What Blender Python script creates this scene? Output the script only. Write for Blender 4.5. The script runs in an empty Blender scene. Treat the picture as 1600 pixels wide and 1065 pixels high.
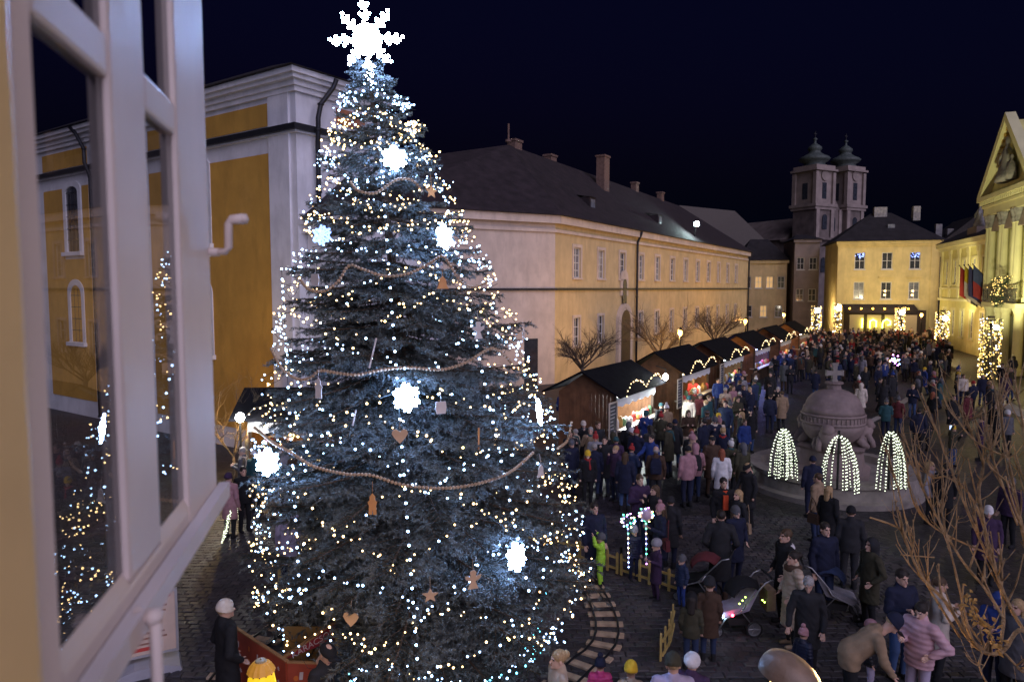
import bpy, math, random
import numpy as np
from mathutils import Vector, Matrix
from math import sin, cos, pi, sqrt, radians as RAD
rnd = random.Random(11)
scene = bpy.context.scene

# ------------------------------------------------------------------ camera, sky, sun, exposure
H = 6.2                      # eye height: an upper-floor window over the square
F = 1111.0                   # focal length in pixels of a 1600 px wide frame
PITCH = math.atan(82.5 / F)
cam_d = bpy.data.cameras.new('camera')
cam = bpy.data.objects.new('camera', cam_d)
scene.collection.objects.link(cam)
cam.location = (0, 0, H)
cam.rotation_euler = (pi / 2 - PITCH, 0, 0)
cam_d.sensor_width = 36.0
cam_d.lens = 36.0 * F / 1600.0
cam_d.clip_start = 0.02
cam_d.clip_end = 3000
cam_d.dof.use_dof = True
cam_d.dof.focus_distance = 9.5
cam_d.dof.aperture_fstop = 4.0
scene.camera = cam

world = bpy.data.worlds.new('World')
scene.world = world
world.use_nodes = True
wn = world.node_tree.nodes; wl = world.node_tree.links
sky = wn.new('ShaderNodeTexSky'); sky.sky_type = 'NISHITA'; sky.sun_disc = False
sky.sun_elevation = RAD(-3.0); sky.sun_rotation = RAD(165); sky.air_density = 1.0; sky.ozone_density = 6.0; sky.dust_density = 0.6
glow = wn.new('ShaderNodeMix'); glow.data_type = 'RGBA'; glow.blend_type = 'ADD'; glow.inputs[0].default_value = 1.0
glow.inputs[7].default_value = (0.003, 0.007, 0.026, 1)          # even town glow in the night air
wl.new(sky.outputs[0], glow.inputs[6]); wl.new(glow.outputs[2], wn['Background'].inputs[0])
wn['Background'].inputs[1].default_value = 0.15

sun_d = bpy.data.lights.new('sun', 'SUN')
sun = bpy.data.objects.new('sun', sun_d)
scene.collection.objects.link(sun)
sun_d.energy = 2.1; sun_d.angle = RAD(75); sun_d.color = (0.80, 0.73, 1.0)
sun.rotation_euler = Vector((-0.42, 0.76, -0.50)).to_track_quat('-Z', 'Y').to_euler()
sun.location = (0, -20, 30)

vs = scene.view_settings
vs.view_transform = 'Standard'; vs.look = 'None'; vs.gamma = 1.0; vs.exposure = 0.0; vs.use_curve_mapping = False
scene.cycles.use_denoising = True
scene.cycles.max_bounces = 5
scene.cycles.diffuse_bounces = 2
scene.cycles.glossy_bounces = 3
scene.cycles.transparent_max_bounces = 12
scene.cycles.sample_clamp_indirect = 3.0
scene.cycles.caustics_reflective = False
scene.cycles.caustics_refractive = False

# ------------------------------------------------------------------ pixel -> place
cp, sp = cos(PITCH), sin(PITCH)
def ray(px, py):
    q = (px - 800) / F; u = (532.5 - py) / F
    return Vector((q, cp + u * sp, -sp + u * cp))
def at(px, py, depth):
    d = ray(px, py)
    return Vector((0, 0, H)) + d * (depth / d.y)
def on(px, py, z=0.0):
    d = ray(px, py)
    return Vector((0, 0, H)) + d * ((z - H) / d.z)

# ------------------------------------------------------------------ materials
MATS = {}
def mat(name, col, rough=0.75, var=0.18, scale=6.0, bump=0.0, bscale=40.0, metal=0.0, spec=0.4, coords='Object'):
    if name in MATS: return MATS[name]
    m = bpy.data.materials.new(name); m.use_nodes = True
    n = m.node_tree.nodes; l = m.node_tree.links
    b = n['Principled BSDF']
    b.inputs['Roughness'].default_value = rough
    b.inputs['Metallic'].default_value = metal
    b.inputs['Specular IOR Level'].default_value = spec
    tc = n.new('ShaderNodeTexCoord')
    nz = n.new('ShaderNodeTexNoise'); nz.inputs['Scale'].default_value = scale; nz.inputs['Detail'].default_value = 6
    l.new(tc.outputs[coords], nz.inputs['Vector'])
    mx = n.new('ShaderNodeMix'); mx.data_type = 'RGBA'
    mr = n.new('ShaderNodeMapRange'); mr.inputs[1].default_value = 0.3; mr.inputs[2].default_value = 0.7
    l.new(nz.outputs['Fac'], mr.inputs[0]); l.new(mr.outputs[0], mx.inputs[0])
    mx.inputs[6].default_value = (*[c * (1 - var) for c in col], 1)
    mx.inputs[7].default_value = (*[min(1, c * (1 + var)) for c in col], 1)
    l.new(mx.outputs[2], b.inputs['Base Color'])
    if bump:
        n2 = n.new('ShaderNodeTexNoise'); n2.inputs['Scale'].default_value = bscale; n2.inputs['Detail'].default_value = 4
        l.new(tc.outputs[coords], n2.inputs['Vector'])
        bp = n.new('ShaderNodeBump'); bp.inputs['Strength'].default_value = bump; bp.inputs['Distance'].default_value = 0.02
        l.new(n2.outputs['Fac'], bp.inputs['Height']); l.new(bp.outputs[0], b.inputs['Normal'])
    MATS[name] = m
    return m
def plaster(name, col, var=0.14):
    if name in MATS: return MATS[name]
    m = mat(name, col, 0.85, var, 0.8, 0.2, 9); n = m.node_tree.nodes; l = m.node_tree.links; b = n['Principled BSDF']
    src = b.inputs['Base Color'].links[0].from_socket
    tc = n.new('ShaderNodeTexCoord'); mp = n.new('ShaderNodeMapping'); mp.inputs['Scale'].default_value = (1.2, 1.2, 0.40); l.new(tc.outputs['Object'], mp.inputs['Vector'])
    st = n.new('ShaderNodeTexNoise'); st.inputs['Scale'].default_value = 1.5; st.inputs['Detail'].default_value = 8; st.inputs['Roughness'].default_value = 0.65; l.new(mp.outputs[0], st.inputs['Vector'])
    r1 = n.new('ShaderNodeMapRange'); r1.inputs[1].default_value = 0.48; r1.inputs[2].default_value = 0.72; l.new(st.outputs['Fac'], r1.inputs[0])
    m1 = n.new('ShaderNodeMix'); m1.data_type = 'RGBA'; m1.inputs[7].default_value = (*[c * 0.80 for c in col], 1); l.new(r1.outputs[0], m1.inputs[0]); l.new(src, m1.inputs[6])
    pt = n.new('ShaderNodeTexNoise'); pt.inputs['Scale'].default_value = 0.45; pt.inputs['Detail'].default_value = 10; pt.inputs['Roughness'].default_value = 0.7; l.new(tc.outputs['Object'], pt.inputs['Vector'])
    r2 = n.new('ShaderNodeMapRange'); r2.inputs[1].default_value = 0.55; r2.inputs[2].default_value = 0.68; l.new(pt.outputs['Fac'], r2.inputs[0]); r2.inputs[4].default_value = 0.5
    m2 = n.new('ShaderNodeMix'); m2.data_type = 'RGBA'; m2.inputs[7].default_value = (*[min(1, c * 1.12 + .02) for c in col], 1); l.new(r2.outputs[0], m2.inputs[0]); l.new(m1.outputs[2], m2.inputs[6])
    l.new(m2.outputs[2], b.inputs['Base Color'])
    return m
def emat(name, col, strength, sample=True):
    if name in MATS: return MATS[name]
    m = bpy.data.materials.new(name); m.use_nodes = True
    n = m.node_tree.nodes
    b = n['Principled BSDF']
    b.inputs['Base Color'].default_value = (*[c * .55 for c in col], 1)
    b.inputs['Emission Color'].default_value = (*col, 1)
    b.inputs['Emission Strength'].default_value = strength
    m.cycles.emission_sampling = 'AUTO' if sample else 'NONE'
    MATS[name] = m
    return m
def glassmat(name, tint=(0.9, 0.93, 0.95), ior=1.5):
    if name in MATS: return MATS[name]
    m = bpy.data.materials.new(name); m.use_nodes = True
    n = m.node_tree.nodes; l = m.node_tree.links
    n.remove(n['Principled BSDF'])
    t = n.new('ShaderNodeBsdfTransparent'); t.inputs[0].default_value = (*tint, 1)
    g = n.new('ShaderNodeBsdfGlossy'); g.inputs['Roughness'].default_value = 0.0
    fr = n.new('ShaderNodeFresnel'); fr.inputs[0].default_value = ior
    mx = n.new('ShaderNodeMixShader')
    l.new(fr.outputs[0], mx.inputs[0]); l.new(t.outputs[0], mx.inputs[1]); l.new(g.outputs[0], mx.inputs[2])
    l.new(mx.outputs[0], n['Material Output'].inputs[0])
    MATS[name] = m
    return m

# ------------------------------------------------------------------ mesh helpers
ICO_V = None
def _ico():
    t = (1 + sqrt(5)) / 2
    v = np.array([(-1, t, 0), (1, t, 0), (-1, -t, 0), (1, -t, 0), (0, -1, t), (0, 1, t), (0, -1, -t), (0, 1, -t), (t, 0, -1), (t, 0, 1), (-t, 0, -1), (-t, 0, 1)], float)
    v /= np.linalg.norm(v[0])
    f = [(0, 11, 5), (0, 5, 1), (0, 1, 7), (0, 7, 10), (0, 10, 11), (1, 5, 9), (5, 11, 4), (11, 10, 2), (10, 7, 6), (7, 1, 8), (3, 9, 4), (3, 4, 2), (3, 2, 6), (3, 6, 8), (3, 8, 9), (4, 9, 5), (2, 4, 11), (6, 2, 10), (8, 6, 7), (9, 8, 1)]
    return v, f
ICO_V, ICO_F = _ico()

class MB:
    def __init__(s): s.v = []; s.f = []; s.m = []
    def add(s, vs_, fs, m=0):
        o = len(s.v); s.v += [tuple(p) for p in vs_]
        s.f += [tuple(i + o for i in f) for f in fs]; s.m += [m] * len(fs)
        return s
    def box(s, x0, x1, y0, y1, z0, z1, m=0, M=None):
        vs_ = [(x0, y0, z0), (x1, y0, z0), (x1, y1, z0), (x0, y1, z0), (x0, y0, z1), (x1, y0, z1), (x1, y1, z1), (x0, y1, z1)]
        if M is not None: vs_ = [tuple(M @ Vector(p)) for p in vs_]
        return s.add(vs_, [(0, 3, 2, 1), (4, 5, 6, 7), (0, 1, 5, 4), (1, 2, 6, 5), (2, 3, 7, 6), (3, 0, 4, 7)], m)
    def tube(s, pts, rad, n=6, m=0, cap=True):
        pts = [Vector(p) for p in pts]
        if not hasattr(rad, '__len__'): rad = [rad] * len(pts)
        vs_ = []; up = None
        for i, p in enumerate(pts):
            d = (pts[min(i + 1, len(pts) - 1)] - pts[max(i - 1, 0)])
            if d.length < 1e-9: d = Vector((0, 0, 1))
            d.normalize()
            if up is None: up = d.orthogonal().normalized()
            up = (up - d * up.dot(d))
            if up.length < 1e-6: up = d.orthogonal()
            up.normalize(); r2 = d.cross(up)
            for k in range(n):
                a = 2 * pi * k / n
                vs_.append(p + (up * cos(a) + r2 * sin(a)) * rad[i])
        fs = []
        for i in range(len(pts) - 1):
            for k in range(n):
                k2 = (k + 1) % n
                fs.append((i * n + k, i * n + k2, (i + 1) * n + k2, (i + 1) * n + k))
        if cap:
            fs.append(tuple(range(n - 1, -1, -1))); fs.append(tuple(range((len(pts) - 1) * n, len(pts) * n)))
        return s.add(vs_, fs, m)
    def lathe(s, prof, n=20, m=0, c=(0, 0, 0), sx=1, sy=1):
        vs_ = []; fs = []
        for r, z in prof:
            for k in range(n):
                a = 2 * pi * k / n
                vs_.append((c[0] + r * cos(a) * sx, c[1] + r * sin(a) * sy, c[2] + z))
        for i in range(len(prof) - 1):
            for k in range(n):
                k2 = (k + 1) % n
                fs.append((i * n + k, i * n + k2, (i + 1) * n + k2, (i + 1) * n + k))
        fs.append(tuple(range(n - 1, -1, -1))); fs.append(tuple(range((len(prof) - 1) * n, len(prof) * n)))
        return s.add(vs_, fs, m)
    def prism(s, poly, y0, y1, m=0):              # polygon in (x, z), extruded along y
        n = len(poly)
        vs_ = [(x, y0, z) for x, z in poly] + [(x, y1, z) for x, z in poly]
        fs = [tuple(range(n)), tuple(range(2 * n - 1, n - 1, -1))]
        for k in range(n): fs.append((k, n + k, n + (k + 1) % n, (k + 1) % n)[::-1])
        return s.add(vs_, fs, m)
    def ico(s, c, r, m=0):
        vs_ = ICO_V * r + np.array(c)
        return s.add([tuple(p) for p in vs_], ICO_F, m)
    def build(s, name, mats, parent=None, loc=(0, 0, 0), rot=(0, 0, 0), smooth=False, kind=None):
        me = bpy.data.meshes.new(name)
        me.from_pydata([tuple(p) for p in s.v], [], s.f)
        if not isinstance(mats, (list, tuple)): mats = [mats]
        for m in mats: me.materials.append(m)
        if len(mats) > 1: me.polygons.foreach_set('material_index', s.m)
        if smooth: me.polygons.foreach_set('use_smooth', [True] * len(s.f))
        me.update()
        return link(name, me, parent, loc, rot, kind)
def link(name, me, parent=None, loc=(0, 0, 0), rot=(0, 0, 0), kind=None):
    o = bpy.data.objects.new(name, me)
    scene.collection.objects.link(o)
    o.location = loc; o.rotation_euler = rot
    if parent is not None: o.parent = parent
    if kind: o['kind'] = kind
    return o
def empty(name, loc=(0, 0, 0), rz=0.0):
    o = bpy.data.objects.new(name, None); scene.collection.objects.link(o)
    o.location = loc; o.rotation_euler = (0, 0, rz); o.empty_display_size = 0.2
    return o
def tag(o, label, cat, group=None, kind=None):
    o['label'] = label; o['category'] = cat
    if group: o['group'] = group
    if kind: o['kind'] = kind
    return o
def copy_tree(o, parent=None):
    c = o.copy(); scene.collection.objects.link(c); c.parent = parent
    for ch in o.children: copy_tree(ch, c)
    return c
def bulb_mesh(name, pts, r, material, parent=None, kind='stuff'):
    pts = np.array([tuple(p) for p in pts], float)
    n = len(pts); rr = np.full(n, r) if np.isscalar(r) else np.array(r)
    v = (ICO_V[None] * rr[:, None, None] + pts[:, None, :]).reshape(-1, 3)
    f = (np.array(ICO_F)[None] + (np.arange(n) * 12)[:, None, None]).reshape(-1, 3)
    me = bpy.data.meshes.new(name)
    me.from_pydata(v.tolist(), [], f.tolist()); me.materials.append(material)
    me.polygons.foreach_set('use_smooth', [True] * len(f)); me.update()
    return link(name, me, parent, kind=kind)
def point_light(name, loc, watts, col, r=0.08, parent=None):
    d = bpy.data.lights.new(name, 'POINT'); d.energy = watts; d.color = col; d.shadow_soft_size = r
    o = bpy.data.objects.new(name, d); scene.collection.objects.link(o); o.location = loc
    if parent is not None: o.parent = parent
    return o
def text_mesh(name, body, size, material, parent, loc, rot, depth=0.004):
    cu = bpy.data.curves.new(name, 'FONT'); cu.body = body; cu.size = size; cu.extrude = depth; cu.align_x = 'CENTER'; cu.align_y = 'CENTER'
    cu.materials.append(material)
    tmp = bpy.data.objects.new(name, cu); scene.collection.objects.link(tmp)
    dg = bpy.context.evaluated_depsgraph_get()
    me = bpy.data.meshes.new_from_object(tmp.evaluated_get(dg)); bpy.data.objects.remove(tmp)
    return link(name, me, parent, loc, rot)
def catmull(pts, per=8, closed=False):
    P = [Vector(p) for p in pts]; n = len(P); out = []
    rngi = range(n) if closed else range(n - 1)
    g = (lambda i: P[i % n]) if closed else (lambda i: P[max(0, min(n - 1, i))])
    for i in rngi:
        a, b, c, d = g(i - 1), g(i), g(i + 1), g(i + 2)
        for k in range(per):
            t = k / per
            out.append(0.5 * ((2 * b) + (c - a) * t + (2 * a - 5 * b + 4 * c - d) * t * t + (3 * b - a - 3 * c + d) * t ** 3))
    if not closed: out.append(P[-1])
    return out
def resample(pts, step):
    pts = [Vector(p) for p in pts]; out = [pts[0]]; acc = 0.0
    for a, b in zip(pts, pts[1:]):
        L = (b - a).length
        if L < 1e-9: continue
        t = step - acc
        while t <= L:
            out.append(a + (b - a) * (t / L)); t += step
        acc = L - (t - step)
    return out
# ------------------------------------------------------------------ ground
def ground_material():
    m = bpy.data.materials.new('dark_cobble_paving'); m.use_nodes = True
    n = m.node_tree.nodes; l = m.node_tree.links; b = n['Principled BSDF']
    tc = n.new('ShaderNodeTexCoord')
    vo = n.new('ShaderNodeTexVoronoi'); vo.feature = 'DISTANCE_TO_EDGE'; vo.inputs['Scale'].default_value = 5.5
    vc = n.new('ShaderNodeTexVoronoi'); vc.inputs['Scale'].default_value = 5.5
    nz = n.new('ShaderNodeTexNoise'); nz.inputs['Scale'].default_value = 0.35; nz.inputs['Detail'].default_value = 5
    for t in (vo, vc, nz): l.new(tc.outputs['Object'], t.inputs['Vector'])
    r = n.new('ShaderNodeMapRange'); r.inputs[1].default_value = 0.0; r.inputs[2].default_value = 0.09
    l.new(vo.outputs['Distance'], r.inputs[0])
    sep = n.new('ShaderNodeSeparateColor'); l.new(vc.outputs['Color'], sep.inputs[0])
    mx = n.new('ShaderNodeMix'); mx.data_type = 'RGBA'
    mx.inputs[6].default_value = (0.035, 0.033, 0.038, 1); mx.inputs[7].default_value = (0.095, 0.085, 0.085, 1)
    l.new(sep.outputs[0], mx.inputs[0])
    m2 = n.new('ShaderNodeMix'); m2.data_type = 'RGBA'; m2.inputs[6].default_value = (0.018, 0.017, 0.018, 1)
    l.new(r.outputs[0], m2.inputs[0]); l.new(mx.outputs[2], m2.inputs[7])
    m3 = n.new('ShaderNodeMix'); m3.data_type = 'RGBA'; m3.blend_type = 'MULTIPLY'; m3.inputs[0].default_value = 0.7
    l.new(m2.outputs[2], m3.inputs[6]); l.new(nz.outputs['Color'], m3.inputs[7])
    sc = n.new('ShaderNodeMix'); sc.data_type = 'RGBA'; sc.blend_type = 'MULTIPLY'; sc.inputs[0].default_value = 1
    l.new(m3.outputs[2], sc.inputs[6]); sc.inputs[7].default_value = (.85, .82, .9, 1)
    l.new(sc.outputs[2], b.inputs['Base Color'])
    bp = n.new('ShaderNodeBump'); bp.inputs['Distance'].default_value = 0.02; bp.inputs['Strength'].default_value = 0.7
    l.new(r.outputs[0], bp.inputs['Height']); l.new(bp.outputs[0], b.inputs['Normal'])
    b.inputs['Roughness'].default_value = 0.55
    return m
GROUND = ground_material()
g = MB(); g.add([(-400, -40, 0), (400, -40, 0), (400, 900, 0), (-400, 900, 0)], [(0, 1, 2, 3)])
ground = g.build('ground', GROUND, kind='structure')

def cobble_mesh(sx, sy, hz, seed):
    r = random.Random(seed); b = MB(); k = 0.82
    j = lambda: r.uniform(-.008, .008)
    lo = [(-sx + j(), -sy + j(), 0), (sx + j(), -sy + j(), 0), (sx + j(), sy + j(), 0), (-sx + j(), sy + j(), 0)]
    up = [(x * k, y * k, hz + r.uniform(-.003, .003)) for x, y, z in lo]
    md = [(x, y, hz * .55) for x, y, z in lo]
    b.add(lo + md + up, [(0, 1, 5, 4), (1, 2, 6, 5), (2, 3, 7, 6), (3, 0, 4, 7), (4, 5, 9, 8), (5, 6, 10, 9), (6, 7, 11, 10), (7, 4, 8, 11), (8, 9, 10, 11)])
    return b
COB = mat('cobble_stone', (0.046, 0.042, 0.047), 0.5, 0.45, 1.7, 0.5, 60)
COB2 = mat('cobble_slab', (0.07, 0.06, 0.06), 0.6, 0.4, 1.3, 0.5, 50)
cob_meshes = []
for i in range(6):
    o = cobble_mesh(0.10, 0.075, 0.022, i)
    me = bpy.data.meshes.new('cobble'); me.from_pydata(o.v, [], o.f); me.materials.append(COB if i % 3 else COB2)
    cob_meshes.append(me)
single = []; bulk = MB(); rr = random.Random(5)
row = 0; y = 11.0
while y < 19.0:
    x = -9.0 + (0.11 if row % 2 else 0)
    while x < 9.0:
        px = 800 + F * x / y
        if abs(px - 800) < 850:
            p = (x + rr.uniform(-.012, .012), y + rr.uniform(-.01, .01)); a = rr.uniform(-.08, .08)
            if 210 < px < 440 and y < 14.2 and len(single) < 300: single.append((p, a))
            else:
                c = cobble_mesh(0.10, 0.075, rr.uniform(.014, .024), rr.random())
                ca, sa = cos(a), sin(a)
                bulk.add([(p[0] + vx * ca - vy * sa, p[1] + vx * sa + vy * ca, vz) for vx, vy, vz in c.v], c.f, rr.choice((0, 0, 1)))
        x += 0.212
    y += 0.162; row += 1
for k, (p, a) in enumerate(single):
    link('cobble', cob_meshes[k % 6], ground, (p[0], p[1], 0.0), (0, 0, a))
bulk.build('cobble_field', [COB, COB2], ground, kind='stuff')

# pale stone ring set into the paving around the fountain
RINGM = mat('pale_stone_strip', (0.34, 0.31, 0.28), 0.6, 0.3, 3)
ringpts = catmull([on(1290, 690), on(1330, 672), on(1380, 648), on(1415, 625), on(1436, 604), on(1438, 588)], 8)
b = MB(); vsr = []
for i, p in enumerate(ringpts):
    d = (ringpts[min(i + 1, len(ringpts) - 1)] - ringpts[max(i - 1, 0)]).normalized(); nn = Vector((-d.y, d.x, 0)) * 0.16
    vsr += [(p.x + nn.x, p.y + nn.y, 0.006), (p.x - nn.x, p.y - nn.y, 0.006)]
b.add(vsr, [(2 * i, 2 * i + 1, 2 * i + 3, 2 * i + 2) for i in range(len(ringpts) - 1)])
b.build('paving_strip', RINGM, kind='structure')
b = MB(); q0 = [on(1520, 596), on(1600, 640), on(1600, 655), on(1505, 600)]
b.add([(p.x, p.y, 0.006) for p in q0], [(0, 1, 2, 3)]); b.build('kerb_strip', RINGM, kind='structure')

# ------------------------------------------------------------------ building helpers
WHITE = plaster('white_plaster', (0.66, 0.64, 0.66))
OCHRE = plaster('ochre_plaster', (0.52, 0.28, 0.05))
YELL = plaster('yellow_plaster', (0.56, 0.43, 0.23))
LAV = plaster('pale_rose_plaster', (0.58, 0.48, 0.40))
CREAM = plaster('cream_plaster', (0.62, 0.48, 0.20))
HALL = plaster('pale_yellow_plaster', (0.60, 0.55, 0.22))  # hall wall and trim colours carry the floodlight's greenish tint
HALLT = mat('light_trim_plaster', (0.66, 0.62, 0.36), 0.8, 0.10, 0.8)
STONE = mat('dark_church_stone', (0.145, 0.115, 0.105), 0.9, 0.3, 0.8, 0.3, 10)
STONEL = mat('light_church_stone', (0.26, 0.21, 0.19), 0.9, 0.2, 0.8, 0.3, 10)
ROOF = mat('dark_roof_tile', (0.018, 0.015, 0.018), 0.8, 0.4, 1.5, 0.8, 14)
ROOFB = mat('brown_roof_tile', (0.026, 0.018, 0.021), 0.8, 0.4, 1.5, 0.8, 14)
COPPER = mat('weathered_copper', (0.06, 0.075, 0.07), 0.6, 0.35, 2.5)
DARKMET = mat('dark_sheet_metal', (0.03, 0.03, 0.035), 0.5, 0.2, 4, 0, 40, 0.5)
PANE = mat('dark_window_pane', (0.035, 0.04, 0.05), 0.08, 0.3, 3, 0, 40, 0, 0.8)
PANEG = mat('grey_window_pane', (0.16, 0.17, 0.19), 0.15, 0.3, 3, 0, 40, 0, 0.8)
FRAMEW = mat('white_window_frame', (0.60, 0.58, 0.55), 0.6, 0.08, 5)
GREYST = mat('grey_statue_stone', (0.26, 0.25, 0.25), 0.9, 0.3, 4)
CHIM = mat('chimney_brick', (0.16, 0.10, 0.08), 0.9, 0.3, 6)

def wall(name, L, z0, z1, holes, parent, m, rec=0.22, loc=(0, 0, 0), rot=(0, 0, 0), x0=0.0):
    xs = sorted({x0, L} | {h[0] for h in holes} | {h[1] for h in holes}); zs = sorted({z0, z1} | {h[2] for h in holes} | {h[3] for h in holes})
    b = MB()
    for i in range(len(xs) - 1):
        for k in range(len(zs) - 1):
            cx = (xs[i] + xs[i + 1]) / 2; cz = (zs[k] + zs[k + 1]) / 2
            if any(h[0] < cx < h[1] and h[2] < cz < h[3] for h in holes): continue
            b.add([(xs[i], 0, zs[k]), (xs[i + 1], 0, zs[k]), (xs[i + 1], 0, zs[k + 1]), (xs[i], 0, zs[k + 1])], [(0, 1, 2, 3)])
    for a, c, d, e in [h[:4] for h in holes]:
        b.add([(a, 0, d), (a, rec, d), (a, rec, e), (a, 0, e)], [(0, 1, 2, 3)])
        b.add([(c, 0, d), (c, rec, d), (c, rec, e), (c, 0, e)], [(3, 2, 1, 0)])
        b.add([(a, 0, e), (c, 0, e), (c, rec, e), (a, rec, e)], [(3, 2, 1, 0)])
        b.add([(a, 0, d), (c, 0, d), (c, rec, d), (a, rec, d)], [(0, 1, 2, 3)])
    return b.build(name, m, parent, loc, rot)
def window(parent, x0, x1, z0, z1, nx=2, nz=2, pane=PANE, fm=FRAMEW, rec=0.15, t=0.06, surround=None, sw=0.14, loc=(0, 0, 0), rot=(0, 0, 0), sill=True):
    b = MB(); y0, y1 = rec - 0.05, rec + 0.01
    b.box(x0, x0 + t, y0, y1, z0, z1); b.box(x1 - t, x1, y0, y1, z0, z1)
    b.box(x0 + t, x1 - t, y0, y1, z1 - t, z1); b.box(x0 + t, x1 - t, y0, y1, z0, z0 + t)
    for i in range(1, nx):
        x = x0 + (x1 - x0) * i / nx; b.box(x - t * .4, x + t * .4, y0 + .01, y1, z0 + t, z1 - t)
    for k in range(1, nz):
        z = z0 + (z1 - z0) * k / nz; b.box(x0 + t, x1 - t, y0 + .014, y1, z - t * .35, z + t * .35)
    w = b.build('window', fm, parent, loc, rot)
    p = MB(); p.add([(x0, rec, z0), (x1, rec, z0), (x1, rec, z1), (x0, rec, z1)], [(0, 1, 2, 3)]); p.build('pane', pane, w)
    if surround:
        s = MB(); s.box(x0 - sw, x0 - .003, -0.05, -0.002, z0, z1 + sw); s.box(x1 + .003, x1 + sw, -0.05, -0.002, z0, z1 + sw); s.box(x0 - .003, x1 + .003, -0.053, -0.002, z1 + .003, z1 + sw)
        s.build('surround', surround, w)
    if sill:
        s = MB(); s.box(x0 - sw, x1 + sw, -0.12, -0.002, z0 - .12, z0 - .003); s.build('sill', surround or fm, w)
    return w
def arch_poly(x0, x1, z0, z1, n=8, rise=None):
    c = (x0 + x1) / 2; r = (x1 - x0) / 2; rise = rise or r
    return [(x0, z0), (x1, z0)] + [(c + r * cos(pi * k / n), z1 - rise + rise * sin(pi * k / n)) for k in range(n + 1)]
def arch_window(parent, x0, x1, z0, z1, pane=PANE, nx=3, nz=6, rise=0.35, sur=WHITE, sw=0.28, bar=None):
    w = MB(); o = arch_poly(x0 - sw, x1 + sw, z0 - .02, z1 + sw, 10, rise + .12); i_ = arch_poly(x0, x1, z0, z1, 10, rise)
    n = len(o); vs_ = [(x, -0.07, z) for x, z in o] + [(x, -0.07, z) for x, z in i_] + [(x, 0.0, z) for x, z in o] + [(x, 0.0, z) for x, z in i_]
    fs = []
    for k in range(n):
        k2 = (k + 1) % n
        fs += [(k, k2, n + k2, n + k), (2 * n + k, k, n * 0 + k, 2 * n + k)[:0] or (k2, k, 2 * n + k, 2 * n + k2), (n + k, n + k2, 3 * n + k2, 3 * n + k)]
    w.add(vs_, fs)
    w.box(x0 - sw - .08, x1 + sw + .08, -0.2, -0.001, z0 - .2, z0 - .021)
    wo = w.build('window', sur, parent)
    p = MB(); p.add([(x, -0.012, z) for x, z in i_], [tuple(range(n))]); p.build('pane', pane, wo)
    g_ = MB()
    for k in range(1, nx): x = x0 + (x1 - x0) * k / nx; g_.box(x - .02, x + .02, -0.04, -0.014, z0, z1 - rise * (.15 if k * 2 == nx else .35))
    for k in range(1, nz): z = z0 + (z1 - z0 - rise) * k / (nz - 1); g_.box(x0, x1, -0.036, -0.0145, z - .018, z + .018)
    g_.build('grille', bar or DARKMET, wo)
    return wo
def frame_empty(name, x, y, ex):
    return empty(name, (x, y, 0), math.atan2(ex[1], ex[0]))

# ------------------------------------------------------------------ church on the left
ch = frame_empty('church', -7.45, 25.0, (0.82, -0.572))          # local x runs toward the corner; the facade spans x = -24 .. 0
tag(ch, 'tall white church with ochre wall panels and dark cornice ledge behind the window sash', 'church')
EZ = 13.55
b = MB(); b.box(-26, 0, 0.0, 4.3, 0, EZ); b.build('wall', WHITE, ch)
for (xa, xb) in ((-5.15, -1.48), (-9.6, -6.9), (-15.6, -15.0), (-19.6, -17.6)):
    b = MB(); b.box(xa, xb, -0.035, -0.003, 0.8, 11.0); b.build('wall_panel', OCHRE, ch)
for (xa, xb) in ((-6.895, -5.155), (-17.595, -15.605)):
    b = MB(); b.box(xa, xb, -0.035, -0.003, 0.8, 7.6); b.build('wall_panel', OCHRE, ch)
for (xa, xb) in ((-9.6, -1.48), (-19.6, -15.0)):
    b = MB(); b.box(xa, xb, -0.035, -0.003, 11.95, 12.75); b.build('wall_panel', OCHRE, ch)
b = MB(); b.box(2.2 - 0.2, 3.4 - 0.2, 0, 0.03, 0, 1)
b = MB(); b.box(0.003, 0.035, 1.8, 3.2, 12.15, 12.75); b.build('wall_panel', mat('faded_red_plaster', (0.34, 0.13, 0.07), 0.9), ch)
for (xa, xb) in ((-1.42, -0.30), (-14.4, -13.0)):
    b = MB(); b.box(xa, xb, -0.10, -0.004, 0.4, 12.93); b.build('pilaster', WHITE, ch)
b = MB(); b.box(-26, 0.16, -0.16, -0.005, 11.55, 11.62); b.box(0.005, 0.16, -0.004, 4.3, 11.55, 11.62)
b.build('moulding', WHITE, ch)
b = MB(); b.box(-26, 0.30, -0.30, -0.006, 11.62, 11.82); b.box(0.006, 0.30, -0.005, 4.3, 11.62, 11.82); b.build('cornice_ledge', DARKMET, ch)
b = MB()
for k, (d, za, zb) in enumerate(((0.14, 12.93, 13.1), (0.24, 13.1, 13.28), (0.42, 13.28, 13.42), (0.55, 13.42, EZ + .05))):
    b.box(-26, d, -d, -0.007 + k * .0004, za, zb); b.box(0.007, d, -0.006, 4.3, za, zb)
b.build('cornice', WHITE, ch)
b = MB(); b.add([(-26.5, -.7, EZ + .06), (.7, -.7, EZ + .06), (.7, 5.0, EZ + .06), (-26.5, 5.0, EZ + .06), (-21, 3.2, EZ + 2.0), (-5.5, 3.2, EZ + 2.0)], [(0, 1, 5, 4), (1, 2, 5), (2, 3, 4, 5), (3, 0, 4), (3, 2, 1, 0)]); b.build('roof', ROOF, ch)
for cx in (-6.02, -16.6):
    arch_window(ch, cx - .62, cx + .62, 7.95, 11.05, PANE, 3, 6, .3)
    arch_window(ch, cx - .55, cx + .55, 3.6, 6.35, PANE, 3, 5, .5)
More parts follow.
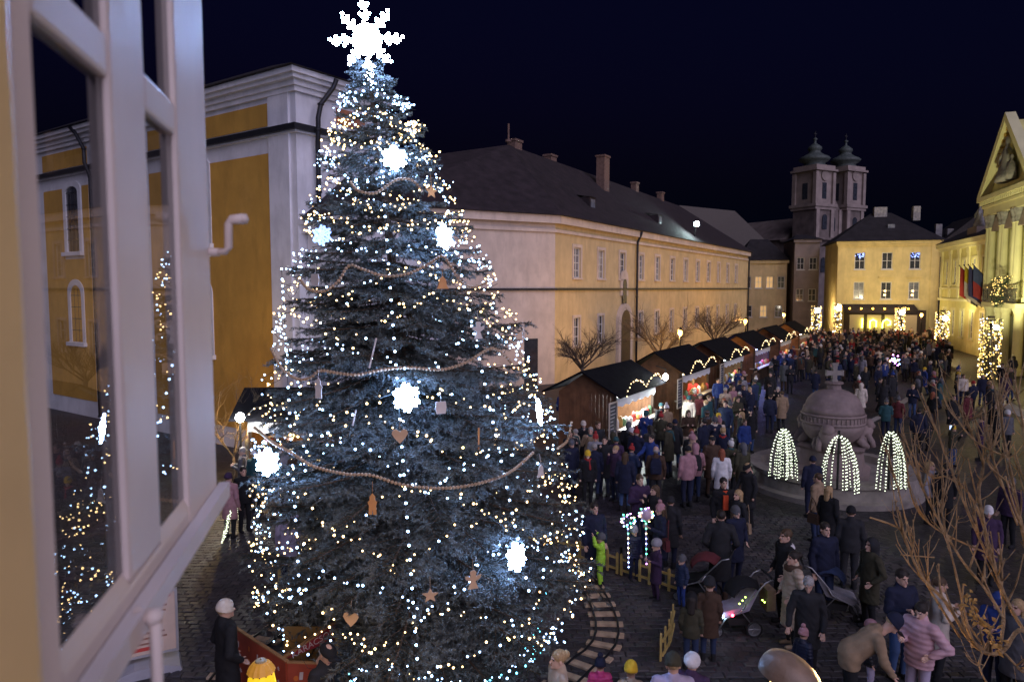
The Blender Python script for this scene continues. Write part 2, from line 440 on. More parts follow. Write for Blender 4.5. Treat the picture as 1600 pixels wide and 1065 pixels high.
def downpipe(parent, pts, r=0.085):
    b = MB(); b.tube(pts, r, 8)
    for p in pts[2::2]: b.lathe([(r + .03, -.03), (r + .03, .03)], 8, 0, p)
    return b.build('downpipe', DARKMET, parent, smooth=True)
downpipe(ch, [(-15.2, -.6, EZ), (-14.9, -.5, EZ - .3), (-14.35, -.42, 12.5), (-14.35, -.42, 11.9), (-14.35, -.2, 11.3), (-14.35, -.2, 6), (-14.35, -.2, 0.2)])
downpipe(ch, [(.62, 1.3, EZ), (.5, 1.25, EZ - .3), (.42, .75, 12.6), (.42, .62, 12.1), (.42, .62, 11.7), (.22, .75, 11.3), (.22, .75, 9.6), (.22, .75, 8.7)])
# lower side chapel against the church
b = MB(); b.box(0.06, 3.0, 0.35, 4.2, 0, 8.6); b.build('chapel_wall', WHITE, ch)
b = MB(); b.add([(-0.02, 0.05, 8.6), (3.3, 0.05, 8.6), (3.3, 4.4, 8.6), (-0.02, 4.4, 8.6), (-0.02, 2.2, 10.3), (-.02, 4.4, 10.3), (1.6, 2.4, 10.0)], [(0, 1, 6, 4), (1, 2, 3, 5, 6), (4, 6, 5), (3, 2, 1, 0)]); b.build('chapel_roof', ROOF, ch)
b = MB(); b.box(-.02, 3.35, 0.0, .34, 8.4, 8.598); b.box(-.02, 3.2, .12, .345, 8.1, 8.4); b.build('chapel_cornice', WHITE, ch)
b = MB(); b.box(.06, 3.02, 0.2, .348, 4.0, 4.15); b.build('moulding', WHITE, ch)

# ------------------------------------------------------------------ long building closing the square on the left
lb = frame_empty('palace_building', 2.75, 46.0, (0.512, 0.859))
tag(lb, 'long two-storey yellow building with dark hipped roof behind the bare trees', 'building')
LE = 10.75
holes = []; wins = []
for k in range(12):
    t = 3.3 + 4.08 * k
    if t + 1.2 < 54: holes.append((t - .55, t + .55, 6.9, 8.95)); wins.append(t)
gh = [(t - .5, t + .5, 2.2, 4.2) for k, t in enumerate(wins) if k not in (2,)]
wall('wall', 54.5, 0, LE, holes + gh, lb, YELL)
CURT = mat('curtained_pane', (.26, .24, .22), .3, .3, 2)
for k_, t in enumerate(wins): window(lb, t - .55, t + .55, 6.9, 8.95, 2, 4, (PANEG, CURT, PANE, PANEG, PANEG, PANE, CURT, PANEG, PANE, CURT, PANEG, PANEG)[k_], FRAMEW, .14, .07, LAV, .22)
for h in gh: window(lb, h[0], h[1], h[2], h[3], 2, 3, PANE, FRAMEW, .14, .07, LAV, .16)
po = MB(); po.prism(arch_poly(10.3, 13.2, 0.05, 5.0, 10), -0.25, -0.004); pob = po.build('portal', LAV, lb)
b = MB(); b.prism(arch_poly(10.8, 12.7, 0.05, 4.5, 10), -0.27, -0.252); b.build('door', mat('dark_oak_door', (0.05, .03, .018), .6), pob)
ni = MB(); ni.prism(arch_poly(11.0, 12.5, 5.6, 7.6, 8, .6), -0.12, -0.004); nio = ni.build('niche', LAV, lb)
b = MB(); b.prism(arch_poly(11.35, 12.15, 5.0, 6.9, 8), -0.14, -0.121); b.build('pane', PANE, nio)
Lw = 13.0
lw_rot = (0, 0, math.atan2(.49, .87) - math.atan2(.859, .512))
a0 = Vector((-.866 * Lw, .496 * Lw, 0))
wall('side_wall', Lw, 0, LE, [(2, 3, 6.9, 8.95)], lb, LAV, .22, a0, lw_rot)
window(lb, 2, 3, 6.9, 8.95, 2, 4, PANEG, FRAMEW, .14, .07, LAV, .2, a0, lw_rot)
b = MB(); b.box(Lw - 2.3, Lw - 1.3, -.03, -.003, 0, 3.0); b.build('dark_gate', PANE, lb, a0, lw_rot)
for nm, z0, z1, d, mm in (('string_course', 6.05, 6.2, .16, DARKMET), ('frieze_moulding', 9.75, 9.95, .14, LAV), ('cornice', 10.3, 10.8, .42, LAV)):
    b = MB(); b.box(0, 54.6, -d, -.004, z0, z1); b.build(nm, mm, lb)
    b = MB(); b.box(0, Lw + d * .3, -d, -.004, z0 + .001, z1 - .001); b.build(nm, mm, lb, a0, lw_rot)
e0 = LE + .06
RZ = 16.6
b = MB(); b.add([(-.866 * Lw - .2, .496 * Lw - .6, e0), (-.2, -.65, e0), (55.1, -.65, e0), (55.1, 13, e0), (4, 13, e0), (-9, 16, e0), (4.2, 6, RZ), (45, 6.2, RZ - .4), (-4, 10.5, 14.6)],
                [(0, 1, 6, 8), (1, 2, 7, 6), (2, 3, 7), (3, 4, 6, 7), (4, 5, 8, 6), (5, 0, 8), (0, 5, 4, 3, 2, 1)]); rf = b.build('roof', ROOFB, lb)
for x, y, w, z0, z1 in ((17.6, 4.4, .55, 14.0, 17.6), (13.0, 7.2, .5, 15, 17.2), (30, 6.2, .4, 15.5, 17.0), (38, 6.2, .4, 15.5, 16.9), (5.4, 6.2, .5, 15.6, 17.0)):
    b = MB(); b.box(x - w, x + w, y - w * .7, y + w * .7, z0, z1); b.box(x - w - .08, x + w + .08, y - w * .7 - .08, y + w * .7 + .08, z1 + .002, z1 + .16); b.build('chimney', CHIM, rf)
b = MB(); b.tube([(4.2, 6, RZ), (4.2, 6, RZ + 1.5)], .07, 6); b.lathe([(.01, 0), (.25, .2), (.01, .45)], 8, 0, (4.2, 6, RZ)); b.build('finial', CHIM, rf)
for x in (23.0, 8.0):
    b = MB(); b.box(x - .5, x + .5, 1.0, 2.6, 12.0, 12.9); b.add([(x - .6, .9, 12.9), (x + .6, .9, 12.9), (x + .6, 3.2, 13.3), (x - .6, 3.2, 13.3)], [(0, 1, 2, 3)]); dm = b.build('dormer', ROOFB, rf)
    b = MB(); b.box(x - .35, x + .35, .96, .995, 12.15, 12.75); b.build('pane', PANEG, dm)
for x in (14.2, 54.2): downpipe(lb, [(x, -.55, LE), (x, -.5, LE - .25), (x, -.2, 9.9), (x, -.2, 9.6), (x, -.2, 5.5), (x, -.2, .2)], .1)
# floodlight bracket on the roof edge
fl = empty('floodlight', at(1088, 350, 72.0)); tag(fl, 'bright white floodlight on the roof edge of the long building', 'floodlight')
b = MB(); b.box(-.3, .3, -.1, .25, -.22, .22); b.build('housing', DARKMET, fl)
b = MB(); b.lathe([(.02, -.02), (.26, -.02), (.26, .03), (.02, .03)], 14); o = b.build('lens', emat('floodlight_white', (.75, 1, 1), 60, False), fl, (0, -.14, 0), (pi / 2, 0, 0))
b = MB(); b.tube([(0, .1, -.2), (0, .5, -1.0), (0, 1.2, -1.6)], .05, 6); b.build('bracket', DARKMET, fl)
point_light('floodlight_lamp', (0, -.5, 0), 550, (.75, 1, 1), .2, fl)

# ------------------------------------------------------------------ yellow house at the end of the square
yh = frame_empty('yellow_house', 41.0, 90.0, (11.0, -3.0))
tag(yh, 'two-storey yellow house with hipped roof and six windows at the far end', 'house')
W = 11.4; YE = 12.0
holes = [(x - .6, x + .6, z0, z1) for x in (2.55, 5.65, 8.75) for z0, z1 in ((8.55, 10.6), (4.85, 6.95))]
wall('wall', W, 0, YE, holes, yh, CREAM)
b = MB(); b.box(0.002, W - .002, .3, 10, 0.01, YE - .01); b.build('side_wall', CREAM, yh)
WARMP = emat('warm_lit_pane', (1, .62, .25), .45, False)
for i, h in enumerate(holes):
    w = window(yh, *h, 2, 2, (PANE, PANEG, PANE, PANE, PANE, PANEG)[i], FRAMEW, .14, .08, None, .1, sill=True)
    if h[3] < 8:
        b = MB(); b.box(h[0] - .3, h[1] + .3, -.14, -.003, h[3] + .55, h[3] + .7); b.build('hood_moulding', CREAM, w)
    if i in (0, 4):
        b = MB(); rr2 = random.Random(i); bulb_mesh('window_lights', [(rr2.uniform(h[0] + .1, h[1] - .1), .06, rr2.uniform(h[3] - .65, h[3] - .1)) for _ in range(22)], .055, emat('blue_fairy_bulb', (.25, .35, 1), 4, False), w)
    if i in (3, 5):
        b = MB(); b.ico((h[0] + .45, .1, h[2] + .5), .13); b.ico((h[0] + .5, .1, h[2] + 1.0), .13); b.build('window_lamp', emat('warm_lamp', (1, .55, .2), 10, False), w)
b = MB(); b.box(-.25, W + .25, -.35, -.004, YE - .35, YE); b.box(-.12, W + .12, -.18, -.003, YE - .6, YE - .352); b.build('cornice', CREAM, yh)
b = MB(); b.add([(-.6, -.6, YE + .01), (W + .6, -.6, YE + .01), (W + .6, 10.5, YE + .01), (-.6, 10.5, YE + .01), (4.6, 5, YE + 3.9), (W - 4.4, 5, YE + 3.9)], [(0, 1, 5, 4), (1, 2, 5), (2, 3, 4, 5), (3, 0, 4), (3, 2, 1, 0)]); rf = b.build('roof', ROOF, yh)
for x, w in ((5.6, .75), (9.8, .4)):
    b = MB(); b.box(x - w, x + w, 4.2, 5.2, YE + 2.8, YE + 4.6); b.build('chimney', GREYST, rf)
b = MB(); b.box(6.0, 6.8, 1.9, 2.2, YE + 1.7, YE + 2.2); b.build('skylight', PANEG, rf)
for x in (0.0, W - .9):
    b = MB(); b.box(x, x + .9, -.06, -.003, 0, YE - .6); b.build('corner_strip', CREAM, yh)
downpipe(yh, [(W + .1, -.3, YE), (W + .1, -.2, YE - .5), (W + .1, -.2, 8), (W + .1, -.2, .2)], .09)
# shop front below
b = MB(); b.box(.9, 10.2, -.08, -.004, 0, 3.5); b.build('shop_front', mat('dark_shop_wood', (.06, .035, .022), .6), yh)
for x in (1.6, 3.6, 5.6, 7.6):
    b = MB(); b.box(x, x + 1.6, -.11, -.082, .5, 2.9); b.build('shop_window', emat('shop_glow', (1, .7, .35), .10, False), yh)
b = MB(); b.add([(.6, -.1, 4.2), (8.8, -.1, 4.2), (8.8, -2.0, 3.6), (.6, -2.0, 3.6), (.6, -2.0, 3.15), (8.8, -2.0, 3.15)], [(0, 1, 2, 3), (3, 2, 5, 4)]); aw = b.build('awning', mat('dark_awning_cloth', (.03, .02, .02), .8), yh)
bulb_mesh('awning_lights', [(1.2 + k * 1.3, -2.1, 3.7) for k in range(6)], .13, emat('amber_bulb', (1, .5, .06), 9, False), yh)
lets = []
for cx, pts in ((3.0, [(0, 0), (0, .4), (0, .8), (0, 1.2)]), (3.9, [(0, 0), (0, .4), (0, .8), (.35, 1.0), (.7, .8), (.7, .4), (.7, 0)]), (5.3, [(0, 0), (0, .4), (.1, .8), (.5, 1.05), (.9, .8), (.9, .4), (.5, .3)])):
    for (u, v), (u2, v2) in zip(pts, pts[1:]):
        for t in (0, .33, .66): lets.append((cx + u + (u2 - u) * t, -.35, 1.3 + v + (v2 - v) * t))
bulb_mesh('light_letters', lets, .11, emat('yellow_green_bulb', (.85, 1, .15), 7, False), yh)
# darker neighbour on its right
nb = frame_empty('dark_neighbour_house', 52.6, 88.5, (11.0, -3.0)); tag(nb, 'dim ochre house squeezed between yellow house and town hall', 'house')
b = MB(); b.box(0, 8, 0, 8, 0, 11.2); b.build('wall', YELL, nb)
b = MB(); b.prism([(-.4, 11.21), (8.4, 11.21), (4, 15.0)], -.4, 8.4); b.build('roof', ROOF, nb)
for x, z in ((.5, 14.2), (1.8, 13.6)):
    b = MB(); b.box(x - .35, x + .35, 1.5, 2.2, 11.5, z); b.build('chimney', GREYST, nb)
for z in (4.5, 8):
    window(nb, 1.0, 2.0, z, z + 1.8, 2, 2, PANE, FRAMEW, -.03, .07, None, .1)

# ------------------------------------------------------------------ low buildings at the far left end of the street
def simple_house(name, label, x, y, ex, L, D, E, peak, wm, rm, rows, lit=(), cat='house', win=(1.0, 1.7)):
    e = frame_empty(name, x, y, ex); tag(e, label, cat)
    holes = [(cx - win[0] / 2, cx + win[0] / 2, z, z + win[1]) for z, n in rows for cx in [L * (i + .5) / n for i in range(n)]]
    wall('wall', L, 0, E, holes, e, wm)
    b = MB(); b.box(.002, L - .002, .3, D, .01, E - .01); b.build('side_wall', wm, e)
    for i, h in enumerate(holes): window(e, *h, 2, 2, WARMP if i in lit else PANE, FRAMEW, .14, .08, None, .1)
    b = MB(); b.box(-.2, L + .2, -.3, -.003, E - .4, E); b.build('cornice', wm, e)
    b = MB(); b.add([(-.4, -.5, E + .01), (L + .4, -.5, E + .01), (L + .4, D, E + .01), (-.4, D, E + .01), (L * .3, D / 2, peak), (L * .7, D / 2, peak)], [(0, 1, 5, 4), (1, 2, 5), (2, 3, 4, 5), (3, 0, 4), (3, 2, 1, 0)]); b.build('roof', rm, e)
    return e
simple_house('dim_house', 'dim yellowish house with lit windows between long building and twin towers', 33.5, 104, (1, -.12), 6.3, 8, 10.2, 13.5, YELL, ROOF, ((2.0, 3), (6.2, 4)), (1, 4, 5))
simple_house('narrow_house', 'narrow grey house at the foot of the twin towers', 39.9, 101, (1, -.2), 3.3, 9, 13.0, 14.0, STONEL, ROOF, ((4.4, 2), (8.8, 2)), ())
# big dark hall roof behind
b = MB(); b.add([(30, 118, 0), (44, 118, 0), (44, 140, 0), (30, 140, 0), (30, 118, 12), (44, 118, 12), (44, 140, 12), (30, 140, 12), (30, 129, 21), (40, 129, 20)], [(0, 1, 5, 4), (1, 2, 6, 5), (2, 3, 7, 6), (3, 0, 4, 7), (4, 5, 9, 8), (5, 6, 9), (6, 7, 8, 9), (7, 4, 8)])
o = b.build('dark_hall', mat('dim_hall_plaster', (.10, .085, .075), .9)); tag(o, 'large dim hall with sloping roof left of the twin towers', 'building')

# ------------------------------------------------------------------ twin-towered church
tw = frame_empty('twin_tower_church', 53.6, 128.0, (.88, .475)); tag(tw, 'dark stone church with two baroque bell towers above the roofs', 'church')
def tower(cx, cy, s, base=20.4, top=26.6):
    b = MB(); h = s / 2
    b.box(cx - h, cx + h, cy - h, cy + h, 0, base); t = b.build('tower', STONE, tw)
    b = MB(); b.box(cx - h - .5, cx + h + .5, cy - h - .5, cy + h + .5, base, base + .5); b.box(cx - h - .3, cx + h + .3, cy - h - .3, cy + h + .3, base - .5, base - .002); b.build('cornice', STONEL, t)
    b = MB(); h2 = h * .94; b.box(cx - h2, cx + h2, cy - h2, cy + h2, base + .502, top); b.build('belfry', STONEL, t)
    for sx_ in (-1, 1):
        for sy_ in (-1, 1): b = MB(); b.box(cx + sx_ * h2 - .35, cx + sx_ * h2 + .35, cy + sy_ * h2 - .35, cy + sy_ * h2 + .35, base + .503, top - .2); b.build('corner_pilaster', STONEL, t)
    for bx in ((cx - .55, cx + .55, cy - h2 - .05, cy - h2 - .003), (cx + h2 + .003, cx + h2 + .05, cy - .55, cy + .55), (cx - h2 - .05, cx - h2 - .003, cy - .55, cy + .55)):
        b = MB(); b.box(*bx, base + 1.4, top - 2.0); b.build('belfry_opening', PANE, t)
    b = MB()
    for dx, dy in ((0, -1), (-1, 0), (1, 0)):
        if dx == 0:
            b.prism([(cx + .95 * cos(a), top - .75 + .95 * sin(a)) for a in [k * pi / 8 for k in range(16)]], cy - h2 - .2, cy - h2 - .06)
    b.build('clock_face', STONEL, t)
    b = MB(); b.box(cx - h - .45, cx + h + .45, cy - h - .45, cy + h + .45, top, top + .35); b.box(cx - h - .1, cx + h + .1, cy - h - .1, cy + h + .1, top + .352, top + 1.0); b.build('cornice', STONEL, t)
    k = s / 4.8
    b = MB(); b.lathe([(r_, z_ * .66) for r_, z_ in [(2.0 * k, 0), (1.9 * k, .5), (1.75 * k, .9), (2.5 * k, 1.5), (2.75 * k, 2.0), (2.35 * k, 2.6), (1.5 * k, 3.2), (1.05 * k, 3.7), (1.0 * k, 4.2), (1.25 * k, 4.6), (1.2 * k, 5.1), (.75 * k, 5.7), (.25 * k, 6.2), (.18 * k, 7.0), (.45 * k, 7.3), (.1 * k, 7.7)]], 12, 0, (cx, cy, top + 1.0)); hm = b.build('helmet', COPPER, t, smooth=True)
    b = MB(); b.box(cx - .07, cx + .07, cy - .07, cy + .07, top + 6.0, top + 7.2); b.box(cx - .35, cx + .35, cy - .068, cy + .068, top + 6.7, top + 6.85); b.build('cross', DARKMET, hm)
tower(0, 0, 4.7); tower(9.6, 1.0, 4.7, 20.8, 27.3)
b = MB(); b.box(2.4, 7.3, -.4, 4, 0, 19.9); b.prism([(2.46, 19.9), (7.24, 19.9), (4.85, 23.0)], -.3, 3); b.build('nave_front', STONE, tw)
for cx, cy in ((0, -2.46), (9.6, -1.36), (4.85, -.41)):
    for z in (16.5, 9):
        b = MB(); b.prism(arch_poly(cx - .6, cx + .6, z, z + 2.6, 8), cy - .06, cy - .003); b.build('window', PANE, tw)
    b = MB(); b.box(cx - 2.3, cx - 1.5, cy - .18, cy - .004, 1, 20.4); b.box(cx + 1.5, cx + 2.3, cy - .18, cy - .004, 1, 20.4); b.build('pilaster', STONEL, tw)
b = MB(); b.box(-3.0, 12.6, -3.2, 4.5, 14.6, 15.0); b.build('main_cornice', STONE, tw)
b = MB(); b.box(-2.4, 12, 4, 26, 0, 15); b.prism([(-2.9, 15.0), (12.5, 15.0), (4.8, 19.5)], 4, 26.5); b.build('nave', STONE, tw)
# ------------------------------------------------------------------ town hall on the right
th = frame_empty('town_hall', 47.0, 78.2, (-.313, -.95)); tag(th, 'pale yellow town hall with columned front and sculpted triangular pediment', 'town hall')
TE = 10.9
holes = [(x - .55, x + .55, 6.6, 9.0) for x in (2.2, 5.4, 8.6, 11.8, 15.0, 18.2)] + [(x - .55, x + .55, 1.4, 4.0) for x in (2.2, 5.4, 8.6, 11.8, 15.0, 18.2)]
wall('wall', 20.6, 0, TE, holes, th, HALL)
for h in holes: window(th, *h, 2, 4, PANEG if h[2] > 5 else PANE, FRAMEW, .14, .09, HALLT, .22)
b = MB(); b.box(0.002, 20.6, .3, 14, .01, TE - .01); b.box(0, .3, .003, 14, 0.02, TE - .02); b.build('side_wall', HALL, th)
for x in (.4, 3.8, 7.0, 10.2, 13.4, 16.6, 19.8):
    b = MB(); b.box(x - .35, x + .35, -.12, -.004, 5.2, TE - .8); b.box(x - .45, x + .45, -.17, -.003, TE - 1.3, TE - .802); b.build('pilaster', HALLT, th)
for nm, z0, z1, d in (('cornice', TE - .45, TE, .5), ('frieze', TE - .8, TE - .452, .22), ('string_course', 4.9, 5.15, .2), ('sill_band', 6.1, 6.28, .13)):
    b = MB(); b.box(-d, 20.5, -d, -.005, z0, z1); b.build(nm, HALLT, th)
b = MB(); b.add([(-.6, -.6, TE + .01), (20.5, -.6, TE + .01), (20.5, 12, TE + .01), (-.6, 12, TE + .01), (5, 5.7, TE + 3.6), (20.5, 5.7, TE + 3.6)], [(0, 1, 5, 4), (1, 2, 5), (2, 3, 4, 5), (3, 0, 4), (3, 2, 1, 0)]); b.build('roof', ROOF, th)
# projecting centre bay
B0, B1, PJ = 20.6, 31.2, -1.1; CZ = 13.4
bh = [(x - .62, x + .62, 5.9, 10.4) for x in (22.9, 25.9, 28.9)]
wall('bay_wall', B1, 0, CZ, bh, th, HALL, .3, (0, PJ, 0), (0, 0, 0), B0)
b = MB(); b.box(B0 + .01, B1, PJ + .35, 12, .01, CZ - .01); b.box(B0, B0 + .35, PJ + .003, .5, .02, CZ - .02); b.build('bay_core', HALL, th)
for h in bh:
    w = window(th, *h, 3, 6, PANEG, FRAMEW, .2, .1, HALLT, .25, (0, PJ, 0))
    b = MB(); b.prism([(h[0] - .5, 10.75), (h[1] + .5, 10.75), ((h[0] + h[1]) / 2, 11.9)], -.45, -.055); b.build('window_gable', STONEL, w)
    b = MB(); b.box(h[0] - .1, h[1] + .1, -.3, -.06, 10.8, 11.2); b.build('relief', GREYST, w)
for x in (20.95, 21.75, 24.1, 24.75, 27.05, 27.7, 30.0, 30.8):
    b = MB(); b.lathe([(.34, 5.2), (.34, 5.5), (.27, 5.6), (.27, 8), (.235, 11.0), (.3, 11.05)], 12, 0, (x, PJ - .32, 0)); c_ = b.build('column', HALLT, th, smooth=False)
    b = MB(); b.lathe([(.25, 11.06), (.3, 11.3), (.28, 11.5), (.42, 11.95), (.42, 12.05)], 10, 0, (x, PJ - .32, 0)); b.build('capital', GREYST, c_)
b = MB(); b.box(B0 - .2, B1 + .2, PJ - .65, PJ - .005, 12.06, 12.7); b.build('architrave', HALLT, th)
b = MB(); b.box(B0 - .7, B1 + .7, PJ - 1.05, PJ - .004, 13.25, 13.6); b.box(B0 - .4, B1 + .4, PJ - .75, PJ - .003, 12.702, 12.9); b.build('main_cornice', HALLT, th)
for k in range(26):
    x = B0 - .3 + k * .43
    b = MB(); b.box(x, x + .2, PJ - .95, PJ - .755, 12.95, 13.24); b.build('dentil', HALLT, th)
mid = (B0 + B1) / 2; PZ = 19.3
b = MB(); b.prism([(B0 - .3, 13.61), (B1 + .3, 13.61), (mid, PZ - .6)], PJ - .35, 10); b.build('tympanum', HALL, th)
for s_ in (0, 1):
    xe = (B0 - .75) if s_ == 0 else (B1 + .75)
    b = MB(); poly = [(xe, 13.605), (xe + (.9 if s_ == 0 else -.9), 13.605), (mid, PZ - .65), (mid, PZ)]
    b.prism(poly if s_ == 0 else poly[::-1], PJ - 1.05, PJ - .36); b.build('raking_cornice', HALLT, th)
    for k in range(12):
        t = (k + 1.6) / 13.5; x = xe + (mid - xe) * t; z = 13.605 + (PZ - .65 - 13.605) * t - .42 + .2
        b = MB(); b.box(x - .12, x + .12, PJ - .8, PJ - .355, z - .05, z + .25); b.build('modillion', mat('ochre_modillion', (.42, .28, .07), .8), th)
def statue_group(parent, x, y, z, s, seed, m=GREYST):
    r = random.Random(seed); b = MB()
    b.lathe([(.9 * s, 0), (.8 * s, .35 * s), (.55 * s, .6 * s), (.42 * s, 1.2 * s), (.36 * s, 1.7 * s), (.14 * s, 1.95 * s), (.2 * s, 2.15 * s), (.16 * s, 2.4 * s), (.02, 2.5 * s)], 9, 0, (x, y, z), 1, .6)
    for k in (-1, 1):
        b.lathe([(.4 * s, 0), (.36 * s, .5 * s), (.26 * s, .9 * s), (.1 * s, 1.05 * s), (.14 * s, 1.25 * s), (.02, 1.45 * s)], 8, 0, (x + k * .75 * s, y, z), 1, .7)
        b.tube([(x + k * .25 * s, y - .1, z + 1.7 * s), (x + k * .6 * s, y - .2, z + 1.35 * s), (x + k * .65 * s, y - .2, z + 1.0 * s)], .09 * s, 6)
    return b.build('sculpture', m, parent, smooth=True)
statue_group(th, mid, PJ - .75, 14.2, 1.35, 3)
b = MB(); b.box(8.3, 11.3, .2, 1.4, TE + .02, TE + 1.1); at_ = b.build('attic_plinth', STONEL, th)
statue_group(th, 9.8, .8, TE + 1.1, .95, 5)
b = MB(); b.box(18.0, 19.4, .2, 1.4, TE + .02, TE + 1.0); b.build('attic_plinth', STONEL, th)
b = MB(); b.lathe([(.3, 0), (.5, .2), (.2, .5), (.55, 1.1), (.6, 1.6), (.3, 2.0), (.35, 2.3), (.05, 2.7)], 10, 0, (18.7, .8, TE + 1.0)); b.build('urn', GREYST, th, smooth=True)
# balcony
b = MB(); b.box(B0 + 2.4, B1 - .6, PJ - 1.2, PJ - .006, 4.75, 5.1); bal = b.build('balcony', HALLT, th)
b = MB(); b.box(B0 + 2.4, B1 - .6, PJ - 1.16, PJ - 1.1, 6.1, 6.18); b.box(B0 + 2.4, B1 - .6, PJ - 1.16, PJ - 1.1, 5.12, 5.18)
for k in range(30): x = B0 + 2.45 + k * .25; b.box(x, x + .05, PJ - 1.15, PJ - 1.11, 5.18, 6.1)
for k in range(4): y = PJ - 1.1 + k * .28; b.box(B0 + 2.42, B0 + 2.48, y, y + .05, 5.12, 6.1)
b.box(B0 + 2.42, B0 + 2.48, PJ - 1.1, PJ - .01, 6.1, 6.18); b.build('railing', DARKMET, bal)
for x in (B0 + 3.0, B0 + 5, B1 - 4, B1 - 1.2):
    b = MB(); b.lathe([(.45, 0), (.45, .4), (.33, .5), (.3, 4.3), (.45, 4.74)], 12, 0, (x, PJ - .75, 0)); b.build('balcony_column', HALLT, bal)
for x in (22.9, 25.9, 28.9):
    b = MB(); b.prism(arch_poly(x - .8, x + .8, .05, 4.2, 10), PJ - .05, PJ - .003); b.build('arched_doorway', PANE, th)
b = MB(); b.box(B1, 50, 0.0, 14, 0, TE); b.build('far_wing', HALL, th)
b = MB(); b.prism([(-.6, TE + .01), (14, TE + .01), (6, TE + 3.6)], 0, 1); 
# flags on poles
FL = [(15.2, (('flag_red', (.30, .03, .03)), ('flag_white', (.55, .52, .5)), ('flag_dark', (.03, .03, .035))), 'v', 'dark red white and black flag, first of the row on the town hall'),
      (16.6, (('flag_yellow', (.62, .45, .03)), ('flag_pale', (.62, .56, .56))), 'h', 'yellow over white flag on the town hall facade'),
      (17.9, (('flag_blue', (.05, .05, .16)), ('flag_blue2', (.06, .06, .2))), 'h', 'dark blue flag hanging low beside the balcony'),
      (19.2, (('flag_slate', (.06, .08, .2)), ('flag_crimson', (.33, .04, .05))), 'h', 'blue over red flag nearest the columned front')]
for i, (x, cols, ori, lab) in enumerate(FL):
    M_ = th.matrix_basis
    e = empty('flag', (Matrix.Translation(th.location) @ Matrix.Rotation(th.rotation_euler[2], 4, 'Z')) @ Vector((x, -.02, 6.0)), th.rotation_euler[2])
    tag(e, lab, 'flag', 'flags on the town hall')
    b = MB(); b.tube([(0, 0, 0), (0, -2.0, 2.2)], .035, 6); b.ico((0, -2.0, 2.22), .07); b.build('pole', DARKMET, e)
    n = len(cols); nz = 12; nx_ = 8
    for c in range(n):
        b = MB(); g_ = []
        for a in range(nz + 1):
            for u in range(nx_ + 1):
                if ori == 'h': s_ = (c + a / nz) / n; w_ = u / nx_
                else: s_ = a / nz; w_ = (c + u / nx_) / n
                base = Vector((0, -1.95 + 1.45 * w_, 2.12 - 1.55 * w_))
                sw = .10 * sin(s_ * 5 + i) * s_ + .06 * sin(w_ * 9 + i * 2)
                g_.append((base.x + sw + .25 * s_, base.y + .05 * s_ * sin(w_ * 7), base.z - s_ * 2.6 + .5 * w_ * s_))
        b.add(g_, [(a * (nx_ + 1) + u, a * (nx_ + 1) + u + 1, (a + 1) * (nx_ + 1) + u + 1, (a + 1) * (nx_ + 1) + u) for a in range(nz) for u in range(nx_)])
        b.build('flag_cloth', mat(cols[c][0], cols[c][1], .8, .12, 3), e, smooth=True)

# ------------------------------------------------------------------ lamps and light-wrapped posts
LAMPO = emat('sodium_lamp', (1, .55, .14), 9, False)
IRON = mat('black_iron', (.02, .02, .022), .5, .2, 5, 0, 40, .6)
def street_lamp(p, z, label, watts=220, col=(1, .55, .16)):
    e = empty('street_lamp', (p.x, p.y, 0)); tag(e, label, 'street lamp', 'street lamps along the square')
    b = MB(); b.lathe([(.16, 0), (.16, .25), (.1, .4), (.07, .9), (.055, z - .5), (.08, z - .28), (.05, z - .19)], 10); b.build('post', IRON, e, smooth=True)
    b = MB(); b.lathe([(.05, z - .18), (.1, z - .12), (.13, z + .03), (.1, z + .14), (.04, z + .17)], 12); b.build('lantern', LAMPO, e, smooth=True)
    b = MB(); b.lathe([(.05, z + .172), (.17, z + .165), (.1, z + .26), (.02, z + .36)], 12); b.build('cap', IRON, e, smooth=True)
    point_light('lamp_light', (-.3, .0, z), watts, col, .15, e)
for px, py, lab in ((1063, 520, 'amber street lamp behind the stalls nearest the spruce'), (1165, 502, 'amber street lamp second along the stall roofs'), (1225, 492, 'amber street lamp glowing farthest along the stalls')):
    street_lamp(on(px, py, 3.5), 3.5, lab, 1050)
p = at(1440, 492, 70); street_lamp(p, p.z, 'small reddish street lamp before the yellow house', 300, (1, .42, .18))
PILW = emat('warm_pillar_bulb', (1, .66, .2), 2.6, False); PILC = emat('cool_pillar_bulb', (.8, .85, 1), 4, False)
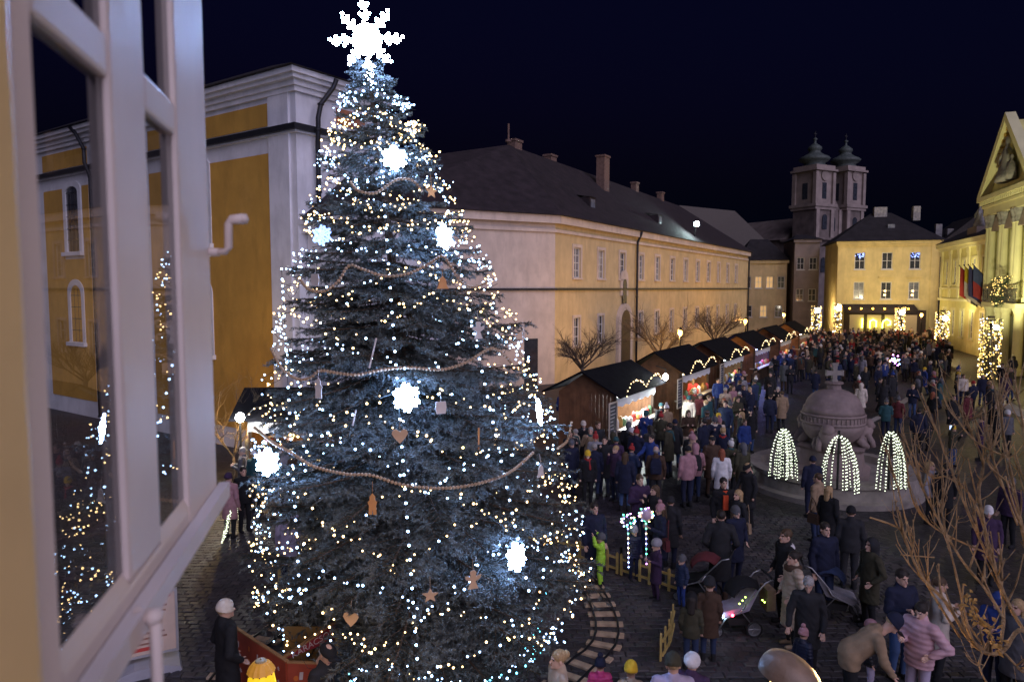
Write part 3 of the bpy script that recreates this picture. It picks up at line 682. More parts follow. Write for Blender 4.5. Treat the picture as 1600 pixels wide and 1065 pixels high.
def light_post(px, ytop, Y, width, label, seed, n, aim=None):
    r = random.Random(seed); t = at(px, ytop, Y); e = empty('light_wrapped_post', (t.x, t.y, 0)); tag(e, label, 'lamp post', 'posts wrapped in lights')
    hgt = t.z; R_ = width / 2
    b = MB(); b.lathe([(.2, 0), (.2, .3), (.09, .5), (.08, hgt - .1)], 10); b.build('post', IRON, e, smooth=True)
    b = MB()
    for k in range(4):
        zz = .5 + (hgt - .6) * k / 3
        b.tube([(R_ * .92 * cos(a), R_ * .92 * sin(a), zz) for a in [2 * pi * j / 14 for j in range(15)]], .02, 4)
    for j in range(10): a = 2 * pi * j / 10; b.tube([(R_ * .92 * cos(a), R_ * .92 * sin(a), .5), (R_ * .92 * cos(a), R_ * .92 * sin(a), hgt)], .015, 4)
    b.build('wire_cage', IRON, e)
    pts = [(R_ * cos(a) * q, R_ * sin(a) * q, z) for a, q, z in [(r.uniform(0, 2 * pi), r.uniform(.9, 1.05), r.uniform(.35, hgt)) for _ in range(n)]]
    k = int(n * .8); br = .038 * max(1, Y / 50)
    bulb_mesh('warm_bulbs', pts[:k], br, PILW, e); bulb_mesh('cool_bulbs', pts[k:], br, PILC, e)
    b = MB(); b.ico((-.1, -R_ - .05, hgt - .55), .2 * Y / 50); b.build('lamp_globe', emat('white_globe', (1, .9, .75), 25, False), e, smooth=True)
    point_light('lamp_light', (-.1, -R_ - .5, hgt - .55), 380, (1, .72, .3), .2, e)
    if aim:  # spot and housing added on the post to brighten the front it aims at
        d = bpy.data.lights.new('floodlight_lamp', 'SPOT'); d.energy = aim[3]; d.color = aim[4]; d.spot_size = RAD(95); d.spot_blend = .6; d.shadow_soft_size = .2
        o = bpy.data.objects.new('floodlight_lamp', d); scene.collection.objects.link(o); o.parent = e; o.location = (0, 0, hgt + .35)
        dr = Vector(aim[:3]) - Vector((t.x, t.y, hgt + .35)); o.rotation_euler = dr.to_track_quat('-Z', 'Y').to_euler()
        b = MB(); b.box(-.16, .16, -.12, .12, -.14, .0); b.build('added_spot_head', IRON, e, (0, 0, hgt + .15))
light_post(1549, 497, 46, 1.2, 'tall post wrapped in warm lights in front of the balcony', 1, 330, (38.5, 55, 12, 4200, (1, .95, .52)))
light_post(1473, 487, 65, 1.1, 'post wrapped in warm lights below the flags', 2, 260, (45, 71, 8, 2200, (1, .88, .45)))
light_post(1407, 480, 79, 1.0, 'light-wrapped post at the right end of the awning', 3, 200, (46, 88, 9, 2200, (1, .84, .5)))
light_post(1309, 474, 84, .85, 'light-wrapped post at the left corner of the yellow house', 4, 150)
light_post(1276, 478, 94, 1.2, 'stubby light-wrapped post farthest away left of yellow house', 5, 120)
# garland on the balcony corner
p = at(1563, 455, 52.5); e = empty('lit_garland', (p.x, p.y, 0)); tag(e, 'fir garland with small lights hanging over the balcony corner', 'garland')
r = random.Random(3); pts = [(r.gauss(0, .38), r.gauss(0, .25), p.z + r.uniform(-1.0, 1.1)) for _ in range(110)]
bulb_mesh('bulbs', pts, .035, PILW, e)
b = MB()
for _ in range(420):
    c = Vector((r.gauss(0, .32), r.gauss(0, .22), p.z + r.uniform(-1.1, 1.1))); d = Vector((r.uniform(-1, 1), r.uniform(-1, 1), r.uniform(-1, .4))).normalized() * .28; w_ = d.orthogonal().normalized() * .04
    b.add([c - w_, c + w_, c + d], [(0, 1, 2)])
b.build('fir_sprays', mat('garland_green', (.03, .05, .03), .8), e)

# ------------------------------------------------------------------ market stalls
WOOD = mat('stall_wood', (.17, .075, .032), .7, .35, 3, .3, 20)
WOODD = mat('dark_stall_wood', (.06, .035, .022), .7, .35, 3, .3, 20)
FELT = mat('roofing_felt', (.007, .007, .010), .95, .3, 4, .4, 30, 0, .08)
WHITEG = emat('stall_light_white', (.9, 1, 1), 11)
CLOTH = mat('white_valance', (.7, .72, .75), .8, .06, 5)
BOARD = mat('blackboard', (.03, .035, .05), .5, .2, 6)
FRM = mat('pale_wood_frame', (.55, .46, .36), .6, .15, 5)
BW = emat('warm_string_bulb', (1, .72, .36), 4, False)
def stall(name, label, corner, ex, L, D, lit, lightcol, watts, board=True, ridge=1.0, eave=2.25, seed=0, goods=True, stringcol=None):
    # local x along the front, outward -y
    e = empty(name, corner, math.atan2(ex[1], ex[0])); tag(e, label, 'market stall', 'market stalls')
    r = random.Random(seed)
    for (x0, x1, y0, y1, nm) in ((0, .05, 0, D, 'side_wall'), (L - .05, L, 0, D, 'side_wall'), (.052, L - .052, D - .05, D, 'back_wall')):
        b = MB()
        if x1 - x0 < .1:
            n = int(D / .15)
            for k in range(n): b.box(x0 + r.uniform(0, .008), x1 - r.uniform(0, .008), y0 + k * D / n + .004, y0 + (k + 1) * D / n - .004, .08, eave - .02)
        else: b.box(x0, x1, y0, y1, .08, eave - .02)
        b.build(nm, WOOD, e)
    b = MB(); n = int(L / .16)
    for k in range(n): b.box(.052 + k * (L - .104) / n + .003, .052 + (k + 1) * (L - .104) / n - .003, .0, .04, .08, .95)
    b.build('front_boards', WOODD, e)
    b = MB(); b.box(-.05, L + .05, -.35, .25, .96, 1.02); b.build('counter', FRM, e)
    for x in (.0, L - .1): b = MB(); b.box(x + .001, x + .099, -.05, .05, .0, eave); b.build('post', WOODD, e)
    ov = .45; zr = eave + ridge; yc = D * .5
    b = MB(); th_ = .06
    b.add([(-ov, -.4, eave - .05), (L + ov, -.4, eave - .05), (L + ov, yc, zr), (-ov, yc, zr), (-ov, -.4, eave - .05 + th_), (L + ov, -.4, eave - .05 + th_), (L + ov, yc, zr + th_), (-ov, yc, zr + th_)], [(3, 2, 1, 0), (4, 5, 6, 7), (0, 1, 5, 4), (1, 2, 6, 5), (3, 0, 4, 7)])
    b.add([(-ov, D + .5, eave - .05), (L + ov, D + .5, eave - .05), (L + ov, yc, zr), (-ov, yc, zr), (-ov, D + .5, eave - .05 + th_), (L + ov, D + .5, eave - .05 + th_), (L + ov, yc, zr + th_), (-ov, yc, zr + th_)], [(0, 1, 2, 3), (7, 6, 5, 4), (4, 5, 1, 0), (5, 6, 2, 1), (7, 4, 0, 3)])
    b.build('roof', FELT, e)
    b = MB(); b.prism([(0.001, eave - .02), (D, eave - .02), (yc, zr - .02)], 0.002, .05)
    for xg in (0.0, L - .05): b.build('gable', WOOD, e, (xg + .052, 0, 0), (0, 0, pi / 2))
    if lit:
        b = MB(); n = 9
        b.tube([(.2 + (L - .4) * k / n, .4, eave - .25) for k in range(n + 1)], .03, 6); b.build('light_tube', lightcol, e)
        cc = tuple(lightcol.node_tree.nodes['Principled BSDF'].inputs['Emission Color'].default_value)[:3]
        point_light('stall_light', (L / 2, .1, eave - .4), watts, cc, .3, e)
        b = MB(); pr = [(0, eave - .1), (L, eave - .1), (L, eave - .42)] + [(L - L * (k + .5) / 12, eave - (.5 if k % 2 == 0 else .42)) for k in range(12)] + [(0, eave - .42)]
        b.prism(pr, -.10, -.085); b.build('valance', CLOTH, e)
    if goods:
        for k in range(int(L / .35)):
            x = .2 + k * .35; hh = r.uniform(.15, .4); cm = r.choice([((.45, .06, .05), 'red_goods'), ((.6, .55, .5), 'white_goods'), ((.35, .2, .05), 'brown_goods'), ((.1, .2, .1), 'green_goods')])
            b = MB(); b.lathe([(.08, 0), (.1, .02), (.1, hh * .7), (.06, hh), (.02, hh + .02)], 8, 0, (x, 0.0, 1.022)); b.build('goods', mat(cm[1], cm[0], .6), e, smooth=True)
        b = MB(); b.box(.1, L - .1, D - .35, D - .06, 1.3, 1.34); b.box(.1, L - .1, D - .35, D - .06, 1.75, 1.79); sh = b.build('shelf', FRM, e)
        for z in (1.341, 1.791):
            for k in range(int(L / .28)):
                cm = r.choice([((.45, .06, .05), 'red_goods'), ((.6, .55, .5), 'white_goods'), ((.35, .2, .05), 'brown_goods'), ((.1, .2, .1), 'green_goods')])
                b = MB(); b.lathe([(.07, 0), (.07, .2), (.03, .3), (.03, .34)], 6, 0, (.2 + k * .28, D - .2, z)); b.build('goods', mat(cm[1], cm[0], .6), sh)
    if board:
        bo = MB(); bo.box(-.75, -.7, -.12, -.08, .75, 2.1); bo.box(-.05, 0.0, -.12, -.08, .75, 2.1); bo.box(-.7, -.05, -.12, -.08, 2.05, 2.1); bo.box(-.7, -.05, -.12, -.08, .75, .8); bb = bo.build('menu_frame', FRM, e)
        b = MB(); b.box(-.7, -.05, -.10, -.09, .8, 2.05); b.build('menu_board', BOARD, bb)
        b = MB()
        for k in range(8): b.box(-.62, -.62 + r.uniform(.25, .5), -.104, -.101, 1.9 - k * .13, 1.93 - k * .13)
        b.build('chalk_lines', mat('chalk', (.5, .5, .52), .9), bb)
    # scalloped string of bulbs on the front eave
    pts = []; m_ = 3
    for k in range(int(L * 6)):
        u = k / (L * 6); pts.append((u * L, -.46 + r.uniform(-.03, .03), eave + .02 + .45 * abs(sin(u * pi * 2)) ** .7 + r.uniform(-.04, .04)))
    s_ = empty('string_lights', e.location, e.rotation_euler[2]); tag(s_, 'scalloped string of warm bulbs on ' + label.split(' with')[0], 'string lights', 'stall string lights')
    bulb_mesh('bulbs', pts, .026, stringcol or BW, s_)
    b = MB(); b.tube([(x, y + .02, z + .03) for x, y, z in pts], .008, 4); b.build('cable', IRON, s_)
    return e
dv = Vector((.512, .859, 0)); nv = Vector((.859, -.512, 0)); Bp = Vector((3.76, 25.8, 0))
spec = [(0, 4.1, 'first market stall with brightly lit white counter and menu board', WHITEG, 900, 1.0), (7.8, 4.6, 'second market stall with cream board and arched lights', emat('stall_light_warm', (1, .8, .45), 6), 160, 1.15),
        (15.2, 4.6, 'third market stall with pale serving hatch', emat('stall_light_cool', (.8, 1, .95), 5), 130, 1.1), (23.2, 4.6, 'fourth market stall glowing blue and violet', emat('stall_light_blue', (.25, .3, 1), 10), 260, 1.1),
        (31.8, 4.4, 'fifth market stall with pinkish light and bulbs', emat('stall_light_pink', (1, .8, .75), 7), 130, 1.1), (40.5, 4.4, 'sixth market stall, farthest of the row', emat('stall_light_pink', (1, .8, .75), 7), 130, 1.1)]
for k, (t, L, lab, lc, w, rg) in enumerate(spec):
    c = Bp + dv * t
    # front faces nv: local -y = nv  ->  local x = dv
    stall('market_stall', lab, c, (dv.x, dv.y), L, 2.3, True, lc, w, k in (0, 1, 2), rg * .8, 2.3, k)
c = at(1012, 600, 27.2); o = None
# bare bulb lamp on the first stall
p = at(1040, 588, 29.3); e = empty('hanging_lamp', (p.x, p.y, p.z)); tag(e, 'dazzling white lamp at the corner of the first stall', 'lamp')
b = MB(); b.lathe([(.02, .12), (.1, .06), (.12, -.04), (.06, -.14), (.01, -.15)], 12); b.build('globe', emat('dazzling_globe', (.95, 1, .95), 70, False), e, smooth=True)
b = MB(); b.tube([(0, 0, .1), (0, 0, .32), (-.35, .3, .42)], .02, 6); b.build('arm', IRON, e)
point_light('globe_light', (.1, -.3, -.1), 90, (.9, 1, .95), .1, e)
# stall behind the tree on the left
pl = at(392, 660, 21.5); stall('market_stall', 'stall with glowing yellow interior half hidden behind the tree', (pl.x, 21.3, 0), (1, .05), 3.6, 2.2, True, emat('stall_light_yellow', (1, .72, .25), 10), 200, False, .7, 2.3, 21)
p = at(375, 651, 20.6); e = empty('hanging_lamp', (p.x, p.y, p.z)); tag(e, 'dazzling white lamp on the left stall beside the window', 'lamp')
b = MB(); b.lathe([(.02, .13), (.11, .06), (.13, -.04), (.07, -.14), (.01, -.16)], 12); b.build('globe', MATS['dazzling_globe'], e, smooth=True)
b = MB(); b.tube([(0, 0, -.16), (0, 0, -p.z)], .035, 8); b.build('post', IRON, e)
point_light('globe_light', (0, -.35, 0), 160, (1, .95, .85), .1, e)
point_light('church_lamp_glow', (-.8, 1.6, -.4), 230, (1, .62, .2), .2, e)
# barrels and tables by the first stall
for i, (px, py) in enumerate(((922, 700), (985, 690), (1010, 672))):
    p = on(px, py); e = empty('barrel_table', (p.x, p.y, 0), i); tag(e, ('wooden barrel table under the menu board', 'wooden barrel table with cups at first stall', 'wooden barrel table nearer the dazzling lamp')[i], 'barrel', 'barrel tables')
    b = MB(); b.lathe([(.26, 0), (.31, .2), (.34, .45), (.31, .72), (.26, .9)], 16); b.build('barrel', WOOD, e, smooth=True)
    b = MB()
    for z, q in ((.1, .295), (.3, .335), (.62, .335), (.82, .295)): b.lathe([(q, z - .02), (q, z + .02)], 16)
    b.build('hoops', IRON, e)
    b = MB(); b.lathe([(.42, .902), (.42, .94)], 18); b.build('table_top', FRM, e)
    for k in range(4): b = MB(); b.lathe([(.03, .941), (.04, 1.04)], 8, 0, (.2 * cos(k * 1.7), .2 * sin(k * 1.7), 0)); b.build('cup', CLOTH, e)
# ------------------------------------------------------------------ orb fountain
FS = mat('rose_limestone', (.22, .165, .155), .85, .25, 3, .4, 18)
FSL = mat('pale_limestone', (.23, .20, .18), .85, .25, 3, .4, 18)
fc = on(1312, 752, 0.0); fc = Vector((fc.x + .15, 22.0, 0)); fc.x = (1312 - 800) / F * 22.0 / 1.01
fo = empty('orb_fountain', fc); tag(fo, 'round stone fountain carrying a big orb with a cross on top', 'fountain')
b = MB(); b.lathe([(2.6, 0), (2.6, .15), (2.42, .2), (2.38, .52), (2.46, .56), (2.46, .68), (2.1, .68), (2.06, .45), (.9, .45)], 48); b.build('basin', FSL, fo)
b = MB(); b.lathe([(1.25, .45), (1.25, .6), (1.05, .7), (.98, 1.2), (1.1, 1.3), (.7, 1.32)], 6); b.build('pedestal', FS, fo)
b = MB(); b.lathe([(.25, 1.3), (.55, 1.42), (.78, 1.62), (.88, 1.85), (.91, 2.02)], 36); b.build('orb_base', FS, fo, smooth=True)
b = MB(); b.lathe([(.93, 2.02), (.95, 2.06), (.93, 2.09), (.91, 2.10), (.91, 2.26), (.93, 2.27), (.95, 2.3), (.93, 2.34)], 44)
for k in range(44): a = 2 * pi * k / 44; b.tube([(.925 * cos(a), .925 * sin(a), 2.1), (.925 * cos(a), .925 * sin(a), 2.26)], .022, 4, 0, False)
b.build('inscription_band', FS, fo)
b = MB(); b.lathe([(.90, 2.34), (.87, 2.52), (.83, 2.53), (.80, 2.64), (.74, 2.76), (.62, 2.9), (.45, 3.0), (.22, 3.07)], 36); b.build('orb_dome', FS, fo, smooth=True)
b = MB(); b.lathe([(.22, 3.06), (.2, 3.2), (.27, 3.24), (.27, 3.3), (.08, 3.3)], 12); b.build('cross_socket', FS, fo)
b = MB(); b.box(-.065, .065, -.06, .06, 3.3, 3.86); b.box(-.24, .24, -.062, .062, 3.5, 3.64)
for x0, x1, z0, z1 in ((-.09, .09, 3.8, 3.88), (-.27, -.22, 3.48, 3.66), (.22, .27, 3.48, 3.66), (-.09, .09, 3.301, 3.36)): b.box(x0, x1, -.064, .064, z0, z1)
b.build('cross', FSL, fo)
for k in range(3):                                           # three crouching lions holding the orb
    a = -pi / 2 + (k - .5) * 2 * pi / 3 + .5; c, s_ = cos(a), sin(a)
    b = MB(); T = lambda r_, t, z: (c * r_ - s_ * t, s_ * r_ + c * t, z)
    b.tube([T(.55, 0, 1.3), T(.85, 0, 1.5), T(1.0, 0, 1.85), T(.95, 0, 2.05)], [.26, .3, .26, .12], 8)
    b.tube([T(1.0, 0, 1.9), T(1.15, 0, 1.95), T(1.25, 0, 1.86)], [.22, .2, .1], 8)
    for t in (-.2, .2): b.tube([T(.95, t, 1.7), T(1.12, t * 1.2, 1.45), T(1.15, t * 1.2, 1.3)], [.12, .09, .1], 6); b.tube([T(.65, t * 1.6, 1.55), T(.8, t * 1.9, 1.4), T(.95, t * 1.8, 1.31)], [.15, .12, .08], 6)
    b.build('lion', FS, fo, smooth=True)
JET = emat('jet_bulb', (.90, 1, .74), 2.6)
WIRE = mat('green_light_wire', (.015, .02, .015), .6)
def light_jet(px, ytop, ybot, label, seed, spread, wide):
    r = random.Random(seed); base = on(px, ybot, .68); dep = base.y; top = at(px, ytop, dep)
    e = empty('light_fountain', (base.x, base.y, .68)); tag(e, label, 'light sculpture', 'light nets on the fountain')
    hgt = top.z - .68; pts = []
    b = MB(); b.tube([(0, 0, 0), (0, 0, hgt + .12)], .03, 6); b.build('pole', IRON, e)
    bw = MB()
    for a in spread:
        for j in range(3):
            aa = a + r.uniform(-.3, .3); R_ = wide * r.uniform(.35, 1.1); hz = r.uniform(-.05, .02)
            line = catmull([(0, 0, hgt), (R_ * .45 * cos(aa), R_ * .45 * sin(aa), hgt * .88), (R_ * .85 * cos(aa), R_ * .85 * sin(aa), hgt * .5), (R_ * cos(aa), R_ * sin(aa), .05 + hz)], 8)
            bw.tube(line, .006, 4, 0, False)
            pts += [p + Vector((r.uniform(-.012, .012),) * 3) for p in resample(line, .088)]
    bw.build('light_wires', WIRE, e); bulb_mesh('bulbs', pts, .0165, JET, e)
light_jet(1222, 668, 746, 'light net shaped like a water jet, left of the orb', 1, [-2.9, -2.4, -1.9, -1.4, -.9, -.3, .3], .40)
light_jet(1308, 679, 764, 'light net spread like a tent before the orb pedestal', 2, [-2.9, -2.6, -1.2, -.9, -.6, -.3], .60)
light_jet(1388, 672, 764, 'light net shaped like a water jet, beside the bare branches', 3, [-3.0, -2.5, -1.6, -.8, -.3, .1], .45)

# ------------------------------------------------------------------ bare trees
BARK = mat('grey_bark', (.10, .075, .055), .9, .3, 12, .6, 60)
TWIG = mat('brown_twig', (.17, .11, .065), .85, .25, 14, .4, 80)
def bare_tree(name, label, loc, h, spread, seed, trunk_h, n1=6, n2=5, n3=6, droop=0.0, group='bare trees', bark=BARK, r0=.11):
    r = random.Random(seed); e = empty(name, loc); tag(e, label, 'tree', group)
    t = MB(); t.tube([(0, 0, 0), (.03, .02, trunk_h * .5), (0, 0, trunk_h)], [r0 * 1.25, r0, r0 * .85], 8); t.build('trunk', bark, e, smooth=True)
    c = MB()
    def grow(p, d, L, rad, lvl):
        mid = p + d * L * .5 + Vector((r.uniform(-1, 1), r.uniform(-1, 1), r.uniform(0, 1))) * L * .08
        end = p + d * L + Vector((0, 0, L * .1))
        c.tube([p, mid, end], [rad, rad * .75, rad * .45], 5 if lvl < 2 else 3, 0, False)
        if lvl >= 3: return
        n = (n2, n3, 4)[lvl]
        for k in range(n):
            q = p.lerp(end, .35 + .65 * (k + r.random()) / n)
            nd = (d + Vector((r.uniform(-1, 1), r.uniform(-1, 1), r.uniform(-.6, .8))) * .95).normalized()
            grow(q, nd, L * r.uniform(.5, .75), rad * .5, lvl + 1)
    for k in range(n1):
        a = 2 * pi * (k + r.random() * .6) / n1
        d = Vector((cos(a) * spread, sin(a) * spread, r.uniform(.5, 1.1))).normalized()
        grow(Vector((0, 0, trunk_h * r.uniform(.85, 1.0))), d, (h - trunk_h) * r.uniform(.34, .6), r0 * .5, 0)
    c.build('crown', bark, e)
    return e
for i, (px, Y, h, lab) in enumerate(((910, 39, 4.4, 'small bare tree leaning over the first stall roof'), (1030, 47, 5.6, 'bare round-crowned tree before the arched portal'), (1118, 57, 5.9, 'bare round-crowned tree near the far end of the long building'))):
    p = at(px, 540, Y); bare_tree('bare_tree', lab, (p.x, p.y, 0), h, .8, 31 + i, 1.9, 7, 6, 6)
p = at(362, 620, 22.6); bare_tree('bare_shrub', 'bare shrub beside the left stall lamp', (p.x, p.y, 0), 3.6, .6, 44, .8, 6, 5, 5, r0=.05)

# foreground branches of the young tree under the window
FB = mat('ochre_twig_bark', (.36, .235, .115), .8, .45, 18, .9, 70)
ft = empty('young_tree', (3.75, 4.9, 0)); tag(ft, 'young bare tree with upright knobbly twigs in the lower right corner', 'tree')
base = Vector((3.75, 4.9, 0))
tb = MB(); tb.tube([Vector((0, 0, 0)), Vector((.02, .02, 1.4)), at(1660, 1085, 4.9) - base], [.075, .06, .045], 10); tb.build('trunk', FB, ft, smooth=True)
rb = random.Random(8); tw_ = MB()
def limb(px_pts, r0, r1, depth0, depth1, twigs=4, tl=(.2, .5)):
    n = len(px_pts)
    P_ = [at(x, y, depth0 + (depth1 - depth0) * i / (n - 1)) - base for i, (x, y) in enumerate(px_pts)]
    pts = catmull(P_, 6); m = len(pts)
    r0 *= .8; r1 *= .85
    rad = [(r0 + (r1 - r0) * i / (m - 1)) * (1.25 if i % 5 == 0 and i else 1.0) for i in range(m)]
    tw_.tube(pts, rad, 6); tw_.ico(pts[-1], r1 * 1.5)
    for k in range(int(twigs * 1.7)):
        i = int(m * rb.uniform(.15, .9)); i = min(i, m - 2); p = pts[i]; d = (pts[i + 1] - pts[i]).normalized()
        side = Vector((rb.uniform(-1, 1), rb.uniform(-.7, .7), rb.uniform(-.1, .5)))
        d2 = (d * .55 + side * .55 + Vector((0, 0, .55))).normalized(); L = rb.uniform(*tl) * .8
        q = p + d2 * L * .5; e_ = p + d2 * L * .95 + Vector((rb.uniform(-.03, .03), 0, L * .16))
        pp = catmull([p, q, e_], 4); rr_ = [rad[i] * .7 * (1 - .55 * j / (len(pp) - 1)) * (1.2 if j % 3 == 2 else 1) for j in range(len(pp))]
        tw_.tube(pp, rr_, 5); tw_.ico(pp[-1], rr_[-1] * 1.6)
        for _ in range(rb.choice((0, 1, 1, 2))):
            j = rb.randrange(1, len(pp)); s_ = Vector((rb.uniform(-1, 1), rb.uniform(-.6, .6), rb.uniform(.1, 1))).normalized(); l2 = rb.uniform(.06, .2)
            tw_.tube([pp[j], pp[j] + s_ * l2 * .6, pp[j] + s_ * l2 + Vector((0, 0, .03))], [rr_[j] * .7, rr_[j] * .6, rr_[j] * .45], 4); tw_.ico(pp[j] + s_ * l2 + Vector((0, 0, .03)), rr_[j] * .7)
K = [([(1660, 1085), (1600, 985), (1562, 1020), (1520, 1005), (1478, 940), (1440, 900), (1412, 838), (1400, 822), (1360, 808)], .022, .007, 4.8, 5.0, 9),
     ([(1562, 1018), (1568, 960), (1560, 905), (1530, 840), (1500, 770), (1470, 690), (1440, 615)], .016, .006, 4.85, 5.3, 9),
     ([(1568, 965), (1540, 920), (1500, 870), (1455, 790), (1420, 715), (1408, 690)], .014, .005, 4.85, 5.3, 9),
     ([(1600, 985), (1570, 930), (1545, 850), (1530, 770), (1535, 720), (1500, 640), (1503, 636)], .016, .006, 4.9, 5.2, 9),
     ([(1640, 1060), (1612, 900), (1590, 790), (1572, 700), (1560, 640), (1562, 630)], .017, .006, 4.7, 5.0, 10),
     ([(1650, 1060), (1625, 850), (1605, 740), (1598, 660), (1584, 594)], .015, .006, 4.7, 4.8, 8),
     ([(1500, 995), (1462, 935), (1445, 905), (1425, 850), (1405, 770), (1385, 700)], .011, .005, 5.0, 5.2, 8),
     ([(1555, 880), (1520, 780), (1480, 745), (1455, 745), (1425, 710)], .011, .005, 5.1, 5.4, 6),
     ([(1558, 870), (1470, 830), (1430, 790), (1418, 735), (1424, 720)], .010, .005, 5.1, 5.4, 6),
     ([(1575, 715), (1525, 690), (1492, 650), (1487, 645)], .009, .005, 5.0, 5.2, 4),
     ([(1585, 760), (1545, 725), (1555, 690), (1565, 665)], .009, .005, 5.0, 5.1, 4),
     ([(1590, 820), (1560, 740), (1542, 690), (1522, 652)], .010, .005, 5.0, 5.2, 5),
     ([(1545, 1000), (1530, 1040), (1555, 1085)], .010, .006, 4.8, 4.7, 2),
     ([(1570, 1020), (1600, 1050), (1640, 1075)], .010, .008, 4.7, 4.6, 4),
     ([(1460, 870), (1430, 868), (1408, 866)], .007, .005, 5.0, 5.1, 1),
     ([(1520, 1010), (1490, 880), (1472, 800), (1480, 745), (1478, 700)], .010, .004, 4.9, 5.2, 7)]
for k in K: limb(*k)
tw_.build('branches', FB, ft, smooth=True)
lf = MB(); rl = random.Random(2)
for k in range(70):
    t = k / 69; c = at(1505 + 55 * t + rl.gauss(0, 6), 925 + 85 * t + rl.gauss(0, 5), 4.75) - base
    d = Vector((rl.uniform(-1, 1), rl.uniform(-1, 1), rl.uniform(-1, .3))).normalized() * rl.uniform(.03, .07); w_ = d.orthogonal().normalized() * rl.uniform(.008, .018); n_ = d.cross(w_).normalized() * .006
    lf.add([c, c + d * .5 + w_ + n_, c + d, c + d * .5 - w_ + n_], [(0, 1, 2, 3)])
lf.build('withered_seed_cluster', mat('ochre_dry_leaf', (.38, .22, .06), .8, .4, 30), ft, kind='stuff')

# ------------------------------------------------------------------ Christmas spruce
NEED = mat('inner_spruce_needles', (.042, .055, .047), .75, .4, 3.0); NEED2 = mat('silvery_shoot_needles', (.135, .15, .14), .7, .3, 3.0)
SBARK = mat('spruce_bark', (.10, .065, .04), .9, .3, 12, .5, 40)
def branch_mesh(L, seed):
    r = np.random.RandomState(seed); V = []; Fc = []; MI = []
    segs = []                                                # (a, b, weight)
    def pt(s): return np.array([s * L, 0, -.10 * L * s + .16 * L * s * s])
    n = max(6, int(L * 11)); main = [pt(i / n) for i in range(n + 1)]
    for a, b_ in zip(main, main[1:]): segs.append((a, b_))
    wood = MB(); wood.tube([tuple(p) for p in main], [.016 * (L ** .8) * (1 - .9 * i / n) + .002 for i in range(n + 1)], 5)
    m = max(6, int(L * 8))
    for i in range(m):
        s = .10 + .88 * (i + r.rand() * .6) / m
        for side in (-1, 1):
            l1 = (.46 * L ** .8) * (1.05 - s * .85) * r.uniform(.75, 1.2) * min(1, s * 4 + .3)
            a = pt(s); ang = side * r.uniform(.75, 1.1)
            d = np.array([cos(ang), sin(ang), r.uniform(-.40, .05)]); d /= np.linalg.norm(d)
            e_ = a + d * l1 + np.array([.08 * l1, 0, .03 * l1]); segs.append((a, e_)); wood.tube([tuple(a), tuple(e_)], [.006, .003], 3, 0, False)
            k = int(l1 / .10)
            for j in range(k):
                q = a + (e_ - a) * (.25 + .75 * (j + .5) / max(k, 1))
                sd = 1 if j % 2 else -1; a2 = ang + sd * r.uniform(.6, 1.0); l2 = l1 * .46 * (1.1 - .6 * (j + .5) / max(k, 1)) * r.uniform(.7, 1.2)
                d2 = np.array([cos(a2), sin(a2), r.uniform(-.6, .05)]); d2 /= np.linalg.norm(d2)
                segs.append((q, q + d2 * max(.05, l2), 2))
    P0 = []; D_ = []
    LV = []
    for sg in segs:
        a, b_ = sg[:2]
        l = np.linalg.norm(b_ - a); c = max(4, int(l * 210)); t = r.rand(c)[:, None]
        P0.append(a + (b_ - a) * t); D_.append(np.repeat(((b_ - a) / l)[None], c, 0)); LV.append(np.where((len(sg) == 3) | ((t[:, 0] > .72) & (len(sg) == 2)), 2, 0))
    P0 = np.concatenate(P0); D_ = np.concatenate(D_); N = len(P0)
    rv = r.normal(size=(N, 3)); rv -= D_ * (rv * D_).sum(1)[:, None]; rv /= np.linalg.norm(rv, axis=1)[:, None]
    nd = D_ * .75 + rv * .75; nd /= np.linalg.norm(nd, axis=1)[:, None]
    ln = r.uniform(.032, .055, N)[:, None]; wd = np.cross(nd, r.normal(size=(N, 3))); wd /= np.linalg.norm(wd, axis=1)[:, None]
    A = P0 - wd * .0055; B_ = P0 + wd * .0055; C = P0 + nd * ln
    v = np.stack([A, B_, C], 1).reshape(-1, 3); f = np.arange(3 * N).reshape(-1, 3)
    nv_ = len(wood.v)
    me = bpy.data.meshes.new('branch'); me.from_pydata(wood.v + v.tolist(), [], wood.f + (f + nv_).tolist())
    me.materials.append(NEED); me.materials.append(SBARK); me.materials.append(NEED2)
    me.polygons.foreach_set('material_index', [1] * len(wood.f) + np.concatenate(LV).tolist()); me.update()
    return me
TB = on(676, 1082); TB.z = 0; TB.y = 10.9; TB.x = -1.24
TTOP = at(573, 90, 10.75)
def axis(z):
    t = z / TTOP.z
    return Vector((TB.x + (TTOP.x - TB.x) * (t * .75 + .25 * t * t), TB.y + (TTOP.y - TB.y) * t, z))
RP = [(0, 1.1), (.6, 1.6), (1.1, 2.2), (1.7, 2.56), (2.0, 2.56), (3.75, 2.30), (5.7, 1.80), (7.1, 1.22), (8.6, .64), (9.4, .36), (TTOP.z, .14)]
def rad_at(z): return float(np.interp(z, [a for a, _ in RP], [b_ for _, b_ in RP]))
tree = empty('christmas_tree', TB); tag(tree, 'tall leaning blue spruce covered in lights filling the left half', 'christmas tree')
b = MB(); b.tube([axis(z) - TB for z in (0, 1.5, 3, 5, 7, 9, TTOP.z)], [.15, .14, .12, .09, .06, .03, .012], 10); b.build('trunk', SBARK, tree, smooth=True)
LENS = [.38, .62, .95, 1.4, 1.9, 2.4]
BM = {l: [branch_mesh(l, 50 + i * 10 + k) for k in range(3)] for i, l in enumerate(LENS)}
rt = random.Random(4); nb_ = 0; z = .55; gold = 2.39996; ang = 0
zs_ = []; rt = random.Random(4)
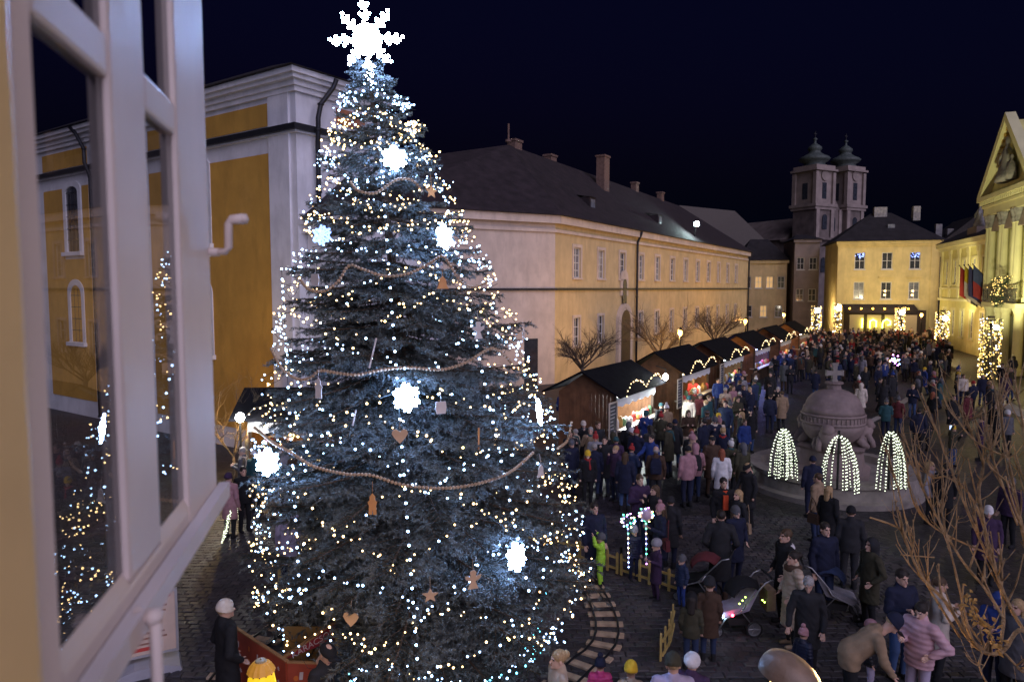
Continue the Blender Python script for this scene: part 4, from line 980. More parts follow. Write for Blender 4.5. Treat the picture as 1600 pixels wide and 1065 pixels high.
while z < TTOP.z - .12:
    zs_.append(round((z + .1) / .30) * .30 - .1 + rt.gauss(0, .035) if z < 8 else z); z += .017 + .020 * (z / TTOP.z) ** .5
for z in zs_:
    ang += gold + rt.uniform(-.3, .3); R_ = rad_at(z) * rt.uniform(.86, 1.08)
    L = max(.3, R_ * 1.04); l = min(LENS, key=lambda q: abs(q - L)); s_ = L / l
    p = axis(z) - TB + Vector((0, 0, .06 * L))
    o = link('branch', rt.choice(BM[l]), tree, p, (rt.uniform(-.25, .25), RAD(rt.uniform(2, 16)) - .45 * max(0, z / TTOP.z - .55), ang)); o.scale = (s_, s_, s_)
    nb_ += 1
print('BRANCHES', nb_)
def cone(px, py, out=0.0):
    """Point where the pixel ray meets the tree's surface."""
    d = ray(px, py); o = Vector((0, 0, H)); best = None
    for i in range(500, 1500):
        q = o + d * (i * .01 / d.y); ax = axis(q.z) if 0 < q.z < TTOP.z else axis(min(max(q.z, 0), TTOP.z))
        rr_ = math.hypot(q.x - ax.x, q.y - ax.y)
        if best is None or rr_ - rad_at(q.z) < best[0]: best = (rr_ - rad_at(q.z), q)
        if rr_ < rad_at(q.z) + out: return q
    return best[1]
def cone_a(z, a, out=0.0):
    c = axis(z); R_ = rad_at(z) + out
    return Vector((c.x + R_ * cos(a), c.y + R_ * sin(a), z))
# light strings: one zig-zag loop per tier, visible from all round
WB = emat('warm_white_bulb', (1, .66, .28), 9); CB = emat('cool_white_bulb', (.38, .62, 1), 13); TB_ = emat('turquoise_bulb', (.15, .75, 1), 7)
tiers = [(.75, .55), (1.15, .6), (1.6, .6), (2.05, .55), (2.5, .5), (2.95, .5), (3.4, .5), (3.9, .5), (4.35, .45), (4.8, .45), (5.3, .45), (5.75, .4), (6.2, .4), (6.65, .35), (7.05, .35), (7.45, .3), (7.85, .3), (8.2, .25), (8.55, .25), (8.9, .2)]
order = ['lowest', 'second', 'third', 'fourth', 'fifth', 'sixth', 'seventh', 'eighth', 'ninth', 'tenth', 'eleventh', 'twelfth', 'thirteenth', 'fourteenth', 'fifteenth', 'sixteenth', 'seventeenth', 'eighteenth', 'nineteenth', 'topmost']
rs = random.Random(17)
for k, (z0, amp) in enumerate(tiers):
    R_ = rad_at(z0); ph = rs.uniform(0, 6); nsw = max(3, int(R_ * 3.2))
    line = []
    for j in range(160):
        a = 2 * pi * j / 160
        zz = z0 + amp * (abs(sin(a * nsw / 2 + ph)) - .5) + .12 * sin(3 * a + k)
        line.append(cone_a(max(.3, zz), a, rs.uniform(-.16, .08)))
    e = empty('fairy_light_string', TB); tag(e, f'{order[k]} loop of fairy lights around the spruce counted from the ground', 'fairy lights', 'fairy light loops on the spruce')
    pts = [p - TB + Vector((rs.uniform(-.05, .05), rs.uniform(-.05, .05), rs.uniform(-.08, .08))) for p in resample(line, .12 if z0 < 7 else .10)]
    mm = (CB if k % 3 == 1 else TB_ if k == 0 else WB)
    q = [p for p in pts if rs.random() < .85 and not (p.z < 1.25 and p.x < -1.0)]; sel = [p for p in q if rs.random() < .82]; oth = [p for p in q if p not in sel]
    bulb_mesh('bulbs', sel, [rs.choice((.009, .011, .013, .017)) for _ in sel], mm, e)
    if oth: bulb_mesh('cool_bulbs', oth, [rs.uniform(.012, .019) for _ in oth], CB, e)
    b = MB(); b.tube([p - TB - Vector((0, 0, .02)) for p in line[::2]], .004, 3, 0, False); b.build('cable', WIRE, e)
# vertical cool strands
for k, (x0, x1, lab) in enumerate(((588, 652, 'cool white light strand running down the middle of the spruce'), (440, 470, 'cool white light strand down the window side of the spruce'), (700, 830, 'cool white light strand down the market side of the spruce'))):
    line = [cone(x0 + (x1 - x0) * t, (150, 420, 330)[k] + ((1030, 960, 940)[k] - (150, 420, 330)[k]) * t, .05) for t in [i / 40 for i in range(41)]]
    e = empty('fairy_light_string', TB); tag(e, lab, 'fairy lights', 'vertical light strands')
    pts = [p - TB for p in resample(line, .17)]
    bulb_mesh('bulbs', pts, .018, CB, e); b = MB(); b.tube([p - TB - Vector((0, .0, .02)) for p in line], .004, 3, 0, False); b.build('cable', WIRE, e)
# extra bulbs on the branch tips, bright spots along the right edge
# snowflakes
SNOW = emat('snowflake_white', (.30, .50, 1), 130)
SNF = mat('snowflake_frame', (.5, .55, .6), .4, .1, 5)
def snowflake(c, size, out, label, star=False, mat_=None, arms=6):
    e = empty('snowflake_light', c); q = Vector(out).to_track_quat('-Y', 'Z'); e.rotation_euler = q.to_euler()
    tag(e, label, 'star light' if star else 'snowflake light', None if star else 'lit snowflakes on the spruce')
    pts = []; fr = MB(); r = random.Random(len(label)); R_ = size / 2
    for k in range(arms):
        a = 2 * pi * k / arms + pi / 2; d = Vector((cos(a), 0, sin(a))); t = Vector((-sin(a), 0, cos(a)))
        L = R_ * (1 if not star else (1.0, .86, .98, .78, 1.05, .8, .95, .9)[k % 8])
        fr.tube([d * .0, d * L], .007, 4)
        n = max(5, int(L / .045)); pts += [d * L * (i + 1) / n + t * .02 * ((-1) ** i) for i in range(n)]
        for f_, w_ in (((.45, .34), (.72, .24)) if not star else ((.5, .15), (.74, .12))):
            for s_ in (-1, 1):
                a0, b0 = d * L * f_, d * L * (f_ + w_ * .75) + t * s_ * L * w_ * .8
                fr.tube([a0, b0], .005, 4); m_ = max(2, int((b0 - a0).length / .045)); pts += [a0.lerp(b0, (i + 1) / m_) for i in range(m_)]
    for rad_ in ((.16, .30, .42) if not star else (.08, .15, .22, .29, .35)):
        n = max(8, int(2 * pi * R_ * rad_ / .045)); pts += [Vector((R_ * rad_ * cos(2 * pi * i / n), r.uniform(-.03, .03), R_ * rad_ * sin(2 * pi * i / n))) for i in range(n)]
        fr.tube([(R_ * rad_ * cos(2 * pi * i / 18), 0, R_ * rad_ * sin(2 * pi * i / 18)) for i in range(19)], .005, 4, 0, False)
    fr.build('frame', SNF, e); bulb_mesh('bulbs', pts, .018 if not star else .028, mat_ or SNOW, e)
    return e
snowflake(at(573, 62, 10.6), 1.12, (-.1, -1, -.3), 'brilliant white snowflake star crowning the spruce top', True, emat('star_white', (.32, .50, 1), 230), 8).name = 'tree_top_star'
for px, py, sz, lab, tw2 in ((615, 248, .33, 'round lit snowflake highest on the spruce', 0), (690, 370, .34, 'lit snowflake on upper market side of the spruce', .3), (633, 620, .35, 'lit snowflake in the middle of the spruce', .35), (837, 643, .36, 'lit snowflake on the edge facing the stalls', .3), (802, 868, .36, 'lit snowflake low on the spruce above the fence', .25), (421, 720, .35, 'lit snowflake on the edge nearest the open window', .5), (506, 368, .26, 'faint bluish lit snowflake on upper church side', .3)):
    c = cone(px, py, .06); ax = axis(c.z); o_ = Vector((c.x - ax.x, c.y - ax.y, 0)).normalized(); o_ = Matrix.Rotation(tw2, 3, 'Z') @ o_
    snowflake(c + o_ * .05, sz, o_ + Vector((0, 0, .15)), lab, False, emat('snowflake_blue', (.25, .42, 1), 3) if 'faint' in lab else None)
# bead garlands
BEAD = mat('wooden_bead', (.42, .28, .17), .6, .2, 8)
GAR = [('upper bead garland dipping below the highest snowflake', [(548, 285), (560, 298), (585, 302), (605, 290), (622, 280), (645, 282), (660, 300)]),
       ('bead garland sagging in two loops across the upper spruce', [(470, 438), (483, 452), (505, 455), (528, 440), (545, 415), (565, 420), (600, 431), (635, 428), (665, 415), (690, 400), (702, 412), (720, 440), (740, 448), (762, 440)]),
       ('bead garland swagged across the middle of the spruce', [(424, 545), (440, 575), (465, 592), (485, 590), (500, 579), (530, 583), (560, 585), (600, 577), (640, 574), (690, 577), (730, 565), (765, 545), (785, 552), (800, 568)]),
       ('lowest bead garland hanging across the broad lower spruce', [(398, 668), (425, 690), (455, 707), (490, 728), (540, 740), (580, 742), (625, 756), (675, 762), (720, 760), (765, 750), (800, 735), (835, 705)]),
       ('short bead garland end dangling over the market side', [(872, 700), (885, 690), (890, 675), (893, 658)])]
for lab, pp in GAR:
    line = catmull([cone(x, y, .07) for x, y in pp], 10); e = empty('bead_garland', TB); tag(e, lab, 'garland', 'wooden bead garlands')
    pts = [p - TB for p in resample(line, .048)]
    bulb_mesh('beads', pts, .0255, BEAD, e); b = MB(); b.tube(pts, .006, 4, 0, False); b.build('cord', BEAD, e)
# wooden ornaments
WO = mat('plywood_ornament', (.55, .36, .22), .7, .12, 6); WP = mat('pale_ornament', (.62, .56, .52), .6, .1, 6); OO = mat('orange_ornament', (.60, .28, .10), .6, .1, 6)
heart = [(.0, -.11), (.07, -.03), (.105, .035), (.09, .085), (.05, .10), (.0, .06), (-.05, .10), (-.09, .085), (-.105, .035), (-.07, -.03)]
angel = [(-.07, -.12), (.07, -.12), (.03, -.01), (.10, .03), (.11, .08), (.04, .06), (.035, .09), (.045, .12), (.02, .15), (-.02, .15), (-.045, .12), (-.035, .09), (-.04, .06), (-.11, .08), (-.10, .03), (-.03, -.01)]
starp = [((.11 if k % 2 == 0 else .05) * sin(pi * k / 5), (.11 if k % 2 == 0 else .05) * cos(pi * k / 5)) for k in range(10)]
pot = [(-.06, -.09), (.06, -.09), (.075, 0), (.065, .09), (-.065, .09), (-.075, 0)]
bell = [(-.09, -.09), (.09, -.09), (.06, -.03), (.05, .05), (.0, .11), (-.05, .05), (-.06, -.03)]
man = [(-.05, -.16), (-.01, -.16), (0, -.08), (.01, -.16), (.05, -.16), (.045, -.03), (.06, .02), (.035, .05), (.035, .1), (.0, .15), (-.035, .1), (-.035, .05), (-.06, .02), (-.045, -.03)]
for px, py, poly, m_, lab in ((495, 437, pot, WP, 'pale pot-shaped ornament on the upper church side'), (690, 442, bell, OO, 'orange bell ornament below the upper snowflake'), (745, 517, angel, WP, 'pale angel ornament near the market edge'), (688, 636, pot, WP, 'pale round ornament right of the middle snowflake'), (625, 680, heart, WO, 'wooden heart ornament below the middle snowflake'), (583, 785, man, OO, 'orange wooden figure ornament on the lower spruce'), (738, 905, angel, WO, 'wooden angel ornament left of the lowest snowflake'), (672, 928, starp, WO, 'wooden star ornament low in the spruce'), (500, 605, man, WP, 'pale figure ornament under the middle garland'), (815, 522, starp, WP, 'pale star ornament on the market edge'), (842, 735, bell, WP, 'pale bell ornament below the edge snowflake'), (550, 965, heart, WO, 'wooden heart ornament lowest in the spruce'), (672, 300, starp, OO, 'small orange star ornament near the top')):
    c = cone(px, py, .05); ax = axis(c.z); o_ = Vector((c.x - ax.x, c.y - ax.y, 0)).normalized()
    b = MB(); b.prism([(x * .95, z * .85) for x, z in poly], -.008, .008); b.tube([(0, 0, max(z for _, z in poly) - .01), (0, .02, max(z for _, z in poly) + .12)], .003, 3)
    o = b.build('hanging_ornament', m_, None, c + o_ * .03, Vector(o_).to_track_quat('-Y', 'Z').to_euler()); tag(o, lab, 'ornament', 'wooden ornaments')
for px, py, px2, py2, lab in ((588, 528, 577, 575, 'pale stick ornament above the middle garland'), (748, 668, 748, 702, 'brown stick ornament right of the heart'), (556, 640, 551, 665, 'thin pale stick ornament left of the heart')):
    b = MB(); a_ = cone(px, py, .06); c_ = cone(px2, py2, .06); b.tube([a_, c_], .012, 6); o = b.build('hanging_stick', WP if 'pale' in lab else OO); tag(o, lab, 'ornament', 'stick ornaments')

# ------------------------------------------------------------------ little railway, fence, small shrub with lights
RAIL = mat('rail_iron', (.02, .02, .024), .5, .2, 5, 0, 40, .5); SLP = mat('railway_sleeper_wood', (.46, .33, .22), .8, .35, 5, .4, 30)
tl = catmull([(1.25, 15.4, 0), (1.65, 14.0, 0), (1.74, 12.6, 0), (1.53, 11.75, 0), (1.13, 11.2, 0), (.5, 10.2, 0), (-.6, 8.4, 0), (-2.4, 8.0, 0), (-4.2, 9.2, 0), (-4.5, 11.4, 0), (-3.6, 13.6, 0), (-1.6, 15.6, 0), (.2, 16.1, 0)], 10, True)
rw = empty('miniature_railway', (TB.x, TB.y, 0)); tag(rw, 'narrow play railway with wooden sleepers curving round the spruce', 'railway')
tl.append(tl[0]); sl = resample(tl, .40); b = MB()
dirs = [(sl[(i + 1) % len(sl)] - sl[i - 1]).normalized() for i in range(len(sl))]
for s_ in (-.2, .2): b.tube([p + Vector((-d.y, d.x, 0)) * s_ + Vector((-TB.x, -TB.y, .082)) for p, d in zip(sl, dirs)], .022, 6)
b.build('rails', RAIL, rw)
sb = MB(); sb.box(-.075, .075, -.30, .30, .023, .06); sme = None
for p, d in zip(sl, dirs):
    if sme is None: o = sb.build('sleeper', SLP, rw); sme = o.data
    else: o = link('sleeper', sme, rw)
    o.location = (p.x - TB.x, p.y - TB.y, 0); o.rotation_euler = (0, 0, math.atan2(d.y, d.x))
FEN = mat('yellow_picket_wood', (.50, .36, .12), .7, .25, 6, .3, 30)
def fence(label, pts):
    a0 = Vector(pts[0]); e = empty('picket_fence', a0); tag(e, label, 'fence', 'low fences round the spruce')
    for a, c in zip(pts, pts[1:]):
        a = Vector(a); c = Vector(c); d = (c - a); L = d.length; rz = math.atan2(d.y, d.x); n = max(2, int(L / .235))
        for z in (.12, .36):
            b = MB(); b.box(0.01, L - .01, -.012, .012, z - .025, z + .025); b.build('rail', FEN, e, a - a0, (0, 0, rz))
        b = MB(); b.prism([(-.028, .02), (.028, .02), (.028, .47), (0, .50), (-.028, .47)], -.04, -.014); me = None
        for k in range(n + 1):
            p = a + d * (k / n) - a0
            if me is None: o = b.build('picket', FEN, e); me = o.data
            else: o = link('picket', me, e)
            o.location = p; o.rotation_euler = (0, 0, rz)
fence('low yellow picket fence from the spruce to the pushchairs', [(.3, 16.4, 0), (1.55, 15.75, 0), (2.3, 15.05, 0)])
fence('low yellow picket fence in front of the child in blue', [(2.38, 14.98, 0), (3.4, 14.0, 0)])
fence('low yellow picket fence beside the child in dark olive', [(2.95, 12.5, 0), (2.75, 11.9, 0), (2.5, 11.4, 0)])
fence('low yellow picket fence behind the spruce', [(-1.5, 17.0, 0), (-3.4, 16.2, 0), (-4.9, 14.6, 0)])
b = MB(); b.tube([(2.36, 15.0, 0), (2.36, 15.0, .62)], .035, 8); o = b.build('bollard_post', IRON); tag(o, 'dark slim post between the two fence panels', 'post')
# white lights wrapped on little leafless bushes on the left
for i, (px, py, hpx, lab) in enumerate(((376, 822, 70, 'thin upright bush wrapped in white lights by the dark path'), (346, 850, 60, 'slanting twig bush with white lights under the window corner'))):
    p = on(px, py); e = empty('lit_bush', (p.x, p.y, 0)); tag(e, lab, 'lit bush', 'small lit bushes'); r = random.Random(i + 60)
    hgt = hpx * p.y / F * .95; b = MB(); pts = []
    for k in range(5):
        d = Vector((r.uniform(-.12, .12) + (.25 if i else 0), r.uniform(-.1, .1), hgt * r.uniform(.8, 1)))
        l_ = catmull([(0, 0, 0), d * .5 + Vector((r.uniform(-.05, .05), 0, 0)), d], 8); b.tube(l_, .008, 4); pts += [q + Vector((r.uniform(-.02, .02), r.uniform(-.02, .02), 0)) for q in resample(l_, .05)]
    b.build('twigs', BARK, e); bulb_mesh('bulbs', pts[4:], .014, JET, e)
# ------------------------------------------------------------------ the open casement window beside the camera
PAINT = mat('white_window_paint', (.78, .65, .58), .5, .10, 3, .06, 240)
D2 = 1.5; aw_ = RAD(-12.3); ex_ = Vector((math.sin(aw_), math.cos(aw_), 0))       # along the sash, away from the hinge
far = Vector((-.633, D2, H))
sa = empty('window_sash', far, math.atan2(-ex_.y, -ex_.x)); tag(sa, 'open white casement window sash with six panes close to the camera', 'window')
# local x runs from the free edge back to the hinge; -y is the face turned to the square
sgn = -1.0
Mloc = Matrix.Rotation(math.atan2(-ex_.y, -ex_.x), 3, 'Z'); nrm = Mloc @ Vector((0, 1, 0)); sgn = 1.0 if nrm.x > 0 else -1.0   # face toward +X
def yb(b, x0, x1, a, c, z0, z1):
    ya, yc = sorted((-a * sgn, -c * sgn)); b.box(x0, x1, ya, yc, z0, z1)
TH = .030; RC = .010
def member(nm, x0, x1, z0, z1, dp=0.0):
    b = MB(); yb(b, x0, x1, dp, TH - dp, z0, z1); o = b.build(nm, PAINT, sa)
    bv = o.modifiers.new('soft_edge', 'BEVEL'); bv.width = .007; bv.segments = 2
    return o
S = [.0, .254, .438, .595, .817, .852]
ZB, ZT, ZM0, ZM1 = -.46, 1.25, .262, .318
member('free_stile', S[0], S[1], ZB, ZT); member('hinge_stile', S[4], S[5], ZB, ZT); member('middle_stile', S[2], S[3], -.392, ZT, .0005)
member('bottom_rail', S[1] + .0005, S[4] - .0005, ZB, -.393, .001); member('top_rail', S[1] + .0005, S[4] - .0005, ZT - .1, ZT, .001)
for a, c in ((S[1], S[2]), (S[3], S[4])):
    member('glazing_bar', a + .0005, c - .0005, ZM0, ZM1, .0015)
    member('glazing_bar', a + .0005, c - .0005, .80, .862, .0015)
    for z0, z1 in ((-.393, ZM0), (ZM1, .80), (.862, ZT - .1)):
        b = MB(); q = [(a, -RC * sgn, z0), (c, -RC * sgn, z0), (c, -RC * sgn, z1), (a, -RC * sgn, z1)]; b.add(q, [(0, 1, 2, 3) if sgn < 0 else (3, 2, 1, 0)]); b.build('glass_pane', glassmat('window_glass'), sa)
    # sloping putty bead under the lower panes
    b = MB(); yc0, yc1 = 0.002, RC
    b.add([(a, -yc0 * sgn, -.393), (c, -yc0 * sgn, -.393), (c, -yc1 * sgn, -.393), (a, -yc1 * sgn, -.393), (c, -yc1 * sgn, -.376), (a, -yc1 * sgn, -.376)], [(0, 1, 4, 5), (0, 3, 2, 1), (3, 5, 4, 2), (0, 5, 3), (1, 2, 4)]); b.build('putty_bead', PAINT, sa)
b = MB(); yb(b, S[0] - .018, S[5], -.022, -.001, ZB + .008, ZB + .04); b.build('drip_moulding', PAINT, sa)
# handle on the free edge
hb = MB(); hp = [at(331, 394, D2), at(352, 393, D2), at(357, 386, D2 - .002), at(357, 350, D2 - .002), at(362, 343, D2), at(380, 342, D2)]
Minv = (Matrix.Translation(far) @ Matrix.Rotation(sa.rotation_euler[2], 4, 'Z')).inverted()
hb.tube([Minv @ p for p in hp], [.0072, .0072, .0084, .0084, .010, .0112], 10); hb.ico(Minv @ hp[-1], .0124); hb.lathe([(.016, -.008), (.016, .008)], 10, 0, Minv @ hp[0])
hb.build('window_handle', PAINT, sa, smooth=True)
# hook stay under the bottom rail
kb = MB(); ks = .60; kp = far - ex_ * ks + Vector((.03, -.008, 0))
kb.tube([Minv @ (kp + Vector((-.02, 0, ZB + .04))), Minv @ (kp + Vector((.006, 0, ZB + .02))), Minv @ (kp + Vector((.002, 0, ZB - .4)))], [.009, .008, .0075], 8); kb.ico(Minv @ (kp + Vector((0.004, 0, ZB + .03))), .014)
kb.build('hook_stay', PAINT, sa, smooth=True)
# fixed window frame beside the camera
b = MB(); wf = empty('window_frame', (-.408, .60, H - .9)); tag(wf, 'fixed window jamb, coloured as warmly lit, out of focus at the left edge', 'window frame')
b.box(-.10, .0, -.30, .0, 0, 1.8); o = b.build('jamb', mat('warm_lit_jamb_paint', (.80, .56, .25), .5, .06, 9), wf)  # warm cream of the room light is put into the jamb colour
bv = o.modifiers.new('soft_edge', 'BEVEL'); bv.width = .008; bv.segments = 2
b = MB(); b.box(-.12, -.02, .002, .05, 0, 1.8); o = b.build('rebate', PAINT, wf)
b = MB(); b.box(-.4, -.002, -.22, .055, .30, .42); o = b.build('sill', mat('grey_sill_paint', (.30, .29, .33), .6, .08, 6), wf, (.062, .0, 0))

# ------------------------------------------------------------------ lit lantern and unlit lamp hood below the window
LB = mat('brass_lamp_cap', (.42, .30, .14), .5, .15, 8)
lp = at(408, 1046, 6.6); la = empty('street_lantern', (lp.x, lp.y, 0)); tag(la, 'glowing yellow lantern with pleated cap before the red panels', 'lantern')
z0 = lp.z; n = 20
def pleat(prof, m=28, amp=.05):
    b = MB(); vs_ = []
    for r_, z in prof:
        for k in range(m): q = r_ * (1 + amp * cos(k * pi)); a = 2 * pi * k / m; vs_.append((q * cos(a), q * sin(a), z))
    fs = [(i * m + k, i * m + (k + 1) % m, (i + 1) * m + (k + 1) % m, (i + 1) * m + k) for i in range(len(prof) - 1) for k in range(m)]
    fs.append(tuple(range((len(prof) - 1) * m, len(prof) * m))); b.add(vs_, fs); return b
pleat([(.175, z0 - .46), (.145, z0 - .2), (.11, z0 + .0)], 28, .02).build('lit_shade', emat('yellow_lantern_glow', (1, .66, .02), .85), la)
pleat([(.132, z0 - .01), (.115, z0 + .03), (.08, z0 + .075), (.055, z0 + .088)], 28, .03).build('pleated_cap', emat('amber_lantern_cap', (1, .45, .05), .22), la)
b = MB(); b.lathe([(.056, z0 + .088), (.052, z0 + .10), (.02, z0 + .106)], 16); b.ico((0, 0, z0 + .11), .01); b.build('top_disc', LB, la)
b = MB(); b.tube([(0, 0, 0), (0, 0, z0 - .36)], .04, 8); b.lathe([(.12, 0), (.1, .3), (.05, .5)], 12); b.build('post', IRON, la)
b = MB()
for k in range(14): a = 2 * pi * k / 14; b.ico((.134 * cos(a), .134 * sin(a), z0 - .012), .007)
b.build('bead_trim', IRON, la)
point_light('lantern_light', (.0, .45, z0 - .3), 22, (1, .62, .15), .1, la)
hp_ = at(1238, 1030, 5.2); ho = empty('lamp_hood', (hp_.x, hp_.y, 0)); tag(ho, 'smooth brown lamp hood seen from above at the bottom edge', 'street lamp')
z0 = hp_.z - .16; b = MB(); m = 28; rings = [(.24, -.02), (.245, .02), (.235, .08), (.20, .135), (.14, .165), (.06, .178), (.01, .18)]; vs_ = []
for r_, z in rings:
    for k in range(m):
        a = 2 * pi * k / m; ux, uy = cos(a), sin(a); bump_ = .02 * max(0, -ux) - .045 * max(0, ux) ** 2 * r_ / .24
        vs_.append((r_ * ux * 1.0 - .02, r_ * uy * .9, z0 + z + bump_ ))
fs = [(i * m + k, i * m + (k + 1) % m, (i + 1) * m + (k + 1) % m, (i + 1) * m + k) for i in range(len(rings) - 1) for k in range(m)]; fs.append(tuple(range((len(rings) - 1) * m, len(rings) * m)))
b.add(vs_, fs); hd = b.build('hood', mat('brown_enamel', (.24, .16, .11), .42, .3, 6, .3, 20), ho, smooth=True); hd.matrix_basis = Matrix.Translation((0, 0, z0)) @ Matrix.Rotation(RAD(17), 4, 'Y') @ Matrix.Translation((0, 0, -z0)); sbm = hd.modifiers.new('smooth', 'SUBSURF'); sbm.levels = 1; sbm.render_levels = 1
b = MB(); b.tube([(0, 0, 0), (0, 0, z0 - .1)], .05, 10); b.build('post', IRON, ho)
b = MB(); b.lathe([(.05, z0 - .14), (.15, z0 - .08), (.16, z0 - .03)], 14); b.build('lamp_bowl', emat('lamp_bowl_glow', (1, .6, .2), 6), ho, smooth=True)
point_light('hood_lamp_light', (.30, .12, z0 - .06), 42, (1, .58, .22), .12, ho)

# ------------------------------------------------------------------ red painted booth walls
RED = mat('red_booth_paint', (.36, .06, .028), .55, .18, 4, .15, 30); REDD = mat('deep_red_sign', (.30, .025, .035), .5, .12, 4); PRN = mat('printed_pale', (.62, .52, .5), .7, .1, 9); PRO = mat('printed_orange', (.62, .16, .03), .7, .1, 9); EDGE = mat('booth_edge_wood', (.40, .20, .08), .7, .2, 6)
bo = empty('red_booth', (on(450, 1060).x, 10.6, 0)); tag(bo, 'red painted booth panels with printed ornaments and slanted sign', 'booth'); B_ = Vector(bo.location)
def panel(nm, p0, p1, zt0, zt1, zb, m, t=.03, prints=0, seed=0):
    a = Vector((p0[0], p0[1], 0)); c = Vector((p1[0], p1[1], 0)); d = c - a; L = d.length; rz = math.atan2(d.y, d.x)
    b = MB(); b.prism([(0, zb), (L, zb), (L, zt1), (0, zt0)], 0, t); o = b.build(nm, m, bo, a - B_, (0, 0, rz))
    b = MB(); b.prism([(-.01, zt0 + .001), (L + .01, zt1 + .001), (L + .01, zt1 + .022), (-.01, zt0 + .022)], -.01, t + .01); b.build('edge_strip', EDGE, o)
    r = random.Random(seed); pr = MB(); po_ = MB()
    for k in range(prints):
        x = L * (k % 6 + .6) / 6.4 + r.uniform(-.04, .04); zt = zt0 + (zt1 - zt0) * x / L; z = zt - .17 - .2 * (k // 6) - r.uniform(0, .05)
        s_ = r.uniform(.035, .06); q = MB() if False else (pr if k % 2 else po_)
        sh = r.choice((0, 1, 2))
        if sh == 0: poly = [(x + s_ * cos(2 * pi * i / 10), z + s_ * 1.1 * sin(2 * pi * i / 10)) for i in range(10)]
        elif sh == 1: poly = [(x - s_ * .6, z - s_), (x + s_ * .3, z - s_), (x + s_ * .5, z + s_), (x - s_ * .4, z + s_)]
        else: poly = [(x + (s_ if i % 2 else s_ * .45) * cos(2 * pi * i / 12), z + (s_ if i % 2 else s_ * .45) * sin(2 * pi * i / 12)) for i in range(12)]
        q.prism(poly, -.004, -.001)
    if prints: pr.build('pale_print', PRN, o); po_.build('orange_print', PRO, o)
    return o, L, rz
pA = at(352, 972, 10.9); pB = at(446, 1033, 9.6); pC = at(555, 1042, 9.7)
panel('side_panel', (pA.x, pA.y), (pB.x, pB.y), pA.z, pB.z, .05, RED, .03, 14, 1)
panel('front_panel', (pB.x + .03, pB.y), (pC.x - .15, pC.y), pB.z - .02, pC.z + .03, .05, RED, .03, 8, 2)
s0 = at(442, 1031, 9.75); s1 = at(520, 976, 10.3); sd = Vector((s1.x - s0.x, s1.y - s0.y, 0)); L = sd.length; rz = math.atan2(sd.y, sd.x)
zrise = s1.z - s0.z
b = MB(); b.prism([(0, 0), (L, zrise - .24), (L + .14, zrise - .16), (L + .14, zrise), (L, zrise + .01)], 0, .03); sg = b.build('slanted_sign', REDD, bo, Vector((s0.x, s0.y, s0.z)) - B_, (0, 0, rz))
text_mesh('lettering', 'KARÁCSONY', .135, PRN, sg, (L * .66, -.004, zrise * .66 - .07), (pi / 2, -math.atan2(zrise - .08, L), 0), .002)
b = MB(); b.prism([(-.02, .001), (L, zrise + .012), (L + .15, zrise + .002), (L + .15, zrise + .025), (L, zrise + .04), (-.02, .03)], -.012, .042); b.build('edge_strip', EDGE, sg)
q0 = at(530, 1010, 10.2); b = MB(); b.box(-.045, .045, -.03, .03, 0, q0.z + .28); b.build('corner_post', FEN, bo, (q0.x - B_.x, q0.y - B_.y, 0))
b = MB(); b.box(-.9, .1, -.02, .0, .1, q0.z + .2); b.build('inner_wall', mat('booth_inner_wood', (.30, .17, .05), .7, .2, 5), bo, (q0.x - B_.x + .0, q0.y - B_.y + .25, 0))
# notice board on a weighted foot under the sash
nbp = on(232, 1046); ns = empty('notice_board', (nbp.x, nbp.y, 0), RAD(28)); tag(ns, 'cream notice board with red print on a grey weighted foot', 'sign')
b = MB(); b.box(-.42, .42, -.02, .02, .28, 1.25); b.build('panel', mat('cream_poster', (.56, .42, .34), .7, .08, 5), ns)
b = MB()
for x0, x1, z0_, z1_ in ((-.46, -.421, .24, 1.29), (.421, .46, .24, 1.29), (-.42, .42, 1.2505, 1.29), (-.42, .42, .24, .2795)): b.box(x0, x1, -.03, .03, z0_, z1_)
b.build('frame', mat('aluminium_frame', (.45, .44, .46), .4, .1, 5, 0, 40, .6), ns)
b = MB(); b.prism([(-.5, 0), (.5, 0), (.46, .09), (.2, .16), (-.2, .16), (-.46, .09)], -.28, .28); b.build('foot', mat('grey_plastic_foot', (.33, .32, .36), .6, .1, 5), ns)
b = MB(); r = random.Random(1)
for k in range(9): b.box(-.34, r.uniform(.1, .34), -.024, -.021, 1.12 - k * .085, 1.15 - k * .085)
b.build('print_lines', mat('brown_print', (.28, .14, .10), .8), ns)
b = MB(); b.box(-.36, .2, -.024, -.021, .34, .40); b.box(-.36, .36, -.024, -.021, 1.175, 1.225); b.build('red_print', mat('red_print', (.45, .05, .04), .8), ns)
# ------------------------------------------------------------------ people
def s_caps(P, a, b, ra, rb, sc=None):
    a = np.asarray(a, float); b = np.asarray(b, float)
    if sc is not None:
        sc = np.asarray(sc, float); P = P / sc; a = a / sc; b = b / sc
    ab = b - a; t = np.clip(((P - a) @ ab) / max(ab @ ab, 1e-9), 0, 1)
    d = P - (a + t[..., None] * ab)
    return np.sqrt((d * d).sum(-1)) - (ra + (rb - ra) * t)
def s_ell(P, c, r):
    c = np.asarray(c, float); r = np.asarray(r, float); q = (P - c) / r
    k0 = np.sqrt((q * q).sum(-1)); k1 = np.sqrt(((q / r) ** 2).sum(-1)) + 1e-9
    return k0 * (k0 - 1) / k1
def smin(a, b, k):
    h = np.clip(.5 + .5 * (b - a) / k, 0, 1)
    return b + (a - b) * h - k * h * (1 - h)
CORN = np.array([(0, 0, 0), (1, 0, 0), (0, 1, 0), (1, 1, 0), (0, 0, 1), (1, 0, 1), (0, 1, 1), (1, 1, 1)])
